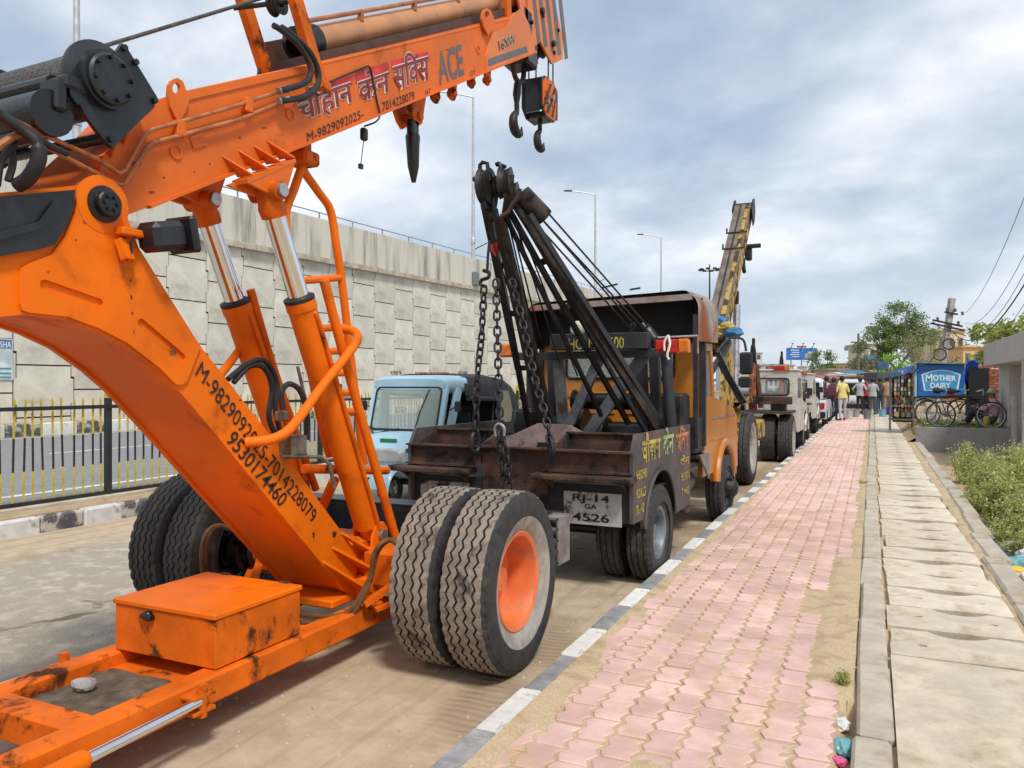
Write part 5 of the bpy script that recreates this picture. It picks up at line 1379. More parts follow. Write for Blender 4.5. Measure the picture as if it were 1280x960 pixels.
q = MB(); q.tube(smooth_path([onY(u, v, 5.62) for u, v in ((650, 236), (647, 246), (640, 256), (634, 266), (626, 270))], 5), .018, 8); q.build('shackle', RUSTY, wrk)
ROPE = mat('wire_rope', (.025, .024, .024), .55, .3, var=.3, scale=60)
for (a, b_) in (((678, 258, 5.9), (815, 414, 7.4)), ((670, 266, 5.9), (809, 416, 7.4)), ((674, 270, 5.9), (803, 418, 7.4)), ((664, 273, 5.85), (800, 424, 7.4)), ((636, 280, 5.8), (668, 420, 6.7)), ((640, 282, 5.8), (676, 425, 6.7)), ((632, 282, 5.8), (664, 424, 6.7)), ((612, 290, 5.75), (662, 440, 6.6)), ((645, 280, 5.8), (700, 455, 6.8)), ((651, 285, 5.8), (722, 470, 6.9))):
    q = MB(); q.tube([onY(*a), onY(*b_)], .0085, 6); q.build('wire_rope', ROPE, wrk)
q = MB(); q.tube([onY(802, 404, 7.36), onY(808, 412, 7.38), onY(816, 424, 7.4), onY(818, 430, 7.4)], [.03, .06, .075, .03], 12); q.box(onY(792, 412, 7.4), (.06, .1, .14), b=.02); q.build('rope_socket', BLACK_GREASE, wrk)
q = MB(); q.tube([onY(788, 340 + 22, 7.2), onY(800, 360, 7.3)], .01, 6); q.beam(onY(752, 360, 6.9), onY(772, 355, 6.9), .015, .015); q.build('rope_clip', ROPE, wrk)
q = MB(); q.tube(smooth_path([onY(u, v, 5.7) for u, v in ((612, 300), (610, 320), (609, 340))], 4), .012, 6); q.build('chain_strap', BLACK_GREASE, wrk)
# red rag half way up
q = MB(); c = onY(620, 307, 5.95); q.tube([c + V((0, 0, .07)), c + V((.01, -.01, .03)), c + V((-.01, 0, -.03)), c + V((.005, 0, -.09))], [.02, .05, .045, .015], 8); q.build('red_rag', INK_RED, wrk)
# ---- chains: every link is a link
def link_mesh(L_, W_, r, name):
    q = MB(); P = []
    for i in range(7): a = R(-90 + 180 * i / 6); P.append(V((W_ / 2 * math.sin(a) * 1.0, 0, (L_ - W_) / 2 + W_ / 2 * math.cos(a))))
    for i in range(7): a = R(90 + 180 * i / 6); P.append(V((W_ / 2 * math.sin(a), 0, -(L_ - W_) / 2 + W_ / 2 * math.cos(a))))
    q.tube(P, r, 6, closed=True); o = q.build(name, DARKSTEEL); me = o.data; bpy.data.objects.remove(o); return me
lk = link_mesh(.085, .05, .0095, 'chain_link'); lk_big = link_mesh(.15, .085, .017, 'chain_link')
def chain(pts, big_end=True, step=.066):
    e = bpy.data.objects.new('chain', None); col.objects.link(e); e.parent = wrk; e.empty_display_size = .1
    P = smooth_path([onY(*p) for p in pts], 8)
    d = [0]
    for i in range(1, len(P)): d.append(d[-1] + (P[i] - P[i - 1]).length)
    s = step / 2; k = 0
    while s < d[-1]:
        i = max(j for j in range(len(d)) if d[j] <= s); i = min(i, len(P) - 2)
        t = (P[i + 1] - P[i]).normalized(); c = P[i] + t * (s - d[i])
        last = big_end and (d[-1] - s) < step * 1.6
        m = t.to_track_quat('Z', 'Y').to_matrix().to_4x4() @ Matrix.Rotation(R(90 * (k % 2) + 15 + 10 * math.sin(k * 2.1)), 4, 'Z')
        inst(lk_big if last else lk, 'chain_link', e, world_of(e).inverted() @ Matrix.Translation(c) @ m)
        s += step * (1.7 if last else 1); k += 1
CY = 5.42
chain([(605, 358, 5.62), (602, 420, 5.55), (597, 470, 5.48), (594, 560, CY)])
chain([(620, 350, 5.62), (622, 430, 5.55), (624, 500, 5.48), (626, 560, CY), (628, 612, CY - .03)], False)
chain([(640, 350, 5.9), (655, 410, 5.8), (668, 470, 5.65), (682, 520, 5.5), (690, 566, CY)])
chain([(626, 540, CY - .03), (634, 575, CY - .05), (636, 612, CY - .06)], False)
q = MB(); q.tube(smooth_path([onY(u, v, 5.63) for u, v in ((604, 338), (611, 341), (610, 347), (602, 350), (601, 356), (607, 358))], 5), .016, 8); q.build('s_hook', BLACK_GREASE, wrk)
q = MB(); q.tube(smooth_path([onY(u, v, CY - .04) for u, v in ((620, 545), (619, 535), (624, 530), (630, 535), (630, 545))], 5), .013, 8); q.build('steel_shackle', STEEL, wrk)
# ---- canopy over the cab
def ring_roof(y, z0, hw, drop, n=10):
    P = []
    for i in range(n + 1):
        a = R(90 * i / n); P.append(V((-hw + .14 - .14 * math.sin(math.pi / 2 - a) if False else -hw + .16 * (1 - math.sin(a)), y, z0 - .16 * (1 - math.cos(math.pi / 2 - a)))))
    return P
def roof_profile(y, z0, hw, skirt):
    L_ = [V((-hw, y, z0 - skirt)), V((-hw, y, z0 - .16))] + [V((-hw + .16 * (1 - math.cos(R(a))), y, z0 - .16 + .16 * math.sin(R(a)))) for a in range(15, 91, 15)]
    return L_ + [V((-p.x, p.y, p.z + (.05 if p.z > z0 - .01 else .03))) for p in reversed(L_)]
def shell(mb, rows, th=V((0, 0, 0))):
    n = len(rows[0]); b = []
    mb.add([p for r_ in rows for p in r_], [(j * n + i, j * n + i + 1, (j + 1) * n + i + 1, (j + 1) * n + i) for j in range(len(rows) - 1) for i in range(n - 1)])
q = LM(); shell(q, [roof_profile(y, 2.50 + .01 * k, .96, .50) for k, y in enumerate((2.25, 2.5, 2.9, 3.2))]); q.build('canopy', ROOFM, wrk)
q = LM(); shell(q, [[p - V((0, 0, .02)) if abs(p.x) < .8 else V((p.x * .975, p.y + .004, p.z - .012)) for p in roof_profile(y, 2.50 + .01 * k, .96, .50)] for k, y in enumerate((2.255, 2.5, 2.9, 3.19))]); q.box((0, 3.19, 2.3), (1.86, .02, .4)); q.box((0, 2.58, 2.27), (1.86, .02, .46)); q.build('canopy_inner_shade', DARKIN, wrk)  # black inner shell and panels: shade under the canopy painted as colour
q = LM(); q.beam((-.9, 2.26, 2.44), (.9, 2.26, 2.48), .05, .06); q.build('canopy_edge', ROOFM, wrk)
for x in (.93, -.93):
    for y in (2.28, 2.62):
        q = LM(); q.beam((x, y, .95), (x, y, 2.30), .05, .05); q.build('canopy_post', CHARP, wrk)
q = LM(); q.box((.90, 2.46, 1.08), (.06, .42, .36)); q.box((.90, 2.46, .86), (.10, .44, .03)); q.build('side_locker', DARKSTEEL, wrk)
q = LM(); q.prism([V((.955, 2.28, .88)), V((.955, 2.72, .88)), V((.955, 2.70, .60))], (.02, 0, 0)); q.build('corner_bracket', mat('bracket_grey', (.22, .21, .20), .6, .2, var=.2, scale=8), wrk)
q = LM(); q.box((.62, 2.2, .66), (.42, .5, .36), b=.03); q.box((.5, 1.95, .5), (.3, .3, .3), b=.04); q.cyl((.75, 2.0, .6), (.75, 2.45, .6), .13, 16); q.build('fuel_tank', BLACK_GREASE, wrk)
# ---- cab
def loft(mb, secs, n=32, p=5.0, cap0=True, cap1=True):
    """rings (y, cx, z0, z1, half width): rounded boxes along y"""
    vs = []; fs = []
    for (y, cx, z0, z1, hw) in secs:
        cz = (z0 + z1) / 2; hz = (z1 - z0) / 2
        for i in range(n):
            a = 2 * math.pi * (i + .5) / n; c, s = math.cos(a), math.sin(a)
            vs.append(V((cx + hw * math.copysign(abs(c) ** (2 / p), c), y, cz + hz * math.copysign(abs(s) ** (2 / p), s))))
    k = len(secs)
    for j in range(k - 1):
        for i in range(n): fs.append((j * n + i, j * n + (i + 1) % n, (j + 1) * n + (i + 1) % n, (j + 1) * n + i))
    if cap0: fs.append(tuple(range(n)))
    if cap1: fs.append(tuple((k - 1) * n + i for i in reversed(range(n))))
    mb.add(vs, fs)
def cab_wall(x0, x1, y, z0, z1, holes, th, r=.1):
    def rr(a, b_, c, d, r):
        o = []
        for (cx, cz, s) in ((b_ - r, d - r, 0), (a + r, d - r, 90), (a + r, c + r, 180), (b_ - r, c + r, 270)):
            for i in range(5): t = R(s + 90 * i / 4); o.append(V((cx + r * math.cos(t), y, cz + r * math.sin(t))))
        return o
    return rr(x0, x1, z0, z1, r), [rr(a, b_, c, d, .06) for a, b_, c, d in holes], rr
CYL = 2.62
o, hs, rr_ = cab_wall(-.9, .9, CYL, .80, 2.12, [(-.62, .62, 1.66, 2.0)], .03)
q = LM(); q.prism(o, (0, .03, 0), hs); cabw = q.build('cab_rear_wall', CABO, wrk, ang=25)
for z in (1.12, 1.30, 1.48):
    for x0, x1 in ((-.6, -.04), (.06, .62)):
        q = LM(); q.box(((x0 + x1) / 2, CYL - .008, z), (x1 - x0, .02, .07), b=.009); q.build('pressed_rib', CABO, cabw)
q = LM(); q.box((0, CYL + .015, 1.83), (1.25, .006, .35)); q.build('rear_glass', glass('cab_glass', (.35, .42, .42), .35), cabw)
q = LM(); q.tube([V((p.x, CYL - .005, p.z)) for p in hs[0]], .016, 6, closed=True); q.build('window_seal', RUBBER, cabw)
for s in (1, -1):
    # short cab side, bonnet side and wheel arch
    arc = [(3.72 + .50 * math.cos(R(a)), .42 + .50 * math.sin(R(a))) for a in range(10, 171, 10)]
    o = [V((s * .92, y, z)) for y, z in [(CYL, .62), (CYL, 2.08), (3.08, 2.08), (3.22, 1.44), (3.5, 1.40), (4.35, 1.30), (4.55, 1.18), (4.60, .55), (4.24, .55)] + arc + [(3.15, .62)]]
    hl = [V((s * .92, y, z)) for y, z in [(2.74, 1.46), (3.12, 1.46), (3.0, 1.96), (2.74, 1.96)]]
    q = LM(); q.prism(o, (-s * .05, 0, 0), [hl]); sd_ = q.build('cab_side', CABO, wrk, ang=25)
    q = LM(); q.prism([p - V((s * .02, 0, 0)) for p in hl], (-s * .006, 0, 0)); q.build('door_glass', glass('cab_glass'), sd_)
    q = LM(); q.tube([V((s * .935, y, z)) for y, z in arc], .045, 8); q.build('fender_flare', CABO, sd_)
    for z in (1.22, .98):
        q = LM(); q.box((s * .922, 3.75, z), (.012, 1.3, .02)); q.build('side_trim', PINKRUST if z > 1 else CABO, sd_)
q = LM(); q.prism([V((-.90, 3.2, 1.44)), V((.90, 3.2, 1.44)), V((.90, 4.5, 1.24)), V((-.90, 4.5, 1.24))], (0, 0, .03)); q.box((0, 4.55, .9), (1.78, .05, .66), b=.02); q.build('bonnet', CABO, wrk)
q = LM(); q.box((0, 3.0, .80), (1.76, .9, .04)); q.box((0, 3.22, 1.1), (1.76, .04, .62)); q.build('cab_floor', DARKIN, wrk)
q = LM(); q.prism([V((-.86, 3.06, 2.06)), V((.86, 3.06, 2.06)), V((.86, 3.2, 1.46)), V((-.86, 3.2, 1.46))], (0, .008, 0)); q.build('windscreen', glass('cab_glass'), wrk)
q = LM(); q.box((0, 2.82, 1.25), (1.5, .12, .6), b=.05); q.box((0, 2.92, 1.0), (1.5, .4, .15), b=.05); q.build('seat', DARKIN, wrk)
# winches and gear crowded in front of the cab
for k, (x, y, z, r, w) in enumerate(((-.25, 1.75, 1.18, .17, .42), (.36, 1.78, 1.12, .15, .40), (.05, 2.05, 1.42, .12, .7))):
    q = LM(); q.lathe([(.03, -w / 2), (r, -w / 2), (r, -w / 2 + .02), (r * .72, -w / 2 + .03), (r * .72, w / 2 - .03), (r, w / 2 - .02), (r, w / 2), (.03, w / 2)], (x, y, z), (1, 0, 0), 22); q.build('winch_drum', BLACK_GREASE, wrk)
q = LM(); q.box((0, 1.95, .98), (1.5, .5, .34), b=.04); q.box((-.62, 1.7, 1.1), (.2, .5, .5), b=.03); q.build('gear_case', BLACK_GREASE, wrk)
q = LM(); q.box((.68, 2.1, 1.15), (.4, .3, .72), b=.03); q.build('battery_box', DARKSTEEL, wrk)
q = LM(); q.tube(smooth_path([V((.92, 3.3, 1.95)), V((1.0, 3.6, 2.12)), V((1.14, 3.7, 2.12)), V((1.18, 3.7, 1.98))], 5), .014, 8); q.box((1.18, 3.7, 1.84), (.15, .05, .26), b=.03); q.box((1.17, 3.69, 1.62), (.15, .06, .13), b=.03); q.build('mirror', BLACKP, wrk)
# ================================================================== BLUE AUTO RICKSHAW
SKYB = mat('sky_blue_paint', (.36, .55, .66), .35, var=.05, scale=3, dirt='#8d8a80', amt=.12, dscale=5, coat=.25)
CANV = mat('black_canvas', (.016, .017, .020), .75, var=.25, scale=8, dirt='#45423f', amt=.18, dscale=5, bump=.3, bscale=30)
CHR2 = mat('dull_chrome', (.45, .46, .47), .3, .9, var=.1)
ric = thing('auto_rickshaw', 'light blue three wheeled auto rickshaw with black canvas hood, facing the camera', 'rickshaw', (-5.72, 9.9, 0))
RX = -5.72
q = MB(); loft(q, [(8.36, RX, .50, .74, .16), (8.42, RX, .42, .80, .34), (8.55, RX, .36, .90, .50), (8.70, RX, .34, .96, .585), (8.78, RX, .33, .98, .60), (9.35, RX, .33, .98, .60)], 36, 4.5); body = q.build('front_body', SKYB, ric, ang=50)
q = MB(); loft(q, [(9.36, RX, .30, .56, .60), (10.0, RX, .30, .50, .62), (10.05, RX, .30, .80, .63), (11.05, RX, .32, .86, .63), (11.18, RX, .36, .82, .60)], 36, 6); q.build('rear_tub', SKYB, ric, ang=45)
# screen surround, raked
def rk(x, z): return V((RX + x, 8.74 + (z - .98) * .30, z))
def rrect(a, b_, c, d, r, f, n=5):
    o = []
    for (cx, cz, s) in ((b_ - r, d - r, 0), (a + r, d - r, 90), (a + r, c + r, 180), (b_ - r, c + r, 270)):
        for i in range(n + 1): t = R(s + 90 * i / n); o.append(f(cx + r * math.cos(t), cz + r * math.sin(t)))
    return o
q = MB(); q.prism(rrect(-.60, .60, .90, 1.68, .12, rk), (0, .05, .0), [rrect(-.52, .52, .985, 1.555, .07, rk)]); q.build('screen_surround', SKYB, ric, ang=40)
q = MB(); q.tube([p + V((0, -.006, 0)) for p in rrect(-.52, .52, .985, 1.555, .07, rk)], .014, 6, closed=True); q.build('screen_seal', RUBBER, ric)
q = MB(); q.prism(rrect(-.52, .52, .985, 1.555, .07, rk), (0, .008, 0)); q.build('windscreen', glass('screen_glass', (.42, .50, .46), .40, .04), ric)
for x0 in (.18,):
    q = MB(); q.tube(smooth_path([rk(.20, 1.02) + V((0, -.012, 0)), rk(.24, 1.25) + V((0, -.012, 0)), rk(.33, 1.53) + V((0, -.012, 0))], 4), .008, 6); q.build('sticker_line', BARB, ric)
q = MB(); q.beam(rk(-.05, 1.0) + V((0, -.03, 0)), rk(-.42, .93) + V((0, -.05, 0)), .012, .012); q.tube([rk(-.50, 1.02) + V((-.02, -.04, 0)), rk(-.40, .90) + V((0, -.05, 0))], .012, 6); q.build('wiper', BLACKP, ric)
q = MB(); loft(q, [(8.90, RX, 1.52, 1.67, .56), (8.98, RX, 1.48, 1.715, .605), (9.42, RX, 1.46, 1.73, .62)], 36, 4); q.build('front_roof', SKYB, ric, ang=45)
# pillars behind the screen
for s in (-1, 1):
    q = MB(); q.beam((RX + s * .575, 9.0, .95), (RX + s * .59, 9.22, 1.55), .06, .16, V((0, 1, 0)), b=.02); q.build('pillar', SKYB, ric)
# hood
def hood_row(y, zt, hw, zb, bag=0):
    P = [V((RX - hw, y, zb)), V((RX - hw, y, zb + (zt - zb) * .5)), V((RX - hw * .99, y, zt - .14)), V((RX - hw * .90, y, zt - .04)), V((RX - hw * .55, y, zt + .005 - bag)), V((RX, y, zt + .015 - bag))]
    return P + [V((2 * RX - p.x, p.y, p.z)) for p in reversed(P[:-1])]
q = MB(); shell(q, [hood_row(9.34, 1.735, .63, 1.44), hood_row(9.6, 1.74, .64, 1.42, .012), hood_row(9.9, 1.745, .64, 1.42), hood_row(10.3, 1.74, .645, 1.40, .012)]); q.build('hood', CANV, ric, ang=40)
q = MB(); shell(q, [hood_row(10.3, 1.74, .645, .84), hood_row(10.62, 1.71, .645, .84, .01), hood_row(10.95, 1.60, .64, .84), hood_row(11.15, 1.38, .63, .84), hood_row(11.22, .84, .62, .82)]); q.build('rear_hood', CANV, ric, ang=40)
q = MB(); q.prism([V((RX + .646, y, z)) for y, z in ((10.42, 1.02), (10.78, 1.02), (10.84, 1.2), (10.70, 1.5), (10.42, 1.5))], (.006, 0, 0)); q.build('hood_window', mat('cloudy_plastic', (.22, .21, .15), .3), ric)
q = MB(); q.cyl((RX + .645, 9.40, 1.40), (RX + .655, 10.25, 1.38), .035, 10); q.build('rolled_curtain', CANV, ric)
q = MB(); q.box((RX, 10.25, .78), (1.1, .5, .2), b=.04); q.box((RX, 10.62, 1.02), (1.1, .14, .5), b=.04); q.build('passenger_seat', CANV, ric)
q = MB(); q.box((RX, 9.62, .72), (.8, .35, .16), b=.04); q.box((RX, 9.82, 1.0), (.9, .06, .4), b=.02); q.build('driver_seat', CANV, ric)
for s in (-1, 1):
    q = MB(); q.tube([(RX + s * .58, 10.28, .8), (RX + s * .6, 10.28, 1.7)], .016, 8); q.build('hood_frame', CANV, ric)
# nose details
q = MB(); q.box((RX - .04, 8.465, .835), (.26, .02, .095), b=.006); q.build('number_plate', mat('plate_green', (.01, .19, .085), .5, var=.1), ric)
q = MB(); q.box((RX, 8.585, .885), (1.06, .02, .014)); q.build('trim_line', BARB, ric)
q = MB(); loft(q, [(8.325, RX, .60, .74, .22), (8.37, RX, .56, .76, .30)], 24, 3.5); q.build('grille', mat('grille_silver', (.42, .43, .44), .4, .3, var=.1), ric)
for s in (-1, 1):
    q = MB(); q.lathe([(.001, .05), (.06, .04), (.085, 0), (.08, -.08)], (RX + s * .42, 8.50, .66), (s * .35, -1, .1), 20); hl = q.build('headlight', glass('headlight_glass', (.75, .77, .78), .95, .1), ric)
    q = MB(); q.tube(smooth_path([V((RX + s * .28, 8.40, .74)), V((RX + s * .42, 8.44, .78)), V((RX + s * .53, 8.52, .72)), V((RX + s * .5, 8.52, .57)), V((RX + s * .36, 8.43, .56))], 5), .022, 8); q.build('headlight_surround', BLACKP, hl)
q = MB()
arc = [(8.45 + .30 * math.cos(R(a)), .24 + .30 * math.sin(R(a))) for a in range(20, 181, 16)]
P = [[V((RX + x, y, z + dz)) for (y, z) in arc] for x, dz in ((-.17, -.05), (-.14, 0), (0, .02), (.14, 0), (.17, -.05))]
shell(q, P); q.build('front_mudguard', SKYB, ric, ang=60)
rt = tyre_mesh(.235, .12, .13, (-.025, .025), 30, [TYRE_WORN, TYRE_BLACK, TYRE_BLACK], amp=.003, gd=.006)
rr_m = rim_mesh(.125, .12, .03, mat('rim_silver', (.35, .36, .37), .5, .6), .04, 5)
for x, y in ((RX, 8.45), (RX - .54, 10.65), (RX + .54, 10.65)):
    w = inst(rr_m, 'wheel', ric, world_of(ric).inverted() @ Matrix.Translation((x, y, .235)) @ Matrix.Rotation(0 if x >= RX else math.pi, 4, 'Z')); inst(rt, 'tyre', w)
for s in (-1, 1):
    q = MB(); q.tube([(RX + s * .60, 8.98, 1.25), (RX + s * .72, 8.92, 1.3)], .01, 6); q.box((RX + s * .75, 8.92, 1.30), (.10, .03, .14), b=.015); q.build('mirror', BLACKP, ric)
q = MB(); q.box((RX, 9.8, .3), (1.0, 2.4, .06)); q.build('floor_pan', BLACKP, ric)

# ================================================================== OLD YELLOW CRANE behind the wrecker
OLDY = mat('flaked_yellow', (.50, .32, .06), .6, var=.15, scale=4, dirt='#4a3826', amt=.55, dscale=4, dsharp=.05, dirt2='#2a2018', amt2=.08, d2scale=20, bump=.15)
OLDB = mat('weathered_brown', (.17, .135, .11), .75, .1, var=.2, scale=4, dirt='#5a4a3c', amt=.35, dscale=3, bump=.2)
YX = -2.62
yc = thing('yellow_crane', 'old flaking yellow crane parked ahead of the wrecker, boom raised against the sky', 'crane', (YX, 13.4, 0))
b0 = V((YX, 14.3, 2.25)); b1 = V((YX, 17.95, 5.46)); d = (b1 - b0).normalized(); nrm = V((0, -d.z, d.y))
q = MB(); q.beam(b0, b1, .30, .40); yb = q.build('boom', OLDY, yc)
q = MB(); q.beam(b0 + nrm * .214 + V((-.07, 0, 0)), b1 + nrm * .214 + V((-.05, 0, 0)), .22, .012); q.build('boom_back_plate', OLDB, yb)
for x in (-.16, .16):
    q = MB(); q.beam(b0 + nrm * .2 + V((x, 0, 0)), b1 + nrm * .2 + V((x, 0, 0)), .03, .05); q.build('boom_edge', OLDB, yb)
q = MB(); q.beam(b0 + nrm * .225 + V((-.04, 0, 0)), b1 + nrm * .225 + V((-.04, 0, 0)), .03, .02); q.build('boom_seam', DARKSTEEL, yb)
for k in (.62, .75):
    q = MB(); c = b0.lerp(b1, k); q.box(c + nrm * .235 + V((0, 0, 0)), (.44, .03, .03)); q.box(c + nrm * .25 + V((-.2, 0, .03)), (.03, .03, .12)); q.build('boom_bracket', DARKSTEEL, yb)
for s in (-1, 1):
    q = MB(); q.prism([b1 + V((s * .19, 0, 0)) + d * a + nrm * b_ for a, b_ in ((-.25, .24), (.12, .26), (.30, .18), (.25, -.1), (0, -.22), (-.25, -.2))], (s * .025, 0, 0)); q.build('head_plate', DARKSTEEL, yb)
q = MB(); q.cyl(b1 + V((-.22, 0, 0)) + d * .12 + nrm * .12, b1 + V((.22, 0, 0)) + d * .12 + nrm * .12, .06, 14); q.cyl(b1 + V((-.19, 0, 0)) - nrm * .02, b1 + V((.19, 0, 0)) - nrm * .02, .13, 18); q.build('head_sheave', DARKSTEEL, yb)
q = MB(); c = b0.lerp(b1, .78) + V((.12, .18, -.16)); q.cyl(c, c + V((.32, 0, 0)), .05, 10); q.box(c + V((.05, .1, -.12)), (.14, .22, .34), b=.03); q.build('side_sheave', DARKSTEEL, yb)
q = MB(); hook(q, b0.lerp(b1, .70) + V((.12, .30, -.18)), 1.2); q.build('hook', DARKSTEEL, yc)
q = MB(); q.tube([b0.lerp(b1, .42) + V((.1, .34, -.1)), b0.lerp(b1, .42) + V((.1, .38, -.36))], [.06, .05], 10); hook(q, b0.lerp(b1, .42) + V((.1, .38, -.34)), 1.7); q.build('hook', DARKSTEEL, yc)
# cloth bundle tied at the boom foot
for k, (dx_, m_) in enumerate(((-.16, mat('cloth_blue', (.04, .17, .36), .8, var=.2)), (.02, mat('cloth_mustard', (.5, .36, .08), .8, var=.2)), (.18, MATS['cloth_blue']))):
    q = MB(); c = onY(896 + k * 10, 402 + k * 7, 13.9)
    bmx = bmesh.new(); bmesh.ops.create_icosphere(bmx, subdivisions=3, radius=1)
    q.add([V((v.co.x * .18, v.co.y * .16, v.co.z * .10)) * (1 + .3 * nz3(v.co.x * 2 + k, v.co.y * 2, v.co.z * 2)) + c for v in bmx.verts], [[v.index for v in f.verts] for f in bmx.faces]); bmx.free()
    tag(q.build('cloth_bundle', m_), ('blue cloth bundle at the left of the yellow boom foot', 'mustard cloth bundle tied between two blue ones at the boom foot', 'blue cloth bundle at the right of the yellow boom foot')[k], 'cloth', 'cloth bundles on the yellow crane')
# lift cylinder, frame and machine house
q = MB(); q.cyl((YX + .2, 15.3, 1.0), b0.lerp(b1, .33) - nrm * .2 + V((.2, 0, 0)), .07, 14); q.build('lift_cylinder', STEEL, yc)
q = MB(); q.prism([V((YX + .25, y, z)) for y, z in ((13.6, .9), (15.6, .9), (15.2, 1.5), (14.6, 2.5), (14.1, 2.6), (13.8, 1.6))], (-.05, 0, 0)); q.prism([V((YX - .25, y, z)) for y, z in ((13.6, .9), (15.6, .9), (15.2, 1.5), (14.6, 2.5), (14.1, 2.6), (13.8, 1.6))], (.05, 0, 0)); q.build('boom_frame', OLDY, yc)
q = MB(); q.box((YX, 13.4, .75), (1.5, 4.2, .35), b=.03); q.box((YX - .3, 12.0, 1.25), (1.0, 1.2, .8), b=.06); q.build('machine_house', OLDY, yc)
for s in (-1, 1):
    q = MB(); q.beam((YX + s * .35, 11.4, 1.55), (YX + s * .3, 14.2, 2.35), .07, .09); q.build('jib_arm', DARKSTEEL, yc)
q = MB(); q.beam(onY(900, 452, 12.2), onY(930, 505, 12.2), .10, .10); q.beam(onY(896, 438, 12.2), onY(926, 500, 12.2), .07, .07); q.build('strut', BLACK_GREASE, yc)
q = MB(); q.beam(onY(921, 503, 12.4), onY(921, 536, 12.4), .09, .1); q.beam(onY(918, 505, 12.4), onY(940, 499, 12.4), .09, .1); q.build('yellow_post', OLDY, yc)
yt = tyre_mesh(.58, .30, .30, (-.06, 0, .06), 44, [TYRE_WORN, TYRE_BLACK, TYRE_GREY], amp=.006); yr = rim_mesh(.295, .30, .13, mat('rim_dusty', (.35, .32, .28), .7, .1, var=.15, scale=8), .09, 8); yr_i = rim_mesh(.295, .30, .13, MATS['rim_dusty'], .09, 8, -1)
for x, y, s in ((-1.86, 12.75, 1), (-3.4, 12.75, -1), (-1.95, 11.2, 1), (-3.4, 11.2, -1)):
    w = inst(yr if s > 0 else yr_i, 'wheel', yc, world_of(yc).inverted() @ Matrix.Translation((x, y, .58))); inst(yt, 'tyre', w)

# ================================================================== WHITE RECOVERY JEEPS
WHT = mat('chalky_white', (.52, .505, .46), .5, var=.08, scale=3, dirt='#6a5a4a', amt=.34, dscale=4, dirt2='#3a2a20', amt2=.05, d2scale=18)
ORR = mat('orange_rust', (.36, .10, .04), .7, var=.3, scale=6, dirt='#2a1a14', amt=.4, dscale=5)
jt = tyre_mesh(.49, .30, .27, (-.07, -.02, .03, .08), 40, [TYRE_WORN, TYRE_BLACK, TYRE_GREY], amp=.006); jr = rim_mesh(.265, .30, .13, MATS['rim_dusty'], .08, 8); jr_i = rim_mesh(.265, .30, .13, MATS['rim_dusty'], .08, 8, -1)
jf = tyre_mesh(.37, .19, .21, (-.04, .04), 34, [TYRE_WORN, TYRE_BLACK, TYRE_BLACK], amp=.004); jfr = rim_mesh(.205, .19, .06, MATS['rim_dusty'], .06, 5); jfr_i = rim_mesh(.205, .19, .06, MATS['rim_dusty'], .06, 5, -1)
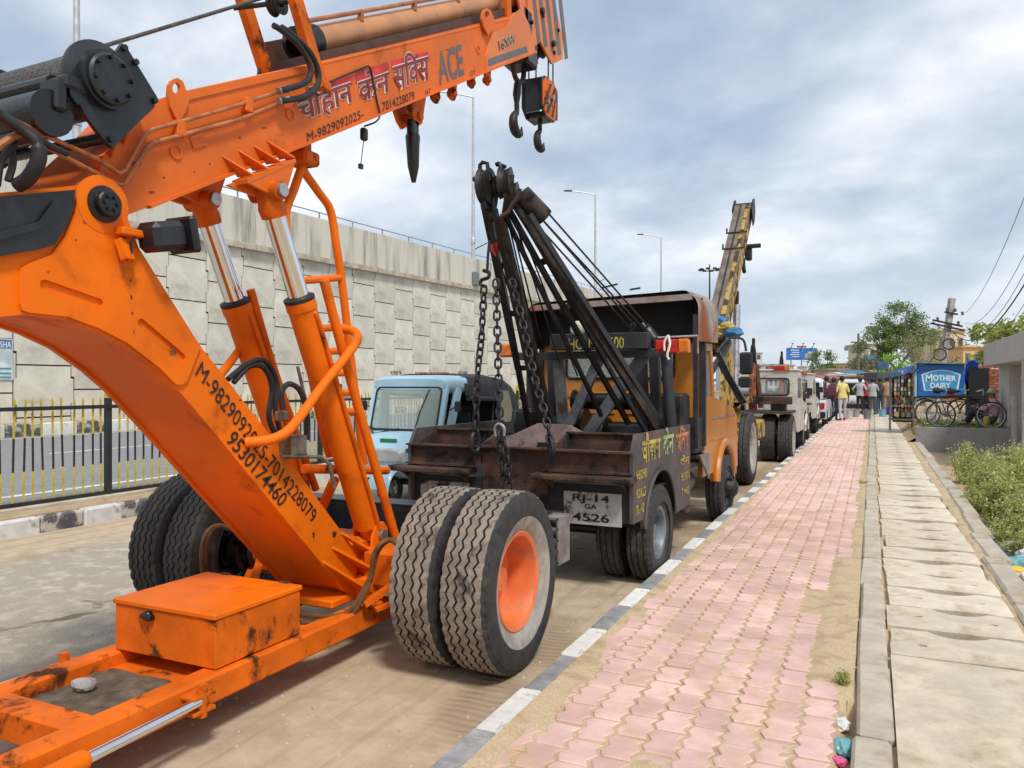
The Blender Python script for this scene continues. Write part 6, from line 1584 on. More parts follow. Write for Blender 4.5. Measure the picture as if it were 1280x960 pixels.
def jeep(X, Y, label, big=True):
    t = thing('recovery_jeep', label, 'jeep', (X, Y, 0), 0, 'white recovery jeeps parked along the kerb')
    M = Matrix.Translation((X, Y, 0))
    def J(): return MB(M)
    # y = 0 is the rear axle
    for x, s in ((.60, 1), (.27, -1), (-.27, 1), (-.60, -1)):
        if not big and abs(x) < .4: continue
        w = inst((jr if s > 0 else jr_i) if big else (jfr if s > 0 else jfr_i), 'wheel', t, loc=(x, 0, .49 if big else .37)); inst(jt if big else jf, 'tyre', w)
    for x, s in ((.62, 1), (-.62, -1)):
        w = inst(jfr if s > 0 else jfr_i, 'wheel', t, loc=(x, 3.1, .37)); inst(jf, 'tyre', w)
    q = J(); q.cyl((-.7, 0, .48), (.7, 0, .48), .06); q.cyl((-.6, 3.1, .38), (.6, 3.1, .38), .05)
    for s in (-1, 1): q.beam((s * .35, -.4, .62), (s * .35, 3.6, .62), .07, .12)
    q.build('chassis', BLACK_GREASE, t)
    # rear cab wall with window
    f = lambda x, z: M @ V((x, .75, z))
    q = MB(); q.prism(rrect(-.72, .72, .75, 1.88, .08, f), (0, .03, 0), [rrect(-.58, .58, 1.36, 1.72, .06, f)]); cw_ = q.build('cab_rear_wall', WHT, t, ang=25)
    q = MB(); q.tube([p + V((0, -.008, 0)) for p in rrect(-.58, .58, 1.36, 1.72, .06, f)], .016, 6, closed=True); q.build('window_seal', RUBBER, cw_)
    q = MB(); q.prism([p + V((0, .015, 0)) for p in rrect(-.58, .58, 1.36, 1.72, .06, f)], (0, .006, 0)); q.build('rear_glass', glass('jeep_glass', (.4, .44, .44), .25), cw_)
    for s in (-1, 1):
        arc = [(3.1 + .44 * math.cos(R(a)), .42 + .44 * math.sin(R(a))) for a in range(10, 171, 16)]
        q = J(); q.prism([V((s * .74, y, z)) for y, z in [(.76, .62), (.76, 1.86), (1.95, 1.86), (2.35, 1.22), (3.5, 1.12), (3.62, .60), (3.54, .6)] + arc + [(2.6, .55), (1.0, .55)]], (-s * .04, 0, 0), [[V((s * .74, y, z)) for y, z in ((.95, 1.28), (2.08, 1.28), (1.82, 1.74), (.95, 1.74))]])
        sd_ = q.build('cab_side', WHT, t, ang=25)
        q = J(); q.prism([V((s * .725, y, z)) for y, z in ((.95, 1.28), (2.08, 1.28), (1.82, 1.74), (.95, 1.74))], (-s * .006, 0, 0)); q.build('door_glass', glass('jeep_glass'), sd_)
        q = J(); q.prism([V((s * .745, y, z)) for y, z in ((2.75, .95), (2.83, .95), (2.83, .72), (2.75, .72))], (s * .01, 0, 0)); q.build('vent', BLACKP, sd_)
        q = J(); q.prism([V((s * .745, y, z)) for y, z in ((2.95, .98), (3.02, .98), (3.02, .86), (2.95, .86))], (s * .01, 0, 0)); q.build('vent', BLACKP, sd_)
        q = J(); q.tube([V((s * .76, y, z)) for y, z in arc], .035, 6); q.build('wheel_arch', WHT, sd_)
        q = J(); q.tube([(s * .74, 2.2, 1.4), (s * .86, 2.15, 1.45)], .012, 6); q.box((s * .90, 2.15, 1.42), (.12, .04, .18), b=.02); q.build('mirror', BLACKP, sd_)
    q = J(); q.box((0, 1.4, 1.90), (1.52, 1.35, .05), b=.02); roof = q.build('roof', WHT, t)
    q = J(); q.tube([(-.7, .8, 2.0), (.7, .8, 2.0)], .02, 8)
    for x in (-.65, 0, .65): q.cyl((x, .8, 1.9), (x, .8, 2.0), .015, 6)
    q.build('light_bar', STEEL, roof)
    q = J(); q.box((.38, .74, 1.94), (.20, .08, .09), b=.01); q.build('tail_light', REDL, roof)
    q = J(); q.box((.54, .74, 1.94), (.11, .08, .09), b=.01); q.build('indicator_lens', AMB, roof)
    q = J(); q.box((0, 2.75, 1.08), (1.3, 1.6, .08), b=.03); q.box((0, 3.58, .88), (1.3, .06, .5), b=.02); q.box((0, 3.72, .55), (1.5, .12, .14), b=.02); q.build('bonnet', WHT, t)
    q = J(); q.box((0, 1.5, .62), (1.4, 1.6, .05)); q.box((0, 1.25, 1.05), (1.2, .2, .55), b=.05); q.build('cab_floor', DARKIN, t)
    # rusty deck and mast
    q = J(); q.box((0, -.1, 1.26), (1.45, .10, .16), b=.01); q.build('rear_beam', RUSTY, t)
    q = J(); q.box((0, .12, 1.02), (1.46, 1.1, .05)); q.build('deck', RUSTY, t)
    q = J(); q.box((.45, .05, 1.13), (.3, .3, .2), b=.02); q.build('battery_box', BLACK_GREASE, t)
    q = J(); q.box((-.42, .15, 1.13), (.35, .3, .18), b=.04); q.build('winch', BLACK_GREASE, t)
    q = J(); q.tube([(-.08, .1, 1.0), (-.08, .1, 1.75), (-.07, .05, 2.05)], [.11, .10, .085], 4); q.build('mast', ORR, t)
    q = J(); q.tube([(-.07, .06, 2.0), (-.06, .0, 2.3), (-.06, -.03, 2.42)], [.085, .075, .05], 4); q.box((-.05, -.02, 2.48), (.06, .08, .16), b=.015); q.build('mast_head', DARKSTEEL, t)
    q = J(); q.beam((.08, .1, 1.1), (.0, .05, 2.0), .06, .08); q.tube([(.12, .2, 1.1), (-.02, .02, 2.2)], .012, 6); q.build('mast_stay', RUSTY, t)
    q = J(); q.box((.2, 1.0, 1.97), (.22, .14, .12), b=.04); q.build('beacon', ORR, t)
    return t
jeep(-2.20, 16.75, 'white recovery jeep with fat double rear tyres and an orange rusty mast')
jeep(-2.35, 23.8, 'second white recovery jeep, ahead of the one with fat double tyres', False)

# ================================================================== CARS, VAN AND MOTORCYCLE FARTHER UP THE ROAD
def car(X, Y, hue, label, van=False, name='parked_car', group='vehicles queued up the road'):
    t = thing(name, label, 'van' if van else 'car', (X, Y, 0), 0, group)
    M = Matrix.Translation((X, Y, 0))
    def J(): return MB(M)
    H = 1.85 if van else 1.52
    prof = [(-2.0, .35), (-2.05, .75), (-1.98, 1.0), (-1.6 if not van else -1.95, 1.02), (1.2, 1.0), (1.95, .86), (2.05, .6), (2.0, .35)]
    arcs = lambda c: [(c + .36 * math.cos(R(a)), .34 + .36 * math.sin(R(a))) for a in range(0, 181, 20)]
    o = prof + arcs(1.25) + arcs(-1.25)
    q = J(); q.prism([V((.82, y, z)) for y, z in o], (-1.64, 0, 0)); body = q.build('body', mat('car_' + hue[0], hue[1], .3, var=.04, coat=.5), t, ang=25)
    q = J(); loft(q, [(-1.85, 0, .95, H - .12, .66), (-1.6, 0, .95, H - .02, .70), (-.6, 0, .95, H, .71), (.35, 0, .95, H - .04, .69), (1.1 if not van else 1.25, 0, .95, 1.05, .66)], 32, 5); gh = q.build('greenhouse', mat('car_' + hue[0], hue[1]), t, ang=35)
    q = J(); q.prism([V((-.58, -1.865, H - .2)), V((.58, -1.865, H - .2)), V((.62, -1.86, 1.05)), V((-.62, -1.86, 1.05))], (0, -.02, 0)); q.build('rear_window', mat('dark_glass', (.02, .025, .03), .08), gh)
    for s in (-1, 1):
        q = J(); q.prism([V((s * .705, y, z)) for y, z in ((-1.5, 1.08), (.75, 1.08), (.3, H - .16), (-1.45, H - .16))], (s * .012, 0, 0)); q.build('side_window', MATS['dark_glass'], gh)
        q = J(); q.box((s * .68, -2.04, .82), (.18, .05, .22), b=.015); q.build('tail_light', REDL, body)
        for y in (-1.25, 1.25):
            w = inst(jfr if s > 0 else jfr_i, 'wheel', t, loc=(s * .74, y, .33)); w.scale = (.95, .88, .88); inst(jf, 'tyre', w)
    q = J(); q.box((0, -2.06, .5), (1.6, .08, .22), b=.03); q.build('bumper', BLACKP, body)
    q = J(); q.box((0, -2.085, .72), (.42, .015, .1)); q.build('number_plate', PLW, body)
W_ = (.62, .63, .64)
car(-2.3, 31.5, ('white', W_), 'white van queued just beyond the second recovery jeep', True, 'parked_van')
car(-4.6, 33.5, ('silver', (.38, .39, .41)), 'silver car on the road left of the white van')
car(-2.4, 39.0, ('grey', (.22, .24, .27)), 'dark grey car queued beyond the white van')
car(-5.2, 43.0, ('cream', (.58, .55, .48)), 'cream car far up the road')
car(-.9, 44.0, ('pearl', (.66, .66, .66)), 'pale van beyond the people at the stall', True, 'parked_van')
car(-3.6, 50.0, ('red', (.40, .05, .04)), 'red car far up the road')
# motorcycle beside the second jeep
mc = thing('motorcycle', 'black motorcycle standing by the kerb ahead of the second jeep', 'motorcycle', (-1.75, 28.6, 0), R(4))
M = world_of(mc)
mt_ = tyre_mesh(.30, .10, .22, (0,), 30, [TYRE_WORN, TYRE_BLACK, TYRE_BLACK], amp=.002, gd=.005); mr_ = rim_mesh(.215, .10, .03, STEEL, .05, 5)
for y in (-.65, .65):
    w = inst(mr_, 'wheel', mc, loc=(0, y, .30)); inst(mt_, 'tyre', w)
q = MB(M); q.tube(smooth_path([V((0, -.62, .42)), V((0, -.2, .6)), V((0, .25, .72)), V((0, .45, .95))], 5), .03, 8); q.box((0, .02, .45), (.24, .36, .32), b=.06); q.tube([(0, .45, .95), (0, .65, .30)], .035, 8); q.build('frame', BLACK_GREASE, mc)
q = MB(M); loft(q, [(-.05, 0, .74, .80, .06), (.05, 0, .70, .92, .14), (.25, 0, .70, .98, .15), (.42, 0, .78, .95, .07)], 20, 3); q.build('fuel_tank', BLACKP, mc)
q = MB(M); loft(q, [(-.75, 0, .78, .84, .10), (-.6, 0, .74, .86, .14), (-.05, 0, .72, .80, .12)], 20, 4); q.build('seat', DARKIN, mc)
q = MB(M); q.tube(smooth_path([V((-.36, .30, 1.08)), V((-.2, .42, 1.06)), V((0, .45, 1.0)), V((.2, .42, 1.06)), V((.36, .30, 1.08))], 4), .013, 8); q.build('handlebar', STEEL, mc)
q = MB(M); q.lathe([(.001, .06), (.08, .03), (.09, 0), (.05, -.09)], (0, .55, .92), (0, 1, 0), 16); q.build('headlight', MATS['dull_chrome'], mc)
for s in (-1, 1):
    q = MB(M); q.tube([(s * .3, .33, 1.08), (s * .33, .34, 1.24)], .007, 6); q.lathe([(.001, .01), (.05, .01), (.05, -.01)], (s * .34, .34, 1.27), (0, -1, 0), 14); q.build('mirror', BLACKP, mc)
q = MB(M); P = [V((x, -.65 + .36 * math.cos(R(a)), .30 + .36 * math.sin(R(a)))) for x in (-.07, .07) for a in range(20, 181, 20)]; n = len(P) // 2; q.add(P, [(i, i + 1, n + i + 1, n + i) for i in range(n - 1)]); q.build('mudguard', BLACKP, mc); q = MB(M); q.box((0, -.99, .62), (.16, .02, .1)); q.build('number_plate', PLW, mc)
# ================================================================== RIGHT HAND SIDE: terrace, shop, cart, bicycles
PLASTER = mat('grey_plaster', (.27, .265, .26), .85, var=.07, scale=1.5, dirt='#5a5650', amt=.2, dscale=1.5, dsharp=.2, dirt2='#7a6a58', amt2=.05, d2scale=12, bump=.15)
PLASTER2 = mat('pale_plaster', (.40, .39, .375), .85, var=.05, scale=1.5, dirt='#77726a', amt=.15, dscale=1.5, dsharp=.2, bump=.1)
TZ = .50
q = MB(); gx, gy = 26, 50
q.add([(1.0 + 9.0 * i / gx - (.25 if i == 0 else 0), 21.5 + 22 * j / gy, (TZ + .02 * nz3(i * .6, j * .6)) if i > 0 else .12) for j in range(gy + 1) for i in range(gx + 1)], [(j * (gx + 1) + i, j * (gx + 1) + i + 1, (j + 1) * (gx + 1) + i + 1, (j + 1) * (gx + 1) + i) for j in range(gy) for i in range(gx)])
tag(q.build('terrace', DIRTM), 'raised earth bank behind the low grey wall', kind='structure')
q = MB(); q.box((3.5, 21.42, .22), (5.05, .16, .64), b=.008)
lw = q.build('low_wall', PLASTER); tag(lw, 'low grey plastered wall holding up the bank under the bicycles', 'wall', kind='thing')
# grass on the bank
GRASS = mat('grass', (.17, .20, .05), .8, var=.35, scale=3, dirt='#8d8a4a', amt=.3, dscale=4)
q = MB(); rr = random.Random(5)
for i in range(2600):
    x = rr.uniform(.95, 3.4); y = rr.uniform(21.5, 25.0) if rr.random() < .7 else rr.uniform(21.5, 34); z = TZ + .01
    if x < 1.1: z = .3
    a = rr.uniform(0, 6.3); h = rr.uniform(.04, .13); w = .012; dx_, dy_ = math.cos(a), math.sin(a); l = rr.gauss(0, .04)
    q.add([(x - dx_ * w, y - dy_ * w, z), (x + dx_ * w, y + dy_ * w, z), (x + dy_ * l, y - dx_ * l, z + h)], [(0, 1, 2)])
tag(q.build('grass', GRASS, smooth=False), 'short green grass on the bank by the bicycles', 'grass', kind='stuff')
# shop at the right edge
shop = thing('corner_shop', 'flat roofed grey shop at the right edge with a deep concrete eave', 'building', (4.2, 20, 0)); shop['kind'] = 'thing'
q = MB(); q.box((4.6, 22.4, 1.3), (3.3, 1.7, 1.62)); q.build('wall', PLASTER2, shop)
for x, y in ((6.0, 17.2), (4.4, 17.2)):
    q = MB(); q.box((x, y, 1.0), (.25, .25, 2.1)); q.build('pillar', PLASTER2, shop)
q = MB(); q.box((4.6, 19.9, 2.33), (4.0, 6.4, .55), b=.012); q.build('eave', PLASTER2, shop)
for k in range(7):
    q = MB(); q.box((3.1 + k * .4, 21.545, 1.28), (.03, .014, 1.5)); q.build('wall_batten', PLASTER2, shop)
q = MB(); q.box((4.4, 19.9, 2.62), (3.2, 5.8, .04)); q.box((2.9, 21.6, 2.60), (.3, .5, .05)); q.build('roof_slab', CONC, shop)
q = MB(); q.cyl((2.62, 17.35, -.1), (2.62, 17.35, 2.05), .045, 12)
for z in (.3, 1.0, 1.7): q.lathe([(.055, -.03), (.055, .03), (.045, .035)], (2.62, 17.35, z), (0, 0, 1), 12)
q.build('drain_pipe', PLASTER2, shop)
vp = onY(1268, 515, 20.9); q = MB(); q.cyl((vp.x, 20.9, TZ - .6), (vp.x, 20.9, 1.15), .055, 14); q.lathe([(.075, 0), (.075, .2), (.06, .22)], (vp.x, 20.9, 1.10), (0, 0, 1), 14)
tag(q.build('vent_pipe', PLASTER2), 'short grey vent pipe with a collar, standing by the low wall', 'pipe')
# brick pier behind the cart
def brick_mat():
    m = bpy.data.materials.new('brickwork'); m.use_nodes = True; t = m.node_tree; b = t.nodes['Principled BSDF']
    g = t.nodes.new('ShaderNodeTexCoord'); mp = t.nodes.new('ShaderNodeMapping'); mp.inputs['Rotation'].default_value = (R(90), 0, 0); t.links.new(g.outputs['Object'], mp.inputs[0])
    k = t.nodes.new('ShaderNodeTexBrick'); k.inputs['Color1'].default_value = (.36, .12, .06, 1); k.inputs['Color2'].default_value = (.28, .09, .05, 1); k.inputs['Mortar'].default_value = (.36, .32, .28, 1)
    k.inputs['Scale'].default_value = 1.0; k.inputs['Brick Width'].default_value = .23; k.inputs['Row Height'].default_value = .08; k.inputs['Mortar Size'].default_value = .008
    t.links.new(mp.outputs[0], k.inputs['Vector']); t.links.new(k.outputs[0], b.inputs['Base Color']); b.inputs['Roughness'].default_value = .9
    return m
bw = onY(1222, 480, 25.6).x; bw1 = onY(1241, 480, 25.6).x
bpier = thing('brick_wall', 'red brick wall stub between the blue cart and the grey shop', 'wall', ((bw + bw1) / 2 + .3, 25.7, TZ)); bpier['kind'] = 'thing'
BRK = mat('red_brick', (.35, .115, .06), .9, var=.15, scale=9, rand=.22, bump=.3)
q = MB(); q.box(((bw + bw1) / 2 + .3, 25.76, 1.25), (1.05, .2, 1.5)); q.build('mortar', mat('mortar', (.36, .32, .27), .9), bpier)
q = MB(); q.box((0, 0, 0), (.225, .05, .066), b=.004); bo = q.build('brick', BRK); bme = bo.data; bpy.data.objects.remove(bo)
for r_ in range(15):
    for c_ in range(4):
        x = bw - .12 + .12 + (c_ + (.5 if r_ % 2 else 0)) * .238; 
        if x + .11 > bw1 + .85: continue
        inst(bme, 'brick', bpier, world_of(bpier).inverted() @ Matrix.Translation((x + .02, 25.645, 1.32 - .36 + .04 + r_ * .077)))
# ---- blue ice cream cart
BLUEP = mat('cart_blue', (.012, .13, .42), .4, var=.08, scale=3, dirt='#1a2a40', amt=.12, dscale=4)
CYANP = mat('sign_cyan', (.04, .32, .60), .4, var=.05); SIGNW = mat('sign_white', (.70, .78, .82), .45, var=.05)
cx0 = onY(1147, 480, 25.4).x; cx1 = onY(1206, 480, 25.4).x
cart = thing('vending_cart', 'bright blue ice cream tricycle cart with a white lettered sign', 'cart', ((cx0 + cx1) / 2, 25.9, TZ))
zt, zb = 2.17, 1.24; cm = (cx0 + cx1) / 2
q = MB(); q.box((cm, 25.95, (zt + zb) / 2), (cx1 - cx0, 1.1, zt - zb), b=.01); cb = q.build('cart_body', BLUEP, cart)
q = MB(); q.box((cm, 25.9, zt + .03), (cx1 - cx0 + .12, 1.3, .03), Matrix.Rotation(R(2), 3, 'Y')); q.build('cart_roof', mat('tin_teal', (.12, .25, .27), .6, .2, var=.2), cart)
def sgn(x, z): return V((cm + x, 25.4, (zt + zb) / 2 + z))
def shield(s):
    o = []
    for i in range(13): t = -1 + 2 * i / 12; o.append(sgn(.50 * s * t, s * (.17 + .13 * (1 - t * t))))
    return [sgn(.43 * s, -.30 * s)] + o[::-1] + [sgn(-.43 * s, -.30 * s)]
q = MB(); q.prism(shield(1.0), (0, -.006, 0)); q.build('sign_border', SIGNW, cb, smooth=False)
q = MB(); q.prism([p + V((0, -.006, 0)) for p in shield(.91)], (0, -.005, 0)); q.build('sign_field', CYANP, cb, smooth=False)
q = MB(); letter(q, 'OTHER', sgn(-.20, .0) + V((0, -.012, 0)), sgn(.38, -.02) + V((0, -.012, 0)), sgn(-.20, .15) + V((0, -.012, 0)), (0, -1, 0), .004, bold=.03); letter(q, 'M', sgn(-.39, -.04) + V((0, -.012, 0)), sgn(-.22, -.02) + V((0, -.012, 0)), sgn(-.39, .16) + V((0, -.012, 0)), (0, -1, 0), .004, bold=.03)
q.build('lettering', SIGNW, cb, smooth=False)
q = MB(); letter(q, 'DAIRY', sgn(-.27, -.22) + V((0, -.012, 0)), sgn(.25, -.22) + V((0, -.012, 0)), sgn(-.27, -.07) + V((0, -.012, 0)), (0, -1, 0), .004, bold=.03); q.build('lettering', SIGNW, cb, smooth=False)
q = MB(); q.box((cm + .15, 25.7, zb - .03), (cx1 - cx0 + .5, .9, .04)); q.build('cart_shelf', DARKSTEEL, cart)
q = MB(); q.box((cx0 - .05, 25.42, 1.6), (.06, .06, 1.3)); q.build('corner_post', SKYB, cart)
q = MB(); q.box((cx1 + .35, 25.9, 1.35), (.5, .9, 1.4)); q.build('cart_chest', DARKIN, cart)
def bike_wheel(mb, c, r, ax=V((0, 1, 0)), spokes=18, tr=.018):
    u = ax.orthogonal().normalized(); w = ax.cross(u)
    mb.tube([c + (u * math.cos(2 * math.pi * i / 28) + w * math.sin(2 * math.pi * i / 28)) * r for i in range(28)], tr, 6, closed=True, mi=0)
    mb.tube([c + (u * math.cos(2 * math.pi * i / 28) + w * math.sin(2 * math.pi * i / 28)) * (r - .025) for i in range(28)], .010, 5, closed=True, mi=1)
    for i in range(spokes):
        a = 2 * math.pi * i / spokes; mb.tube([c + ax * (.03 if i % 2 else -.03), c + (u * math.cos(a) + w * math.sin(a)) * (r - .02)], .0025, 3, mi=1)
    mb.cyl(c - ax * .05, c + ax * .05, .02, 8, mi=1)
for x in (cx0 + .18, cx1 - .1):
    q = MB(); bike_wheel(q, V((x, 25.5, TZ + .34)), .33); q.build('cart_wheel', [TYRE_BLACK, STEEL], cart)
# tarps
def cloth(name, pts_fn, nx_, ny_, m, label, cat, group=None):
    q = MB(); q.add([pts_fn(i / nx_, j / ny_) for j in range(ny_ + 1) for i in range(nx_ + 1)], [(j * (nx_ + 1) + i, j * (nx_ + 1) + i + 1, (j + 1) * (nx_ + 1) + i + 1, (j + 1) * (nx_ + 1) + i) for j in range(ny_) for i in range(nx_)])
    o = q.build(name, m, ang=80); sm = o.modifiers.new('thick', 'SOLIDIFY'); sm.thickness = .01
    return tag(o, label, cat, group)
TARP = mat('tarp_blue', (.012, .10, .50), .45, var=.15, scale=5); TARPD = mat('tarp_dark_blue', (.015, .07, .22), .55, var=.2, scale=5)
cloth('tarpaulin', lambda s, t: V((cx1 + .02 + .32 * s + .03 * nz3(s * 5, t * 5), 25.35 + .25 * t + .06 * nz3(s * 6, t * 6, 2), zt + .12 - .55 * t * t - .16 * abs(s - .5) + .06 * nz3(s * 7, t * 7, 5))), 12, 12, TARP, 'bright blue tarpaulin bunched at the right end of the cart', 'tarpaulin')
cloth('tarpaulin', lambda s, t: V((cx0 - .75 + .78 * s, 25.3 + .6 * t + .03 * nz3(s * 6, t * 6, 2), zt + .02 - .22 * (1 - s) - .20 * (1 - t) ** 2 + .05 * nz3(s * 7, t * 7, 5))), 14, 10, TARPD, 'dark blue tarpaulin roof over the snack stall left of the cart', 'tarpaulin')
# snack stall
st = thing('snack_stall', 'small roadside stall hung with strips of snack packets, left of the blue cart', 'stall', (cx0 - .45, 25.7, TZ))
for x in (cx0 - .72, cx0 - .12):
    for y in (25.35, 26.1):
        q = MB(); q.cyl((x, y, .2), (x + .02, y, 2.1), .022, 8); q.build('post', OLDB, st)
for z in (.55, .95): 
    q = MB(); q.box((cx0 - .42, 25.75, z), (.66, .8, .04)); q.build('shelf', OLDB, st)
pk = [mat('pack_' + n, c, .4, var=.3, scale=30) for n, c in (('red', (.20, .04, .035)), ('yellow', (.36, .27, .09)), ('green', (.10, .15, .08)), ('cream', (.42, .39, .33)), ('dark', (.04, .035, .045)))]
rr = random.Random(3)
q = MB(); q.box((cx0 - .35, 26.1, 1.2), (.6, .02, 1.5)); q.build('back_cloth', DARKIN, st)
for k in range(6):
    q = MB(); x = cx0 - .58 + k * .09; y = 25.40 + .06 * (k % 2)
    for j in range(11): q.box((x + rr.gauss(0, .006), y, 1.95 - j * .125), (.06, .015, .11), Matrix.Rotation(rr.gauss(0, .15), 3, 'Z'), mi=rr.randrange(5))
    tag(q.build('packet_strip', pk, st), kind='stuff')
for k in range(8):
    q = MB(); x = cx0 - .68 + (k % 4) * .15; z = .62 + .40 * (k // 4); q.box((x, 25.5, z + .08), (.11, .14, .18), b=.02); q.build('goods_box', pk[k % 5], st)
# bicycles
def bicycle(A, B, label, col_m, z, red=False):
    t = thing('bicycle', label, 'bicycle', (A.x, A.y, z), 0, 'bicycles leaning by the cart')
    f = (B - A).normalized(); s = V((-f.y, f.x, 0)); r = .335
    up = V((0, 0, 1)); a = V((A.x, A.y, z + r)); b_ = V((B.x, B.y, z + r))
    for nm, c in (('rear_wheel', a), ('front_wheel', b_)):
        q = MB(); bike_wheel(q, c, r - .016, s); q.build(nm, [TYRE_BLACK, MATS['dull_chrome']], t)
    bb = a + f * .45 - up * .04; seat = a + f * .28 + up * .50; head = b_ - f * .16 + up * .48; hb_ = b_ - f * .13 + up * .36
    q = MB()
    for p, e, rad in ((bb, seat, .015), (bb, hb_, .016), (seat - up * .04, head, .015), (a, bb, .010), (a, seat - up * .05, .009), (head, hb_, .018)): q.cyl(p, e, rad, 8)
    q.cyl(hb_, b_ + s * .04, .011, 8); q.cyl(hb_, b_ - s * .04, .011, 8); q.build('frame', col_m, t)
    q = MB(); q.tube(smooth_path([head + up * .10 + s * .27 - f * .14, head + up * .14 + s * .2, head + up * .12, head + up * .14 - s * .2, head + up * .10 - s * .27 - f * .14], 5), .011, 8); q.cyl(head, head + up * .12, .012, 8); q.build('handlebar', MATS['dull_chrome'], t)
    q = MB(); c = seat + up * .09; q.tube([c - f * .14, c - f * .06, c + f * .05, c + f * .15], [.075, .085, .045, .02], 10); q.cyl(seat, c, .012, 8); q.build('saddle', CANV, t)
    for c in (a, b_):
        q = MB(); rad = r + .03; P = []
        for x in (-.028, .028):
            for i in range(12): an = R(25 + 145 * i / 11); P.append(c + (-f if c is a else -f) * math.cos(an) * rad + up * math.sin(an) * rad + s * x)
        q.add(P, [(i, i + 1, 13 + i, 12 + i) for i in range(11)]); q.build('mudguard', MATS['dull_chrome'] if c is a else col_m, t)
    q = MB(); q.cyl(bb - s * .05, bb + s * .05, .075, 16); q.cyl(bb, bb - up * .15 + f * .06 + s * .07, .01, 6); q.box(bb - up * .15 + f * .06 + s * .11, (.09, .06, .02)); q.cyl(bb, bb + up * .15 - f * .06 - s * .07, .01, 6); q.box(bb + up * .15 - f * .06 - s * .11, (.09, .06, .02)); q.build('crank', MATS['dull_chrome'], t)
    q = MB()
    for o_ in (-.06, 0, .06): q.cyl(a - f * .22 + up * .40 + s * o_, a + f * .18 + up * .40 + s * o_, .008, 6)
    for o_ in (-.06, .06): q.cyl(a - f * .12 + up * .40 + s * o_, a + s * o_, .007, 6)
    q.build('carrier', col_m, t)
A_ = onZ(1174, 533, TZ); A_ = V((onY(1176, 516, 22.0).x, 22.0, 0)); B_ = V((onY(1236, 518, 22.0).x + .04, 21.95, 0))
bicycle(A_, B_, 'black bicycle parked along the low wall in front of the blue cart', BLACKP, TZ)
A2 = V((onY(1160, 516, 23.2).x, 23.3, 0)); bicycle(A2, A2 + V((1.06, .25, 0)), 'second bicycle standing behind the black one against the cart', mat('bike_green', (.03, .06, .05), .4), TZ)
q = MB(); q.box(onY(1189, 494, 22.15), (.24, .14, .06), b=.015); tag(q.build('red_box', REDL), 'small red box on the carrier of the black bicycle', 'box')
q = MB(); c = onY(1233, 523, 22.4); q.tube([V((c.x, c.y, TZ)), V((c.x, c.y, TZ + .03)), V((c.x, c.y, TZ + .24)), V((c.x, c.y, TZ + .3))], [.07, .075, .07, .04], 14); tag(q.build('oil_can', mat('can_yellow', (.55, .36, .02), .4)), 'yellow plastic can on the grass by the seated person', 'can')

# ================================================================== PEOPLE
SKIN = mat('skin', (.17, .085, .055), .6, var=.06); HAIR = mat('hair', (.008, .007, .007), .6, var=.3)
SHOE = mat('shoe', (.035, .025, .02), .6)
def cmat(n, c): return mat('cloth_' + n, c, .9, var=.10, scale=9, bump=.25, bscale=25)
def skin_body(joints, edges, cats, mats, name, parent, sub=1, fingers=True):
    """one continuous figure grown over its joints"""
    me = bpy.data.meshes.new(name)
    names = list(joints); idx = {n: i for i, n in enumerate(names)}
    me.from_pydata([joints[n][0] for n in names], [(idx[a], idx[b_]) for a, b_ in edges], [])
    o = bpy.data.objects.new(name, me); col.objects.link(o)
    m = o.modifiers.new('s', 'SKIN'); m.use_smooth_shade = True
    if not me.skin_vertices: bpy.context.view_layer.objects.active = o
    for i, n in enumerate(names):
        sv = me.skin_vertices[0].data[i]; r = joints[n][1]; sv.radius = r if isinstance(r, tuple) else (r, r); sv.use_root = (n == 'pelvis')
    o.modifiers.new('u', 'SUBSURF').levels = sub; o.modifiers['u'].render_levels = sub
    bpy.context.view_layer.update()
    ev = bpy.data.meshes.new_from_object(o.evaluated_get(bpy.context.evaluated_depsgraph_get()))
    bpy.data.objects.remove(o); bpy.data.meshes.remove(me)
    for mm in mats: ev.materials.append(mm)
    seg = [(V(joints[a][0]), V(joints[b_][0]), cats[i]) for i, (a, b_) in enumerate(edges)]
    for p in ev.polygons:
        c = p.center; best = 9e9; k = 0
        for a, b_, ct in seg:
            d = b_ - a; t = max(0, min(1, (c - a).dot(d) / max(d.length_squared, 1e-9))); q_ = (a + d * t - c).length
            if q_ < best: best = q_; k = ct
        p.material_index = k
    ev.shade_smooth()
    r = bpy.data.objects.new(name, ev); col.objects.link(r); r.parent = parent
    return r
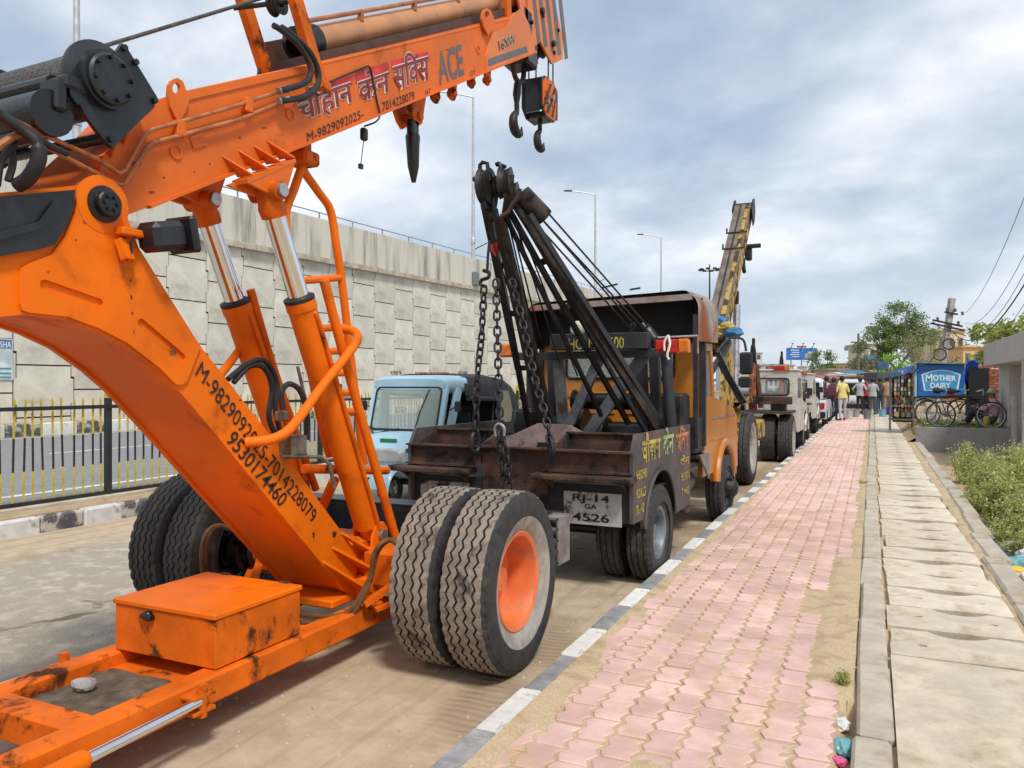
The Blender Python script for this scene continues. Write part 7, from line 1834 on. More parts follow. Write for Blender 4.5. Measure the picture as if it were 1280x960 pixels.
def person(loc, rz, shirt, trouser, label, h=1.68, lean=0.0, arms=None, sleeve=True, stride=0.0, pack=None, shoe=SHOE):
    t = thing('person', label, 'person', loc, rz, 'people gathered at the stall')
    k = h / 1.70
    t.scale = (k, k, k)
    J = {'pelvis': ((0, 0, .95), (.165, .115)), 'waist': ((0, .00 + lean * .1, 1.08), (.155, .105)), 'chest': ((0, .0 + lean * .3, 1.29), (.18, .12)), 'upper': ((0, lean * .42, 1.41), (.13, .09)),
         'neck': ((0, .015 + lean * .5, 1.485), .052), 'jaw': ((0, .035 + lean * .56, 1.55), (.068, .075)), 'head': ((0, .03 + lean * .58, 1.63), (.082, .097)), 'crown': ((0, .02 + lean * .58, 1.695), (.055, .065)), 'nose': ((0, .125 + lean * .58, 1.605), .014)}
    E_ = [('pelvis', 'waist'), ('waist', 'chest'), ('chest', 'upper'), ('upper', 'neck'), ('neck', 'jaw'), ('jaw', 'head'), ('head', 'crown'), ('head', 'nose')]
    Cc = [1, 0, 0, 0, 2, 2, 2, 2]
    for s, n in ((-1, 'l'), (1, 'r')):
        st_ = stride * s
        ar = (arms or {}).get(n, ((.235, -.03, 1.12), (.25, .05, .88)))
        J['sh' + n] = ((s * .165, lean * .42, 1.395), .062); J['el' + n] = ((s * ar[0][0], ar[0][1] + lean * .3, ar[0][2]), .044); J['wr' + n] = ((s * ar[1][0], ar[1][1] + lean * .3, ar[1][2]), .029)
        d = (V(J['wr' + n][0]) - V(J['el' + n][0])).normalized(); w = V(J['wr' + n][0])
        J['pa' + n] = (tuple(w + d * .07), (.032, .022))
        E_ += [('upper', 'sh' + n), ('sh' + n, 'el' + n), ('el' + n, 'wr' + n), ('wr' + n, 'pa' + n)]; Cc += [0, 0, 0 if sleeve == 'long' else 2, 2]
        for f in range(4):
            a = w + d * .10 + V((0, (.028 - .018 * f), 0)); e = a + d * (.065 - .008 * abs(f - 1)) + V((0, .015, 0))
            J['f%d%s' % (f, n)] = (tuple(a), .0095); J['g%d%s' % (f, n)] = (tuple(e), .0075); E_ += [('pa' + n, 'f%d%s' % (f, n)), ('f%d%s' % (f, n), 'g%d%s' % (f, n))]; Cc += [2, 2]
        th = w + d * .05 + V((0, .05, 0)); J['th' + n] = (tuple(th), .010); E_.append(('pa' + n, 'th' + n)); Cc.append(2)
        J['hi' + n] = ((s * .09, 0, .87), .098); J['kn' + n] = ((s * .105, .02 + st_ * .4, .49), .068); J['an' + n] = ((s * .11, -.02 + st_ * .8, .085), .048); J['he' + n] = ((s * .11, -.04 + st_ * .8, .045), .042); J['to' + n] = ((s * .125, .15 + st_ * .8, .035), .035)
        E_ += [('pelvis', 'hi' + n), ('hi' + n, 'kn' + n), ('kn' + n, 'an' + n), ('an' + n, 'he' + n), ('he' + n, 'to' + n)]; Cc += [1, 1, 1, 3, 3]
    skin_body(J, E_, Cc, [shirt, trouser, SKIN, shoe], 'body', t)
    q = MB(); bmx = bmesh.new(); bmesh.ops.create_icosphere(bmx, subdivisions=3, radius=1); hd_ = V(J['head'][0])
    q.add([V((v.co.x * .098, v.co.y * .112 - .012, v.co.z * .11 + .025)) * (1 + .05 * nz3(v.co.x * 5, v.co.y * 5, v.co.z * 5)) + hd_ for v in bmx.verts], [[v.index for v in f.verts] for f in bmx.faces if not (f.calc_center_median().y > .25 and f.calc_center_median().z < .45) and f.calc_center_median().z > -.75]); bmx.free()
    q.xf = None; hair = MB(world_of(t)); hair.add(q.v, q.f); hair.build('hair', HAIR, t)
    for s in (-1, 1):
        e = MB(world_of(t)); e.lathe([(.001, .006), (.011, .004), (.013, -.006)], hd_ + V((s * .032, .090, .005)), (s * .1, 1, 0), 8); e.build('eye', BLACKP, t)
        e = MB(world_of(t)); e.box(hd_ + V((s * .088, .0, -.01)), (.02, .035, .055), b=.008); e.build('ear', SKIN, t)
    # hem of the shirt
    e = MB(world_of(t)); P = []
    for z, a, b_ in ((1.10, .165, .120), (1.0, .178, .132), (.88, .186, .140)):
        for i in range(20): an = 2 * math.pi * i / 20; P.append(V((a * math.cos(an), b_ * math.sin(an) + lean * .08, z + .01 * math.sin(an * 3))))
    e.add(P, [(j * 20 + i, j * 20 + (i + 1) % 20, (j + 1) * 20 + (i + 1) % 20, (j + 1) * 20 + i) for j in range(2) for i in range(20)]); e.build('shirt_hem', shirt, t)
    if pack:
        e = MB(world_of(t)); loft(e, [(-.27, 0, 1.02, 1.36, .13), (-.22, 0, .98, 1.42, .17), (-.11, 0, 1.0, 1.42, .16)], 24, 4); b_ = e.build('backpack', pack, t)
        for s in (-1, 1):
            e = MB(world_of(t)); e.tube(smooth_path([V((s * .11, -.12, 1.38)), V((s * .12, .0, 1.47)), V((s * .13, .13, 1.34)), V((s * .15, .08, 1.12)), V((s * .14, -.1, 1.05))], 4), .018, 6); e.build('strap', pack, b_)
    return t
def at_foot(u, D, z=PZ):
    p = O + ray(u, 480) * D; return (p.x, p.y, z)
reach = {'l': ((.24, .10, 1.14), (.17, .32, 1.22)), 'r': ((.24, .10, 1.14), (.17, .32, 1.22))}
one = {'r': ((.26, .02, 1.14), (.20, .26, 1.10)), 'l': ((.235, -.03, 1.12), (.25, .03, .88))}
person(at_foot(1033, 31.6), R(-30), cmat('cream', (.52, .47, .38)), cmat('navy_denim', (.03, .04, .065)), 'person in a cream shirt and dark trousers at the left end of the group', 1.74, arms=one)
person(at_foot(1042, 31.2), R(-15), cmat('maroon', (.10, .03, .05)), cmat('indigo', (.035, .045, .075)), 'person carrying a maroon backpack, between the cream and the yellow shirts', 1.68, pack=cmat('pack_maroon', (.11, .025, .045)))
person(at_foot(1053, 31.0), R(20), cmat('yellow', (.66, .55, .18)), cmat('pale_grey', (.42, .42, .42)), 'person in a yellow shirt and pale grey trousers walking away', 1.74, stride=.14)
person(at_foot(1075, 37.0), R(-20), cmat('white_grey', (.42, .42, .43)), cmat('black', (.02, .02, .022)), 'person in a light grey shirt and black trousers, hands on hips, facing the stall', 1.74, arms={'l': ((.34, -.06, 1.16), (.20, .02, 1.0)), 'r': ((.34, -.06, 1.16), (.20, .02, 1.0))})
person(at_foot(1083, 38.0), R(160), cmat('red', (.42, .03, .05)), cmat('black2', (.025, .022, .025)), 'person in a red shirt turned towards the camera among the grey shirts', 1.72)
person(at_foot(1091, 36.6), R(-10), cmat('ash', (.40, .41, .42)), cmat('slate', (.075, .085, .10)), 'person in an ash grey shirt and slate trousers, arms folded in front', 1.70, arms=reach)
person(at_foot(1100, 38.0), R(5), cmat('charcoal', (.03, .03, .035)), cmat('jeans', (.05, .09, .16)), 'person in a charcoal shirt and blue jeans beside the tan shirt', 1.72, arms=one)
person(at_foot(1109, 36.8), R(8), cmat('tan', (.34, .24, .15)), cmat('khaki', (.33, .25, .16)), 'person in a tan shirt and khaki trousers at the stall', 1.76, arms=reach)
person(at_foot(1119, 37.5), R(25), cmat('navy', (.015, .02, .045)), cmat('dark', (.02, .02, .025)), 'person in a navy shirt behind the orange gas cylinder', 1.66, arms=reach)
person(at_foot(1067, 40.0), R(-150), cmat('sand_shirt', (.40, .33, .25)), cmat('brown', (.09, .06, .045)), 'person in a sand shirt seen between the yellow shirt and the grey shirts', 1.70)
person(at_foot(1114, 40.5), R(-30), cmat('teal_shirt', (.06, .12, .14)), cmat('dark', (.02, .02, .025)), 'person in a dark teal shirt behind the tan shirt', 1.72, arms=reach)
person(at_foot(1096, 41.5), R(175), cmat('plum_shirt', (.14, .05, .07)), cmat('black', (.02, .02, .022)), 'person in a plum shirt facing out between the ash and charcoal shirts', 1.70)
# seated figure against the shop wall
sp_ = onY(1241, 520, 22.6)
t = thing('person', 'person in a pink shirt and head cloth sitting on the grass by the grey shop', 'person', (sp_.x + .02, 22.6, TZ), R(70), 'people gathered at the stall')
J = {'pelvis': ((0, 0, .14), (.17, .13)), 'waist': ((0, -.03, .30), (.16, .11)), 'chest': ((0, -.05, .52), (.185, .125)), 'upper': ((0, -.03, .66), (.13, .09)), 'neck': ((0, 0, .74), .05), 'jaw': ((0, .03, .80), (.068, .075)), 'head': ((0, .03, .88), (.08, .095)), 'crown': ((0, .02, .95), (.055, .06)), 'nose': ((0, .125, .86), .014)}
E_ = [('pelvis', 'waist'), ('waist', 'chest'), ('chest', 'upper'), ('upper', 'neck'), ('neck', 'jaw'), ('jaw', 'head'), ('head', 'crown'), ('head', 'nose')]; Cc = [1, 0, 0, 0, 2, 2, 2, 2]
for s, n in ((-1, 'l'), (1, 'r')):
    J['sh' + n] = ((s * .17, -.03, .64), .062); J['el' + n] = ((s * .27, .14, .46), .045); J['wr' + n] = ((s * .15, .36, .52), .03); J['pa' + n] = ((s * .12, .43, .53), (.032, .02))
    E_ += [('upper', 'sh' + n), ('sh' + n, 'el' + n), ('el' + n, 'wr' + n), ('wr' + n, 'pa' + n)]; Cc += [0, 0, 0, 2]
    for f in range(4):
        J['f%d%s' % (f, n)] = ((s * .10, .47 - .004 * f, .55 - .018 * f), .0095); J['g%d%s' % (f, n)] = ((s * .08, .52 - .006 * abs(f - 1), .54 - .018 * f), .0075); E_ += [('pa' + n, 'f%d%s' % (f, n)), ('f%d%s' % (f, n), 'g%d%s' % (f, n))]; Cc += [2, 2]
    J['th' + n] = ((s * .09, .44, .57), .010); E_.append(('pa' + n, 'th' + n)); Cc.append(2)
    J['hi' + n] = ((s * .10, .06, .15), .10); J['kn' + n] = ((s * .16, .42, .44), .07); J['an' + n] = ((s * .13, .62, .09), .048); J['to' + n] = ((s * .14, .80, .045), .036)
    E_ += [('pelvis', 'hi' + n), ('hi' + n, 'kn' + n), ('kn' + n, 'an' + n), ('an' + n, 'to' + n)]; Cc += [1, 1, 1, 3]
skin_body(J, E_, Cc, [cmat('pink', (.55, .30, .38)), cmat('charcoal', (.03, .03, .035)), SKIN, SHOE], 'body', t)
e = MB(world_of(t)); e.lathe([(.092, -.03), (.105, .0), (.108, .03), (.10, .06), (.07, .095), (.001, .11)], (0, .02, .90), (0, 0, 1), 20); e.tube([V((.105 * math.cos(R(a)), .02 + .115 * math.sin(R(a)), .895 + .008 * math.sin(R(a * 3)))) for a in range(0, 360, 20)], .022, 6, closed=True); e.build('head_cloth', mat('check_cloth', (.42, .33, .24), .9, var=.4, scale=30), t)

# ---- buckets, crate and gas cylinder by the stall
def bucket(u, v, m, label, r=.16, h=.34, handle=True):
    p = onZ(u, v, PZ + .01); t = thing('bucket', label, 'bucket', (p.x, p.y, PZ + .01), 0, 'buckets standing on the footpath')
    q = MB(world_of(t)); q.lathe([(.001, .004), (r * .78, .004), (r * .8, 0), (r, h), (r + .012, h), (r + .012, h - .02), (r - .012, h - .01), (r * .78, .02), (.001, .02)], (0, 0, 0), (0, 0, 1), 24); q.build('pail', m, t)
    q = MB(world_of(t)); q.tube([V((r * math.cos(R(a)), -.03, h - .02 - .09 * math.sin(R(a)))) + V((0, -r * .55 * math.sin(R(a)), 0)) for a in range(0, 181, 15)], .006, 6); q.build('handle', STEEL, t)
GB = mat('bucket_grey', (.30, .31, .32), .5, .3, var=.12); 
bucket(1061, 523, mat('bucket_pale', (.45, .46, .47), .5, .1), 'pale grey bucket just right of the yellow shirt', .18, .38)
bucket(1070, 521, GB, 'mid grey bucket behind the pale one')
bucket(1084, 523.5, mat('bucket_zinc', (.22, .25, .25), .45, .6, var=.15), 'zinc bucket standing alone in the middle of the footpath', .17, .38)
bucket(1103, 521, mat('bucket_blue', (.16, .36, .48), .5), 'light blue bucket at the right of the footpath')
p = onZ(1112, 518, .16); q = MB(); q.box((p.x, p.y, .16 + .17), (.34, .30, .34), b=.015); cr = q.build('crate', mat('crate_blue', (.012, .05, .33), .5)); tag(cr, 'dark blue plastic crate beside the light blue bucket', 'crate')
for k in range(3):
    q = MB(); q.box((p.x, p.y - .155, .22 + k * .1), (.28, .012, .05)); q.build('slat', MATS['crate_blue'], cr)
p = onZ(1121, 519, .16)
q = MB(); q.box((p.x, p.y, .38), (.5, .4, .04)); tb_ = q.build('stool', OLDB); tag(tb_, 'low wooden stool carrying the orange gas cylinder', 'stool')
for sx in (-1, 1):
    for sy in (-1, 1):
        q = MB(); q.box((p.x + sx * .2, p.y + sy * .15, .26), (.05, .05, .22)); q.build('leg', OLDB, tb_)
gc = thing('gas_cylinder', 'orange gas cylinder on the low stool next to the snack stall', 'gas cylinder', (p.x, p.y, .40))
q = MB(world_of(gc)); q.lathe([(.001, .0), (.17, .0), (.185, .04), (.185, .3), (.175, .315), (.185, .33), (.185, .60), (.15, .70), (.06, .74), (.001, .745)], (0, 0, 0), (0, 0, 1), 24); q.build('body', mat('gas_orange', (.55, .16, .04), .5, var=.12), gc)
q = MB(world_of(gc)); q.lathe([(.12, .70), (.13, .82), (.12, .82), (.11, .72)], (0, 0, 0), (0, 0, 1), 20); q.build('collar', MATS['gas_orange'], gc)
q = MB(world_of(gc)); q.cyl((0, 0, .74), (0, 0, .80), .03, 10); q.build('valve', STEEL, gc)

# ================================================================== VEGETATION
BARK = mat('bark', (.14, .11, .085), .9, var=.2, scale=6, bump=.4)
def leafmat(n, c, tr=.35):
    if n in MATS: return MATS[n]
    m = bpy.data.materials.new(n); m.use_nodes = True; t = m.node_tree; L = t.links.new; b = t.nodes['Principled BSDF']
    g = t.nodes.new('ShaderNodeNewGeometry'); hs = t.nodes.new('ShaderNodeHueSaturation'); hs.inputs['Color'].default_value = (*c, 1)
    mr = t.nodes.new('ShaderNodeMapRange'); mr.inputs[3].default_value = .65; mr.inputs[4].default_value = 1.4; L(g.outputs['Random Per Island'], mr.inputs[0]); L(mr.outputs[0], hs.inputs['Value'])
    mr2 = t.nodes.new('ShaderNodeMapRange'); mr2.inputs[3].default_value = .485; mr2.inputs[4].default_value = .515; L(g.outputs['Random Per Island'], mr2.inputs[0]); L(mr2.outputs[0], hs.inputs['Hue'])
    L(hs.outputs[0], b.inputs['Base Color']); b.inputs['Roughness'].default_value = .55
    tl = t.nodes.new('ShaderNodeBsdfTranslucent'); L(hs.outputs[0], tl.inputs[0]); mx = t.nodes.new('ShaderNodeMixShader'); mx.inputs[0].default_value = tr
    L(b.outputs[0], mx.inputs[1]); L(tl.outputs[0], mx.inputs[2]); L(mx.outputs[0], t.nodes['Material Output'].inputs[0])
    MATS[n] = m; return m
def leaf(mb, p, size, rr, droop=0.0, asp=.45):
    d = V((rr.gauss(0, 1), rr.gauss(0, 1), rr.gauss(0, 1) - droop)).normalized(); u = d.orthogonal().normalized(); u.rotate(Matrix.Rotation(rr.uniform(0, 6.28), 3, d))
    w = u * size * asp * .5
    mb.add([p, p + d * size * .45 + w, p + d * size, p + d * size * .45 - w], [(0, 1, 2, 3)])
def tree(name, label, base, h, trunk_r, crown, nleaf, size, lm, seed, bare=0.0, group='trees beyond the stalls', lean=V((0, 0, 0))):
    """crown = list of (centre offset, radii)"""
    rr = random.Random(seed); base = V(base)
    t = thing(name, label, 'tree', base, 0, group); t['kind'] = 'thing'
    tips = []; q = MB()
    def grow(p, d, L_, r, lv):
        n = 4; P = [p]; c = p.copy(); dd = d.copy()
        for i in range(n):
            dd = (dd + V((rr.gauss(0, .13), rr.gauss(0, .13), rr.gauss(0, .08)))).normalized(); c = c + dd * L_ / n; P.append(c.copy())
        q.tube(P, [r * (1 - .45 * i / n) for i in range(n + 1)], 7 if lv < 2 else 4, caps=False)
        if lv >= 3: tips.append(c); return
        k = 4 if lv == 0 else 3
        for j in range(k):
            a = 2 * math.pi * (j + rr.random() * .7) / k; sp = rr.uniform(.45, .85)
            nd = (dd + V((math.cos(a), math.sin(a), 0)) * sp + V((0, 0, .1))).normalized(); grow(P[-1 - (j % 2)], nd, L_ * rr.uniform(.55, .75), r * .55, lv + 1)
    grow(base, (V((0, 0, 1)) + lean).normalized(), h * .42, trunk_r, 0)
    q.build('trunk', BARK, t)
    q = MB()
    cs = []
    for c, rad in crown:
        for i in range(26): # leaf clumps
            while True:
                v = V((rr.uniform(-1, 1), rr.uniform(-1, 1), rr.uniform(-1, 1)))
                if .35 < v.length < 1: break
            cs.append((base + V(c) + V((v.x * rad[0], v.y * rad[1], v.z * rad[2])), rr.uniform(.18, .34) * min(rad)))
    cs += [(p, .25 * min(crown[0][1])) for p in tips if rr.random() > bare]
    for i in range(nleaf):
        c, r = cs[rr.randrange(len(cs))]
        v = V((rr.gauss(0, .5), rr.gauss(0, .5), rr.gauss(0, .42))) * r
        leaf(q, c + v * 1.15, size * rr.uniform(.6, 1.3), rr, .3)
    q.build('crown', lm, t, smooth=False)
    return t
LG = leafmat('leaf_green', (.17, .24, .08), .4); LB = leafmat('leaf_bright', (.24, .38, .05), .4); LO = leafmat('leaf_olive', (.24, .24, .13), .4); LY = leafmat('leaf_yellow_green', (.33, .38, .10), .4)
def gpt(u, D): p = O + ray(u, 480) * D; return (p.x, p.y, 0)
tree('neem_tree', 'large airy green tree rising over the stalls', gpt(1130, 62), 6.6, .24, [((-.2, 0, 6.7), (1.7, 1.7, 1.8)), ((.8, 0, 5.6), (1.5, 1.5, 1.5)), ((-1.0, 0, 5.4), (1.1, 1.2, 1.4))], 10500, .22, LG, 11)
tree('thorn_tree', 'thin half bare olive tree right of the large green tree', gpt(1152, 46), 5.0, .14, [((.2, 0, 3.9), (1.2, 1.2, 1.1))], 1300, .16, LO, 21, .5)
tree('young_tree', 'bright green bushy tree below the large airy tree', gpt(1117, 56), 2.4, .10, [((0, 0, 2.7), (1.3, 1.3, 1.0))], 3200, .2, LB, 31)
tree('dusty_tree', 'dusty olive tree left of the large tree behind the pole', gpt(1082, 75), 4.6, .16, [((0, 0, 3.6), (1.3, 1.5, 1.5))], 2600, .24, LO, 41)
tree('far_tree', 'small dark green round tree far away under the billboard', gpt(1026, 120), 4.5, .2, [((0, 0, 5.0), (2.2, 2.2, 2.0))], 2500, .4, LG, 51)
tree('almond_tree', 'yellow green broad leaved tree above the grey shop roof', gpt(1285, 27), 3.4, .12, [((.3, 0, 3.6), (1.5, 1.5, .7)), ((-1.0, -.4, 3.45), (.9, .8, .35))], 1500, .26, LY, 61)
tree('roadside_tree', 'olive green tree behind the cream building on the right', gpt(1212, 85), 5.0, .2, [((0, 0, 4.8), (2.4, 2.0, 1.3))], 2500, .3, LG, 71)
# feathery weeds beside the drain
WEED = leafmat('weed_leaf', (.40, .42, .13), .35); WSTEM = mat('weed_stem', (.16, .20, .06), .8); WFLOWER = leafmat('weed_tip', (.52, .55, .33), .3)
def weed(x, y, z, h, spread, n, label, seed, group='feathery weeds beside the covered drain'):
    ls = max(.22, min(1.0, h / .55)); rr = random.Random(seed); t = thing('feathery_weed', label, 'plant', (x, y, z), 0, group); t['kind'] = 'thing'
    qs = MB(); ql = MB(); qf = MB()
    for i in range(n):
        a = rr.uniform(0, 6.28); lean_ = rr.uniform(.05, 1) * spread; hh = h * rr.uniform(.55, 1.1) * (1 - .25 * lean_ / max(spread, .01))
        P = [V((x, y, z))]
        for k in range(1, 6):
            s = k / 5; P.append(V((x + math.cos(a) * lean_ * s ** 1.3 + rr.gauss(0, .015) * ls, y + math.sin(a) * lean_ * s ** 1.3 + rr.gauss(0, .015), z + hh * s)))
        qs.tube(P, [.006, .0055, .005, .004, .003, .002], 4, caps=False)
        for k in range(1, 6):
            for j in range(7):
                c = P[k - 1].lerp(P[k], rr.random()); d = V((rr.gauss(0, 1), rr.gauss(0, 1), rr.gauss(.3, .5))).normalized(); L_ = rr.uniform(.07, .19) * ls
                for m in range(6):
                    leaf(ql, c + d * L_ * m / 5, rr.uniform(.03, .065) * ls, rr, .1, .4)
        for j in range(9): leaf(qf, P[-1] + V((rr.gauss(0, .04), rr.gauss(0, .04), rr.gauss(0, .04))) * ls, .024 * ls, rr, 0, .8)
    qs.build('stem', WSTEM, t); tag(ql.build('foliage', WEED, t, smooth=False), kind='stuff'); tag(qf.build('flower_head', WFLOWER, t, smooth=False), kind='stuff')
wl = ['feathery green weed nearest the litter', 'feathery weed at the kerb edge behind the nearest one', 'tall feathery weed in the middle of the clump', 'feathery weed at the right edge of the clump', 'pale feathery weed at the kerb, third from the litter', 'feathery weed at the kerb, fourth from the litter', 'broad feathery weed spreading at the right rear of the clump', 'small feathery weed by the drain kerb', 'feathery weed right of the litter', 'feathery weed farthest along the kerb, below the low wall', 'tall feathery weed in front of the low grey wall', 'feathery weed behind the middle of the clump', 'leaning feathery weed deep in the clump', 'feathery weed at the far right by the drain pipe', 'low feathery weed between the litter and the clump', 'low feathery weed hugging the drain kerb', 'smallest feathery weed at the near end of the clump']
for k, (x, y, h, sp, n) in enumerate(((1.38, 9.6, .60, .30, 24), (1.36, 10.5, .74, .34, 26), (1.80, 11.2, .98, .44, 30), (2.15, 10.3, .92, .42, 28), (1.40, 11.9, .78, .34, 24), (1.42, 13.2, .84, .36, 24), (2.5, 12.3, 1.02, .48, 28), (1.24, 11.2, .46, .24, 16), (1.85, 9.5, .74, .36, 24), (1.46, 14.8, .80, .38, 22), (2.1, 14.6, .98, .46, 26), (1.95, 12.9, .98, .44, 26), (2.3, 11.3, .98, .46, 26), (2.7, 13.8, 1.0, .5, 26), (1.62, 8.9, .46, .26, 16), (1.22, 9.1, .44, .22, 18), (1.28, 8.6, .36, .20, 14))):
    weed(x, y, -.06, h * .80, sp, n, wl[k], 200 + k)
# small weed growing in the paving joint
p = onZ(1056, 858, .125); weed(p.x, p.y, .115, .085, .06, 9, 'little green weed growing at the edge of the paving', 300)
p = onZ(1086, 605, .125); weed(p.x - .05, p.y, .115, .07, .12, 6, 'low weed in the sand strip farther along the paving', 301)

# ================================================================== LITTER
def crumple(c, rad, m, label, cat, seed, flat=.6, sub=3, name='plastic_bag', group='litter by the drain'):
    q = MB(); bmx = bmesh.new(); bmesh.ops.create_icosphere(bmx, subdivisions=sub, radius=1); c = V(c)
    P = []
    for v in bmx.verts:
        n = 1 + .32 * nz3(v.co.x * 1.7 + seed, v.co.y * 1.7, v.co.z * 1.7) + .22 * abs(nz3(v.co.x * 4 + seed, v.co.y * 4, v.co.z * 4)) + .10 * nz3(v.co.x * 9, v.co.y * 9 + seed, v.co.z * 9)
        p = V((v.co.x * rad[0], v.co.y * rad[1], v.co.z * rad[2])) * n; P.append(c + p)
    q.add(P, [[v.index for v in f.verts] for f in bmx.faces]); bmx.free()
    return tag(q.build(name, m, ang=20), label, cat, group)
BAGW = mat('bag_white', (.60, .60, .60), .35, var=.1, scale=12, dirt='#8a8274', amt=.25, dscale=9); BAGG = mat('bag_grey', (.36, .37, .38), .4, var=.15, scale=12, dirt='#4f493f', amt=.3, dscale=9); BAGY = mat('bag_yellow', (.62, .42, .03), .4, var=.1, dirt='#7a6a3a', amt=.2, dscale=8); BAGB = mat('bag_black', (.015, .015, .017), .3, var=.2); CARD = mat('card_pale', (.55, .50, .43), .8, var=.1); BAGBL = mat('bag_bluegreen', (.12, .30, .32), .4, var=.15)
def lit(u, v, z=-.02): p = onZ(u, v, z); return (p.x, p.y, p.z)
for k, (u, v, r, m, lab) in enumerate(((1256, 676, (.14, .13, .10), BAGW, 'crumpled white plastic bag nearest the weeds'), (1268, 690, (.16, .12, .09), BAGG, 'grey plastic bag in the middle of the litter'), (1262, 714, (.16, .08, .05), BAGY, 'yellow plastic wrapper at the kerb side of the litter'), (1256, 657, (.07, .07, .07), BAGG, 'small round grey bag below the weeds'), (1252, 697, (.14, .12, .05), BAGB, 'black plastic bag flattened by the kerb'), (1274, 706, (.12, .1, .08), BAGBL, 'blue green plastic wrapper among the litter'), (1278, 730, (.15, .12, .07), BAGW, 'dirty white bag at the near end of the litter'), (1285, 672, (.16, .15, .08), BAGB, 'black bag at the right edge of the litter'), (1270, 748, (.10, .14, .04), BAGG, 'grey wrapper under the drain kerb'), (1290, 700, (.14, .12, .1), BAGW, 'white bag beyond the right edge of the litter'))):
    crumple(lit(u, v), r, m, lab, 'bag', 10 + k * 3)
for k, (u, v, rz) in enumerate(((1276, 672, .5), (1270, 725, -.4))):
    p = V(lit(u, v, .06)); q = MB(); q.box(p, (.24, .18, .012), Matrix.Rotation(rz, 3, 'Z') @ Matrix.Rotation(R(25), 3, 'X')); q.box(p + V((.08, .05, .03)), (.08, .18, .012), Matrix.Rotation(rz, 3, 'Z') @ Matrix.Rotation(R(60), 3, 'Y')); tag(q.build('card_piece', BAGW if k == 0 else CARD), ('white folded card standing in the litter', 'buff torn card under the yellow wrapper')[k], 'card', 'litter by the drain')
for k, (u, v, r, m, lab) in enumerate(((1052, 905, (.035, .06, .02), BAGW, 'white wrapper in the hole beside the paving'), (1054, 935, (.045, .06, .03), BAGBL, 'blue printed wrapper in the hole beside the paving'), (1049, 952, (.03, .03, .02), mat('bag_pink', (.55, .08, .22), .4), 'pink scrap in the hole beside the paving'))):
    crumple(lit(u, v, .09), r, m, lab, 'wrapper', 60 + k * 5, name='wrapper', group='wrappers in the paving hole')
rr = random.Random(77)
for k, (nm, m_) in enumerate((('white', BAGW), ('grey', BAGG), ('buff', CARD), ('black', BAGB), ('yellow', BAGY), ('teal', BAGBL))):
    x = 1.12 + .1 * k; y = 8.2 + .22 * k
    crumple((x, y, -.04), (rr.uniform(.04, .08), rr.uniform(.03, .08), rr.uniform(.02, .04)), m_, 'small %s scrap of litter trodden in beside the weeds' % nm, 'litter', 100 + k, sub=2, name='scrap', group='scattered scraps')
q = MB(); rr = random.Random(9)
for k in range(1500):
    x = rr.uniform(-4.5, -1.6); y = rr.uniform(1.0, 12); s = rr.uniform(.003, .010); z = road_z(x, y)
    q.add([(x - s, y - s, z), (x + s, y - s * .6, z), (x + s * .7, y + s, z), (x - s, y + s * .8, z), (x, y, z + s * 1.1)], [(0, 1, 4), (1, 2, 4), (2, 3, 4), (3, 0, 4)])
tag(q.build('gravel', mat('grit', (.42, .36, .28), .9, var=.3, scale=40), smooth=False), 'loose grit strewn on the sandy road', 'gravel', kind='stuff')
# ================================================================== POLES, WIRES, SIGNS AND FAR BUILDINGS
# lamp posts on the flyover
LPOST = mat('lamp_post', (.50, .51, .52), .45, .4, var=.08)
lamp_lab = ['tall pale lamp post at the left edge behind the winch', 'tall pale lamp post with a junction box on the parapet', 'lamp post on the flyover left of the canopy', 'lamp post on the flyover above the canopy', 'lamp post on the flyover farthest along']
for k, y in enumerate((15.55, 41.2, 63.9, 87.0)):
    top_ = 11.6 if k < 2 else 10.2
    z0 = wall_top(y); x = WX + .1; t = thing('street_lamp', lamp_lab[k], 'street lamp', (x, y, z0), 0, 'street lamps on the flyover'); t['kind'] = 'thing'
    q = MB(); q.tube([(x, y, z0 + .1), (x, y, z0 + 5), (x, y, z0 + top_)], [.13, .10, .06], 12); q.lathe([(.14, -.3), (.15, 0), (.12, .05)], (x, y, z0 + 3.0), (0, 0, 1), 12); q.build('pole', LPOST, t)
    q = MB(); q.tube([(x, y, z0 + top_ - .05), (x - .9, y - .5, z0 + top_ + .15), (x - 1.8, y - 1.0, z0 + top_ + .25)], .045, 8); q.build('arm', LPOST, t)
    q = MB(); q.box((x - 2.1, y - 1.15, z0 + top_ + .28), (.7, .25, .1), Matrix.Rotation(R(29), 3, 'Z'), b=.03); q.build('lamp_head', DARKSTEEL, t)
    q = MB(); q.box((x + .18, y, z0 + .55), (.2, .55, .8), b=.03); q.build('junction_box', mat('box_grey', (.17, .18, .19), .6), t)
    q = MB(); q.tube([(x, y, z0 + 2.3), (x + .3, y + 1.5, z0 + 3.0)], .03, 6); q.build('stay', DARKSTEEL, t)
# high mast
p = O + ray(887, 480) * 160; t = thing('high_mast', 'far high mast light with a ring of lamps', 'mast light', (p.x, p.y, 0)); t['kind'] = 'thing'
q = MB(); q.tube([(p.x, p.y, 0), (p.x, p.y, 26.5)], [.3, .12], 10); q.build('mast', DARKSTEEL, t)
for k in range(8):
    a = k * math.pi / 4; q = MB(); c = V((p.x + 1.9 * math.cos(a), p.y + 1.9 * math.sin(a), 25.4)); q.tube([(p.x, p.y, 25.0), c], .07, 5); q.box(c, (.8, .8, .35), b=.08); q.build('floodlight', DARKSTEEL, t)
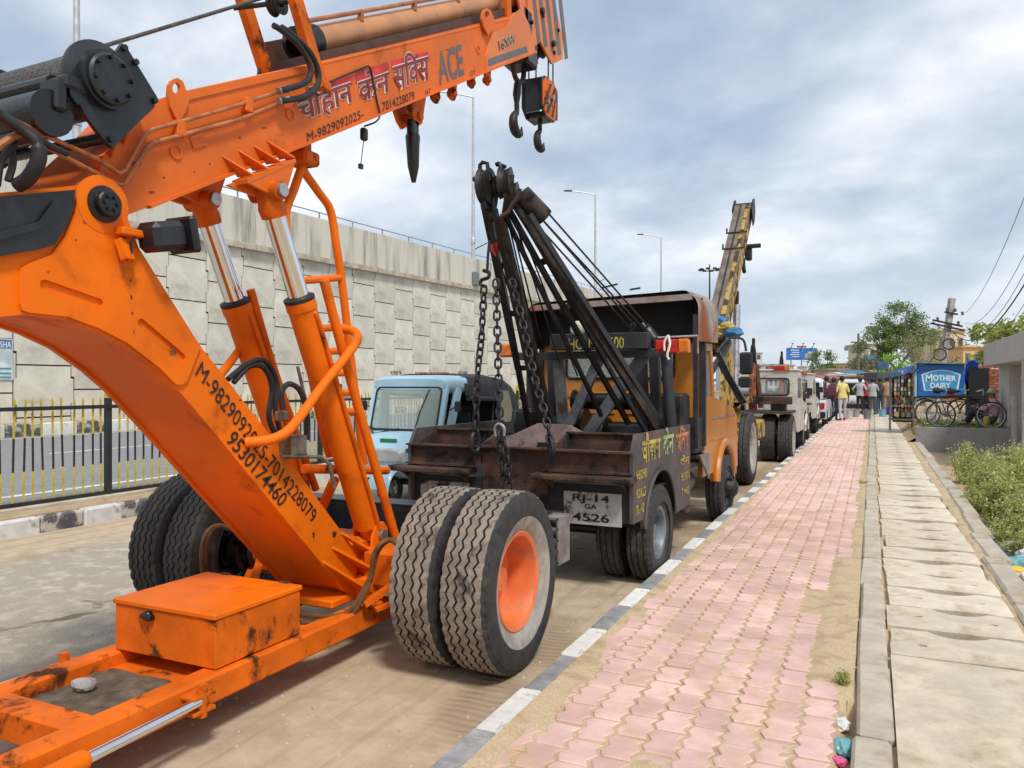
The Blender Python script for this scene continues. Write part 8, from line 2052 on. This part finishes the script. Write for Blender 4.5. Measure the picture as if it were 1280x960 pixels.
# striped post by the railing
p = onX(424, 500, -8.9); t = thing('striped_post', 'black and white banded post behind the railing', 'post', (-8.9, p.y, .2)); t['kind'] = 'thing'
for k in range(6):
    q = MB(); q.cyl((-8.9, p.y, .2 + k * .28), (-8.9, p.y, .2 + (k + 1) * .28), .05, 12); q.build('band', MKW if k % 2 else BARB, t)
# poster and painted writing on the wall
q = MB(); a, b_, c_, d_ = (onX(u, v, WX + .03) for u, v in ((-26, 474), (16, 475), (16, 424), (-26, 421)))
po_ = MB(); po_.prism([a, b_, c_, d_], (.006, 0, 0)); pst = po_.build('wall_poster', mat('poster_pale', (.50, .58, .60), .7, var=.12, scale=1.5, dirt='#dfe4e4', amt=.3, dscale=1.2)); tag(pst, 'pale blue and white paper poster stuck on the flyover wall', 'poster')
q = MB(); q.prism([onX(u, v, WX + .036) for u, v in ((-24, 434), (15, 436), (15, 425), (-24, 423))], (.004, 0, 0)); q.build('poster_band', mat('poster_blue', (.10, .18, .30), .7), pst)
q = MB(); letter(q, 'SHA', onX(0, 434, WX + .04), onX(14, 434.5, WX + .04), onX(0, 426.5, WX + .04), (1, 0, 0), .004, bold=.01); q.build('lettering', SIGNW, pst, smooth=False)
q = MB()
for v in (459, 465, 470): q.prism([onX(u, w, WX + .036) for u, w in ((-22, v), (14, v + .6), (14, v + 3), (-22, v + 2.4))], (.004, 0, 0))
q.build('poster_lines', mat('poster_teal', (.10, .30, .34), .7), pst)
WRED = mat('wall_red', (.42, .12, .09), .85, var=.3, scale=3, dirt='#8d8474', amt=.4, dscale=3); WINK = mat('wall_dark', (.16, .15, .14), .85, var=.3, dirt='#8d8474', amt=.4, dscale=3)
def scrawl(mb, u0, u1, v, h, seed):
    rr = random.Random(seed); u = u0
    while u < u1:
        w = rr.uniform(1.6, 3.4); mb.prism([onX(a, b_, WX + .03) for a, b_ in ((u, v - h), (u + w, v - h), (u + w, v - h + 1.1), (u, v - h + 1.1))], (.004, 0, 0))
        for k in range(rr.randint(1, 3)):
            x = u + rr.uniform(0, w - .6); y0 = v - h + 1.1; y1 = v - rr.uniform(0, h * .45); mb.prism([onX(a, b_, WX + .03) for a, b_ in ((x, y0), (x + .8, y0), (x + .8 + rr.gauss(0, .5), y1), (x + rr.gauss(0, .5), y1))], (.004, 0, 0))
        u += w + rr.uniform(.1, .9)
q = MB(); scrawl(q, 519, 560, 474, 9, 4); wr_ = tag(q.build('wall_writing', WRED, smooth=False), 'faded red hand painted writing on the flyover wall above the rickshaw', 'writing', kind='stuff')
q = MB(); scrawl(q, 488, 500, 474, 4, 5); scrawl(q, 488, 500, 468, 4, 6); scrawl(q, 573, 584, 474, 4, 7); scrawl(q, 573, 584, 468, 4, 8); tag(q.build('stencilled_notice', WINK, smooth=False), 'small dark stencilled notices on the flyover wall', 'writing', kind='stuff')
# leaning electric pole with cross arms and wheels hung on it
POLEC = mat('pole_concrete', (.34, .32, .29), .85, var=.15)
D0 = 33.0
p0 = O + ray(1176, 470) * D0; p1 = O + ray(1190, 373) * D0; p0 = p0 + (p0 - p1) * .35
t = thing('electric_pole', 'leaning concrete electric pole with tangled cross arms behind the cart', 'pole', (p0.x, p0.y, 0)); t['kind'] = 'thing'
q = MB(); q.beam(p0, p1, .24, .20); q.build('pole', POLEC, t)
for (a, b_) in (((1181, 390), (1197, 393)), ((1166, 400), (1203, 408)), ((1164, 404), (1205, 413))):
    q = MB(); q.beam(O + ray(*a) * (D0 - .2), O + ray(*b_) * (D0 - .2), .07, .07); q.build('cross_arm', DARKSTEEL, t)
for (u, v) in ((1184, 389), (1194, 390), (1198, 406), (1172, 401), (1203, 394)):
    q = MB(); q.lathe([(.03, 0), (.07, .04), (.04, .08), (.07, .12), (.03, .16)], O + ray(u, v) * (D0 - .2), (0, 0, 1), 10); q.build('insulator', mat('porcelain', (.16, .10, .07), .3), t)
for k, (u, v, r) in enumerate(((1175, 443, .24), (1186, 430, .22))):
    q = MB(); bike_wheel(q, O + ray(u, v) * (D0 - .4), r, V((.35, 1, 0)).normalized(), 10, .03); tag(q.build('hung_wheel', [TYRE_BLACK, STEEL]), ('black wheel hung low on the leaning pole as a repair sign', 'second wheel hung higher on the leaning pole')[k], 'wheel', 'wheels hung on the pole')
# overhead wires
WIRE = mat('wire', (.03, .03, .032), .6)
wire_lab = ['overhead wire highest at the right edge', 'overhead wire second from the top at the right edge', 'thin overhead wire in the middle of the bundle', 'thick black service cable sagging to the pole', 'overhead wire below the thick cable', 'lowest overhead wire at the right edge']
for k, (a, b_, r) in enumerate((((1203, 394), (1300, 195), .008), ((1206, 404), (1300, 278), .008), ((1208, 408), (1300, 302), .008), ((1192, 416), (1300, 322), .018), ((1205, 411), (1300, 345), .008), ((1212, 415), (1300, 366), .008))):
    P = []
    A = O + ray(*a) * (D0 - .3); B = O + ray(b_[0], b_[1]) * (15.0 + k * .3)
    for i in range(17):
        s = i / 16; P.append(A.lerp(B, s) - V((0, 0, 1.1 * (1 - (2 * s - 1) ** 2) * (.5 + .1 * k))))
    q = MB(); q.tube(P, r, 5); tag(q.build('overhead_wire', WIRE), wire_lab[k], 'wire', 'overhead wires')
q = MB()
P = [O + ray(u, v) * (D0 - .25) for u, v in ((1166, 402), (1176, 410), (1190, 414), (1208, 420))]; q.tube(smooth_path(P, 5), .02, 5); q.build('loose_cable', WIRE, t)
# thin dark pole further left
p = O + ray(1073, 480) * 70; q = MB(); q.tube([(p.x, p.y, 0), (p.x, p.y, 6.2)], [.12, .09], 8); q.box((p.x, p.y, 5.4), (1.3, .1, .1)); q.box((p.x, p.y, 4.6), (1.0, .3, .3)); tag(q.build('distant_pole', OLDB), 'distant brown electric pole left of the trees', 'pole', kind='thing')
# ---- far buildings
def building(u0, u1, vt, D, colr, label, floors, bays, zbase=0.0, band=None, group='far buildings'):
    a = O + ray(u0, 480) * D; b_ = O + ray(u1, 480) * D; zt_ = EYE + D * (480 - vt) / FPX
    d = (b_ - a); w = d.length; d.normalize(); n = V((d.y, -d.x, 0))
    if n.dot(a) > 0: n = -n
    t = thing('building', label, 'building', ((a.x + b_.x) / 2, (a.y + b_.y) / 2, 0), 0, group); t['kind'] = 'thing'
    m = mat('wall_' + label[:14], colr, .85, var=.06, scale=.4, dirt='#8a8274', amt=.12, dscale=.4)
    dep = max(5.0, w * .8)
    A = V((a.x, a.y, 0)); q = MB(); q.prism([A, A + d * w, A + d * w - n * dep, A - n * dep], (0, 0, zt_)); q.build('wall', m, t)
    q = MB(); c = A + d * w / 2 - n * dep / 2 + V((0, 0, zt_ + .06)); q.box(c, (w + .5, dep + .5, .14), Matrix((d, -n, V((0, 0, 1)))).transposed()); q.build('roof_edge', m if band is None else mat('band_' + label[:10], band, .8), t)
    fh = zt_ / floors; bwid = w / bays
    for f in range(floors):
        for k in range(bays):
            c = A + d * (bwid * (k + .5)) + n * .03 + V((0, 0, fh * (f + .55)))
            Mx = Matrix((d, -n, V((0, 0, 1)))).transposed()
            q = MB(); q.box(c, (bwid * .5, .08, fh * .5), Mx); wd = q.build('window', mat('far_frame', (.35, .33, .30), .8), t)
            q = MB(); q.box(c + n * .045, (bwid * .42, .03, fh * .42), Mx); q.build('pane', mat('far_glass', (.05, .06, .07), .15), wd)
    return t
building(1171, 1206, 413, 75, (.62, .52, .34), 'cream building with a tall blank wall right of the leaning pole', 2, 3)
building(1204, 1238, 434, 70, (.66, .44, .20), 'ochre balcony house right of the cream building', 2, 3, band=(.62, .42, .18))
building(1085, 1108, 430, 85, (.60, .55, .45), 'pale narrow building behind the bright green tree', 2, 2)
building(1042, 1086, 455, 120, (.58, .45, .26), 'long low yellow building left of the trees', 2, 7, band=(.5, .42, .3))
building(1036, 1062, 462, 105, (.42, .30, .24), 'low brown shop row at the far left of the yellow building', 1, 5)
building(905, 953, 441, 190, (.52, .53, .54), 'pale grey unfinished block far up the road', 4, 5)
building(955, 985, 455, 210, (.60, .60, .60), 'white low block between the grey block and the billboard', 2, 5)
building(1008, 1046, 458, 230, (.55, .53, .52), 'pale block under the billboard', 2, 6)
building(985, 1012, 463, 180, (.45, .42, .42), 'grey roofs under the left half of the billboard', 1, 5)
# billboard
D = 130; a = O + ray(983, 480) * D; b_ = O + ray(1021, 480) * D; d = (b_ - a).normalized(); n = V((d.y, -d.x, 0)); n = -n if n.dot(a) > 0 else n
w = (b_ - a).length; z0 = EYE + D * (480 - 450) / FPX; z1 = EYE + D * (480 - 435) / FPX
bb_ = thing('billboard', 'large blue billboard on a frame far up the road', 'billboard', ((a.x + b_.x) / 2, (a.y + b_.y) / 2, 0)); bb_['kind'] = 'thing'
Mx = Matrix((d, -n, V((0, 0, 1)))).transposed(); c = (a + b_) / 2; c.z = (z0 + z1) / 2
q = MB(); q.box(c, (w, .25, z1 - z0), Mx); q.build('board', mat('board_blue', (.02, .14, .45), .5, var=.15, scale=.3), bb_)
q = MB(); q.box(c + n * .15 + d * w * .24 + V((0, 0, -.35)), (w * .30, .03, (z1 - z0) * .42), Mx); q.box(c + n * .15 + d * w * .28 + V((0, 0, .1)), (w * .18, .03, (z1 - z0) * .3), Mx, b=.01); q.build('picture_patch', mat('board_pale', (.42, .40, .40), .6, var=.3, scale=.8), bb_)
q = MB()
for k in range(4): q.box(c + n * .15 - d * w * (.24 - .03 * (k % 2)) + V((0, 0, .62 - .36 * k)), (w * (.30 - .06 * (k % 2)), .03, .12), Mx)
q.build('text_lines', SIGNW, bb_)
q = MB(); q.box(c + V((0, 0, (z1 - z0) / 2 + .22)), (w * .3, .2, .3), Mx); q.build('top_panel', mat('board_red', (.42, .08, .09), .6), bb_)
for k in (-.46, .46):
    q = MB(); q.box(c + d * w * k * 1.06, (.14, .2, (z1 - z0) * .4), Mx); q.build('side_panel', MATS['board_red'], bb_)
for k in (-.35, 0, .35):
    q = MB(); pp = c + d * w * k; q.beam((pp.x, pp.y, 0), (pp.x, pp.y, z1 + .2), .22, .22); q.build('leg', GALV, bb_)
    q = MB(); q.tube([(pp.x, pp.y, z1), V((pp.x, pp.y, z1 + .7)) + n * .8], .05, 5); q.box(V((pp.x, pp.y, z1 + .7)) + n * .8, (.3, .3, .15)); q.build('flood_lamp', DARKSTEEL, bb_)
# sign frames and awnings far off
for k, (u0, u1, v0, v1, D, colr, lab) in enumerate(((1058, 1086, 438, 433, 118, (.33, .34, .36), 'dark flat canopy roof above the far yellow building'), (1083, 1093, 449, 444, 60, (.06, .16, .30), 'small blue sign board left of the bright tree'), (1096, 1110, 462, 452, 45, (.03, .10, .17), 'dark blue shop sign above the stalls'), (1088, 1112, 478, 466, 44, (.05, .07, .08), 'dark tarpaulin awning behind the people'))):
    a = O + ray(u0, 480) * D; b_ = O + ray(u1, 480) * D; a.z = b_.z = 0; d = (b_ - a).normalized(); n = V((d.y, -d.x, 0)); n = -n if n.dot(a) > 0 else n
    z0 = EYE + D * (480 - v0) / FPX; z1 = EYE + D * (480 - v1) / FPX; c = (a + b_) / 2; c.z = (z0 + z1) / 2; Mx = Matrix((d, -n, V((0, 0, 1)))).transposed()
    t = thing('sign_board' if k else 'flat_canopy', lab, 'sign' if k in (1, 2) else 'canopy', (c.x, c.y, 0)); t['kind'] = 'thing'
    q = MB(); q.box(c, ((b_ - a).length, .2 if k in (1, 2) else 1.6, z1 - z0), Mx, b=.01); q.build('board', mat('sb%d' % k, colr, .7, var=.15), t)
    for s in (-.4, .4):
        pp = c + d * (b_ - a).length * s; q = MB(); q.beam((pp.x, pp.y, 0), (pp.x, pp.y, z0), .1, .1); q.build('leg', OLDB, t)
# low far stalls and roofs behind the people so that the street has no gap to the horizon
rr = random.Random(8)
far_lab = ['red', 'grey', 'cream', 'blue', 'rust', 'white', 'green', 'sand']
for k in range(8):
    u = 1040 + k * 9.5; D = 62 + (k % 3) * 9; p = O + ray(u, 480) * D; hgt = EYE + D * (480 - (470 - (k % 4) * 2.2)) / FPX
    t = thing('far_stall', 'far roadside stall with a %s awning' % far_lab[k], 'stall', (p.x, p.y, 0), YAW, 'far roadside stalls'); Mx = world_of(t)
    c_ = ((.35, .10, .08), (.3, .3, .3), (.55, .5, .4), (.08, .16, .28), (.33, .16, .09), (.55, .55, .54), (.10, .2, .12), (.45, .36, .24))[k]
    q = MB(Mx); q.box((0, .6, hgt * .42), (1.6, 1.2, hgt * .82)); q.build('counter', mat('stall_wall%d' % (k % 3), ((.25, .22, .2), (.36, .33, .3), (.18, .2, .22))[k % 3], .8, var=.2), t)
    q = MB(Mx); q.prism([V((-1, -.6, hgt - .25)), V((1, -.6, hgt - .25)), V((1, 1.2, hgt)), V((-1, 1.2, hgt))], (0, 0, .06)); q.build('awning', mat('awning_' + far_lab[k], c_, .8, var=.15), t)
# far wood along the horizon
q = MB(); rr = random.Random(12)
for k in range(5200):
    u = rr.uniform(-400, 1900); D = rr.uniform(330, 480); p = O + ray(u, 480) * D
    if abs(p.x + 3) < 8: continue
    hgt = 4.2 + 2.6 * noise.noise(V((u * .02, 0, 0))) + 1.2 * noise.noise(V((u * .09, 3, 0)))
    leaf(q, V((p.x, p.y, rr.uniform(0, 1) ** .8 * max(1.5, hgt))), rr.uniform(1.2, 2.6), rr, 0, .8)
tag(q.build('far_wood', leafmat('far_leaf', (.11, .15, .09), .2), smooth=False), 'far belt of pale green trees along the horizon', 'trees', kind='stuff')
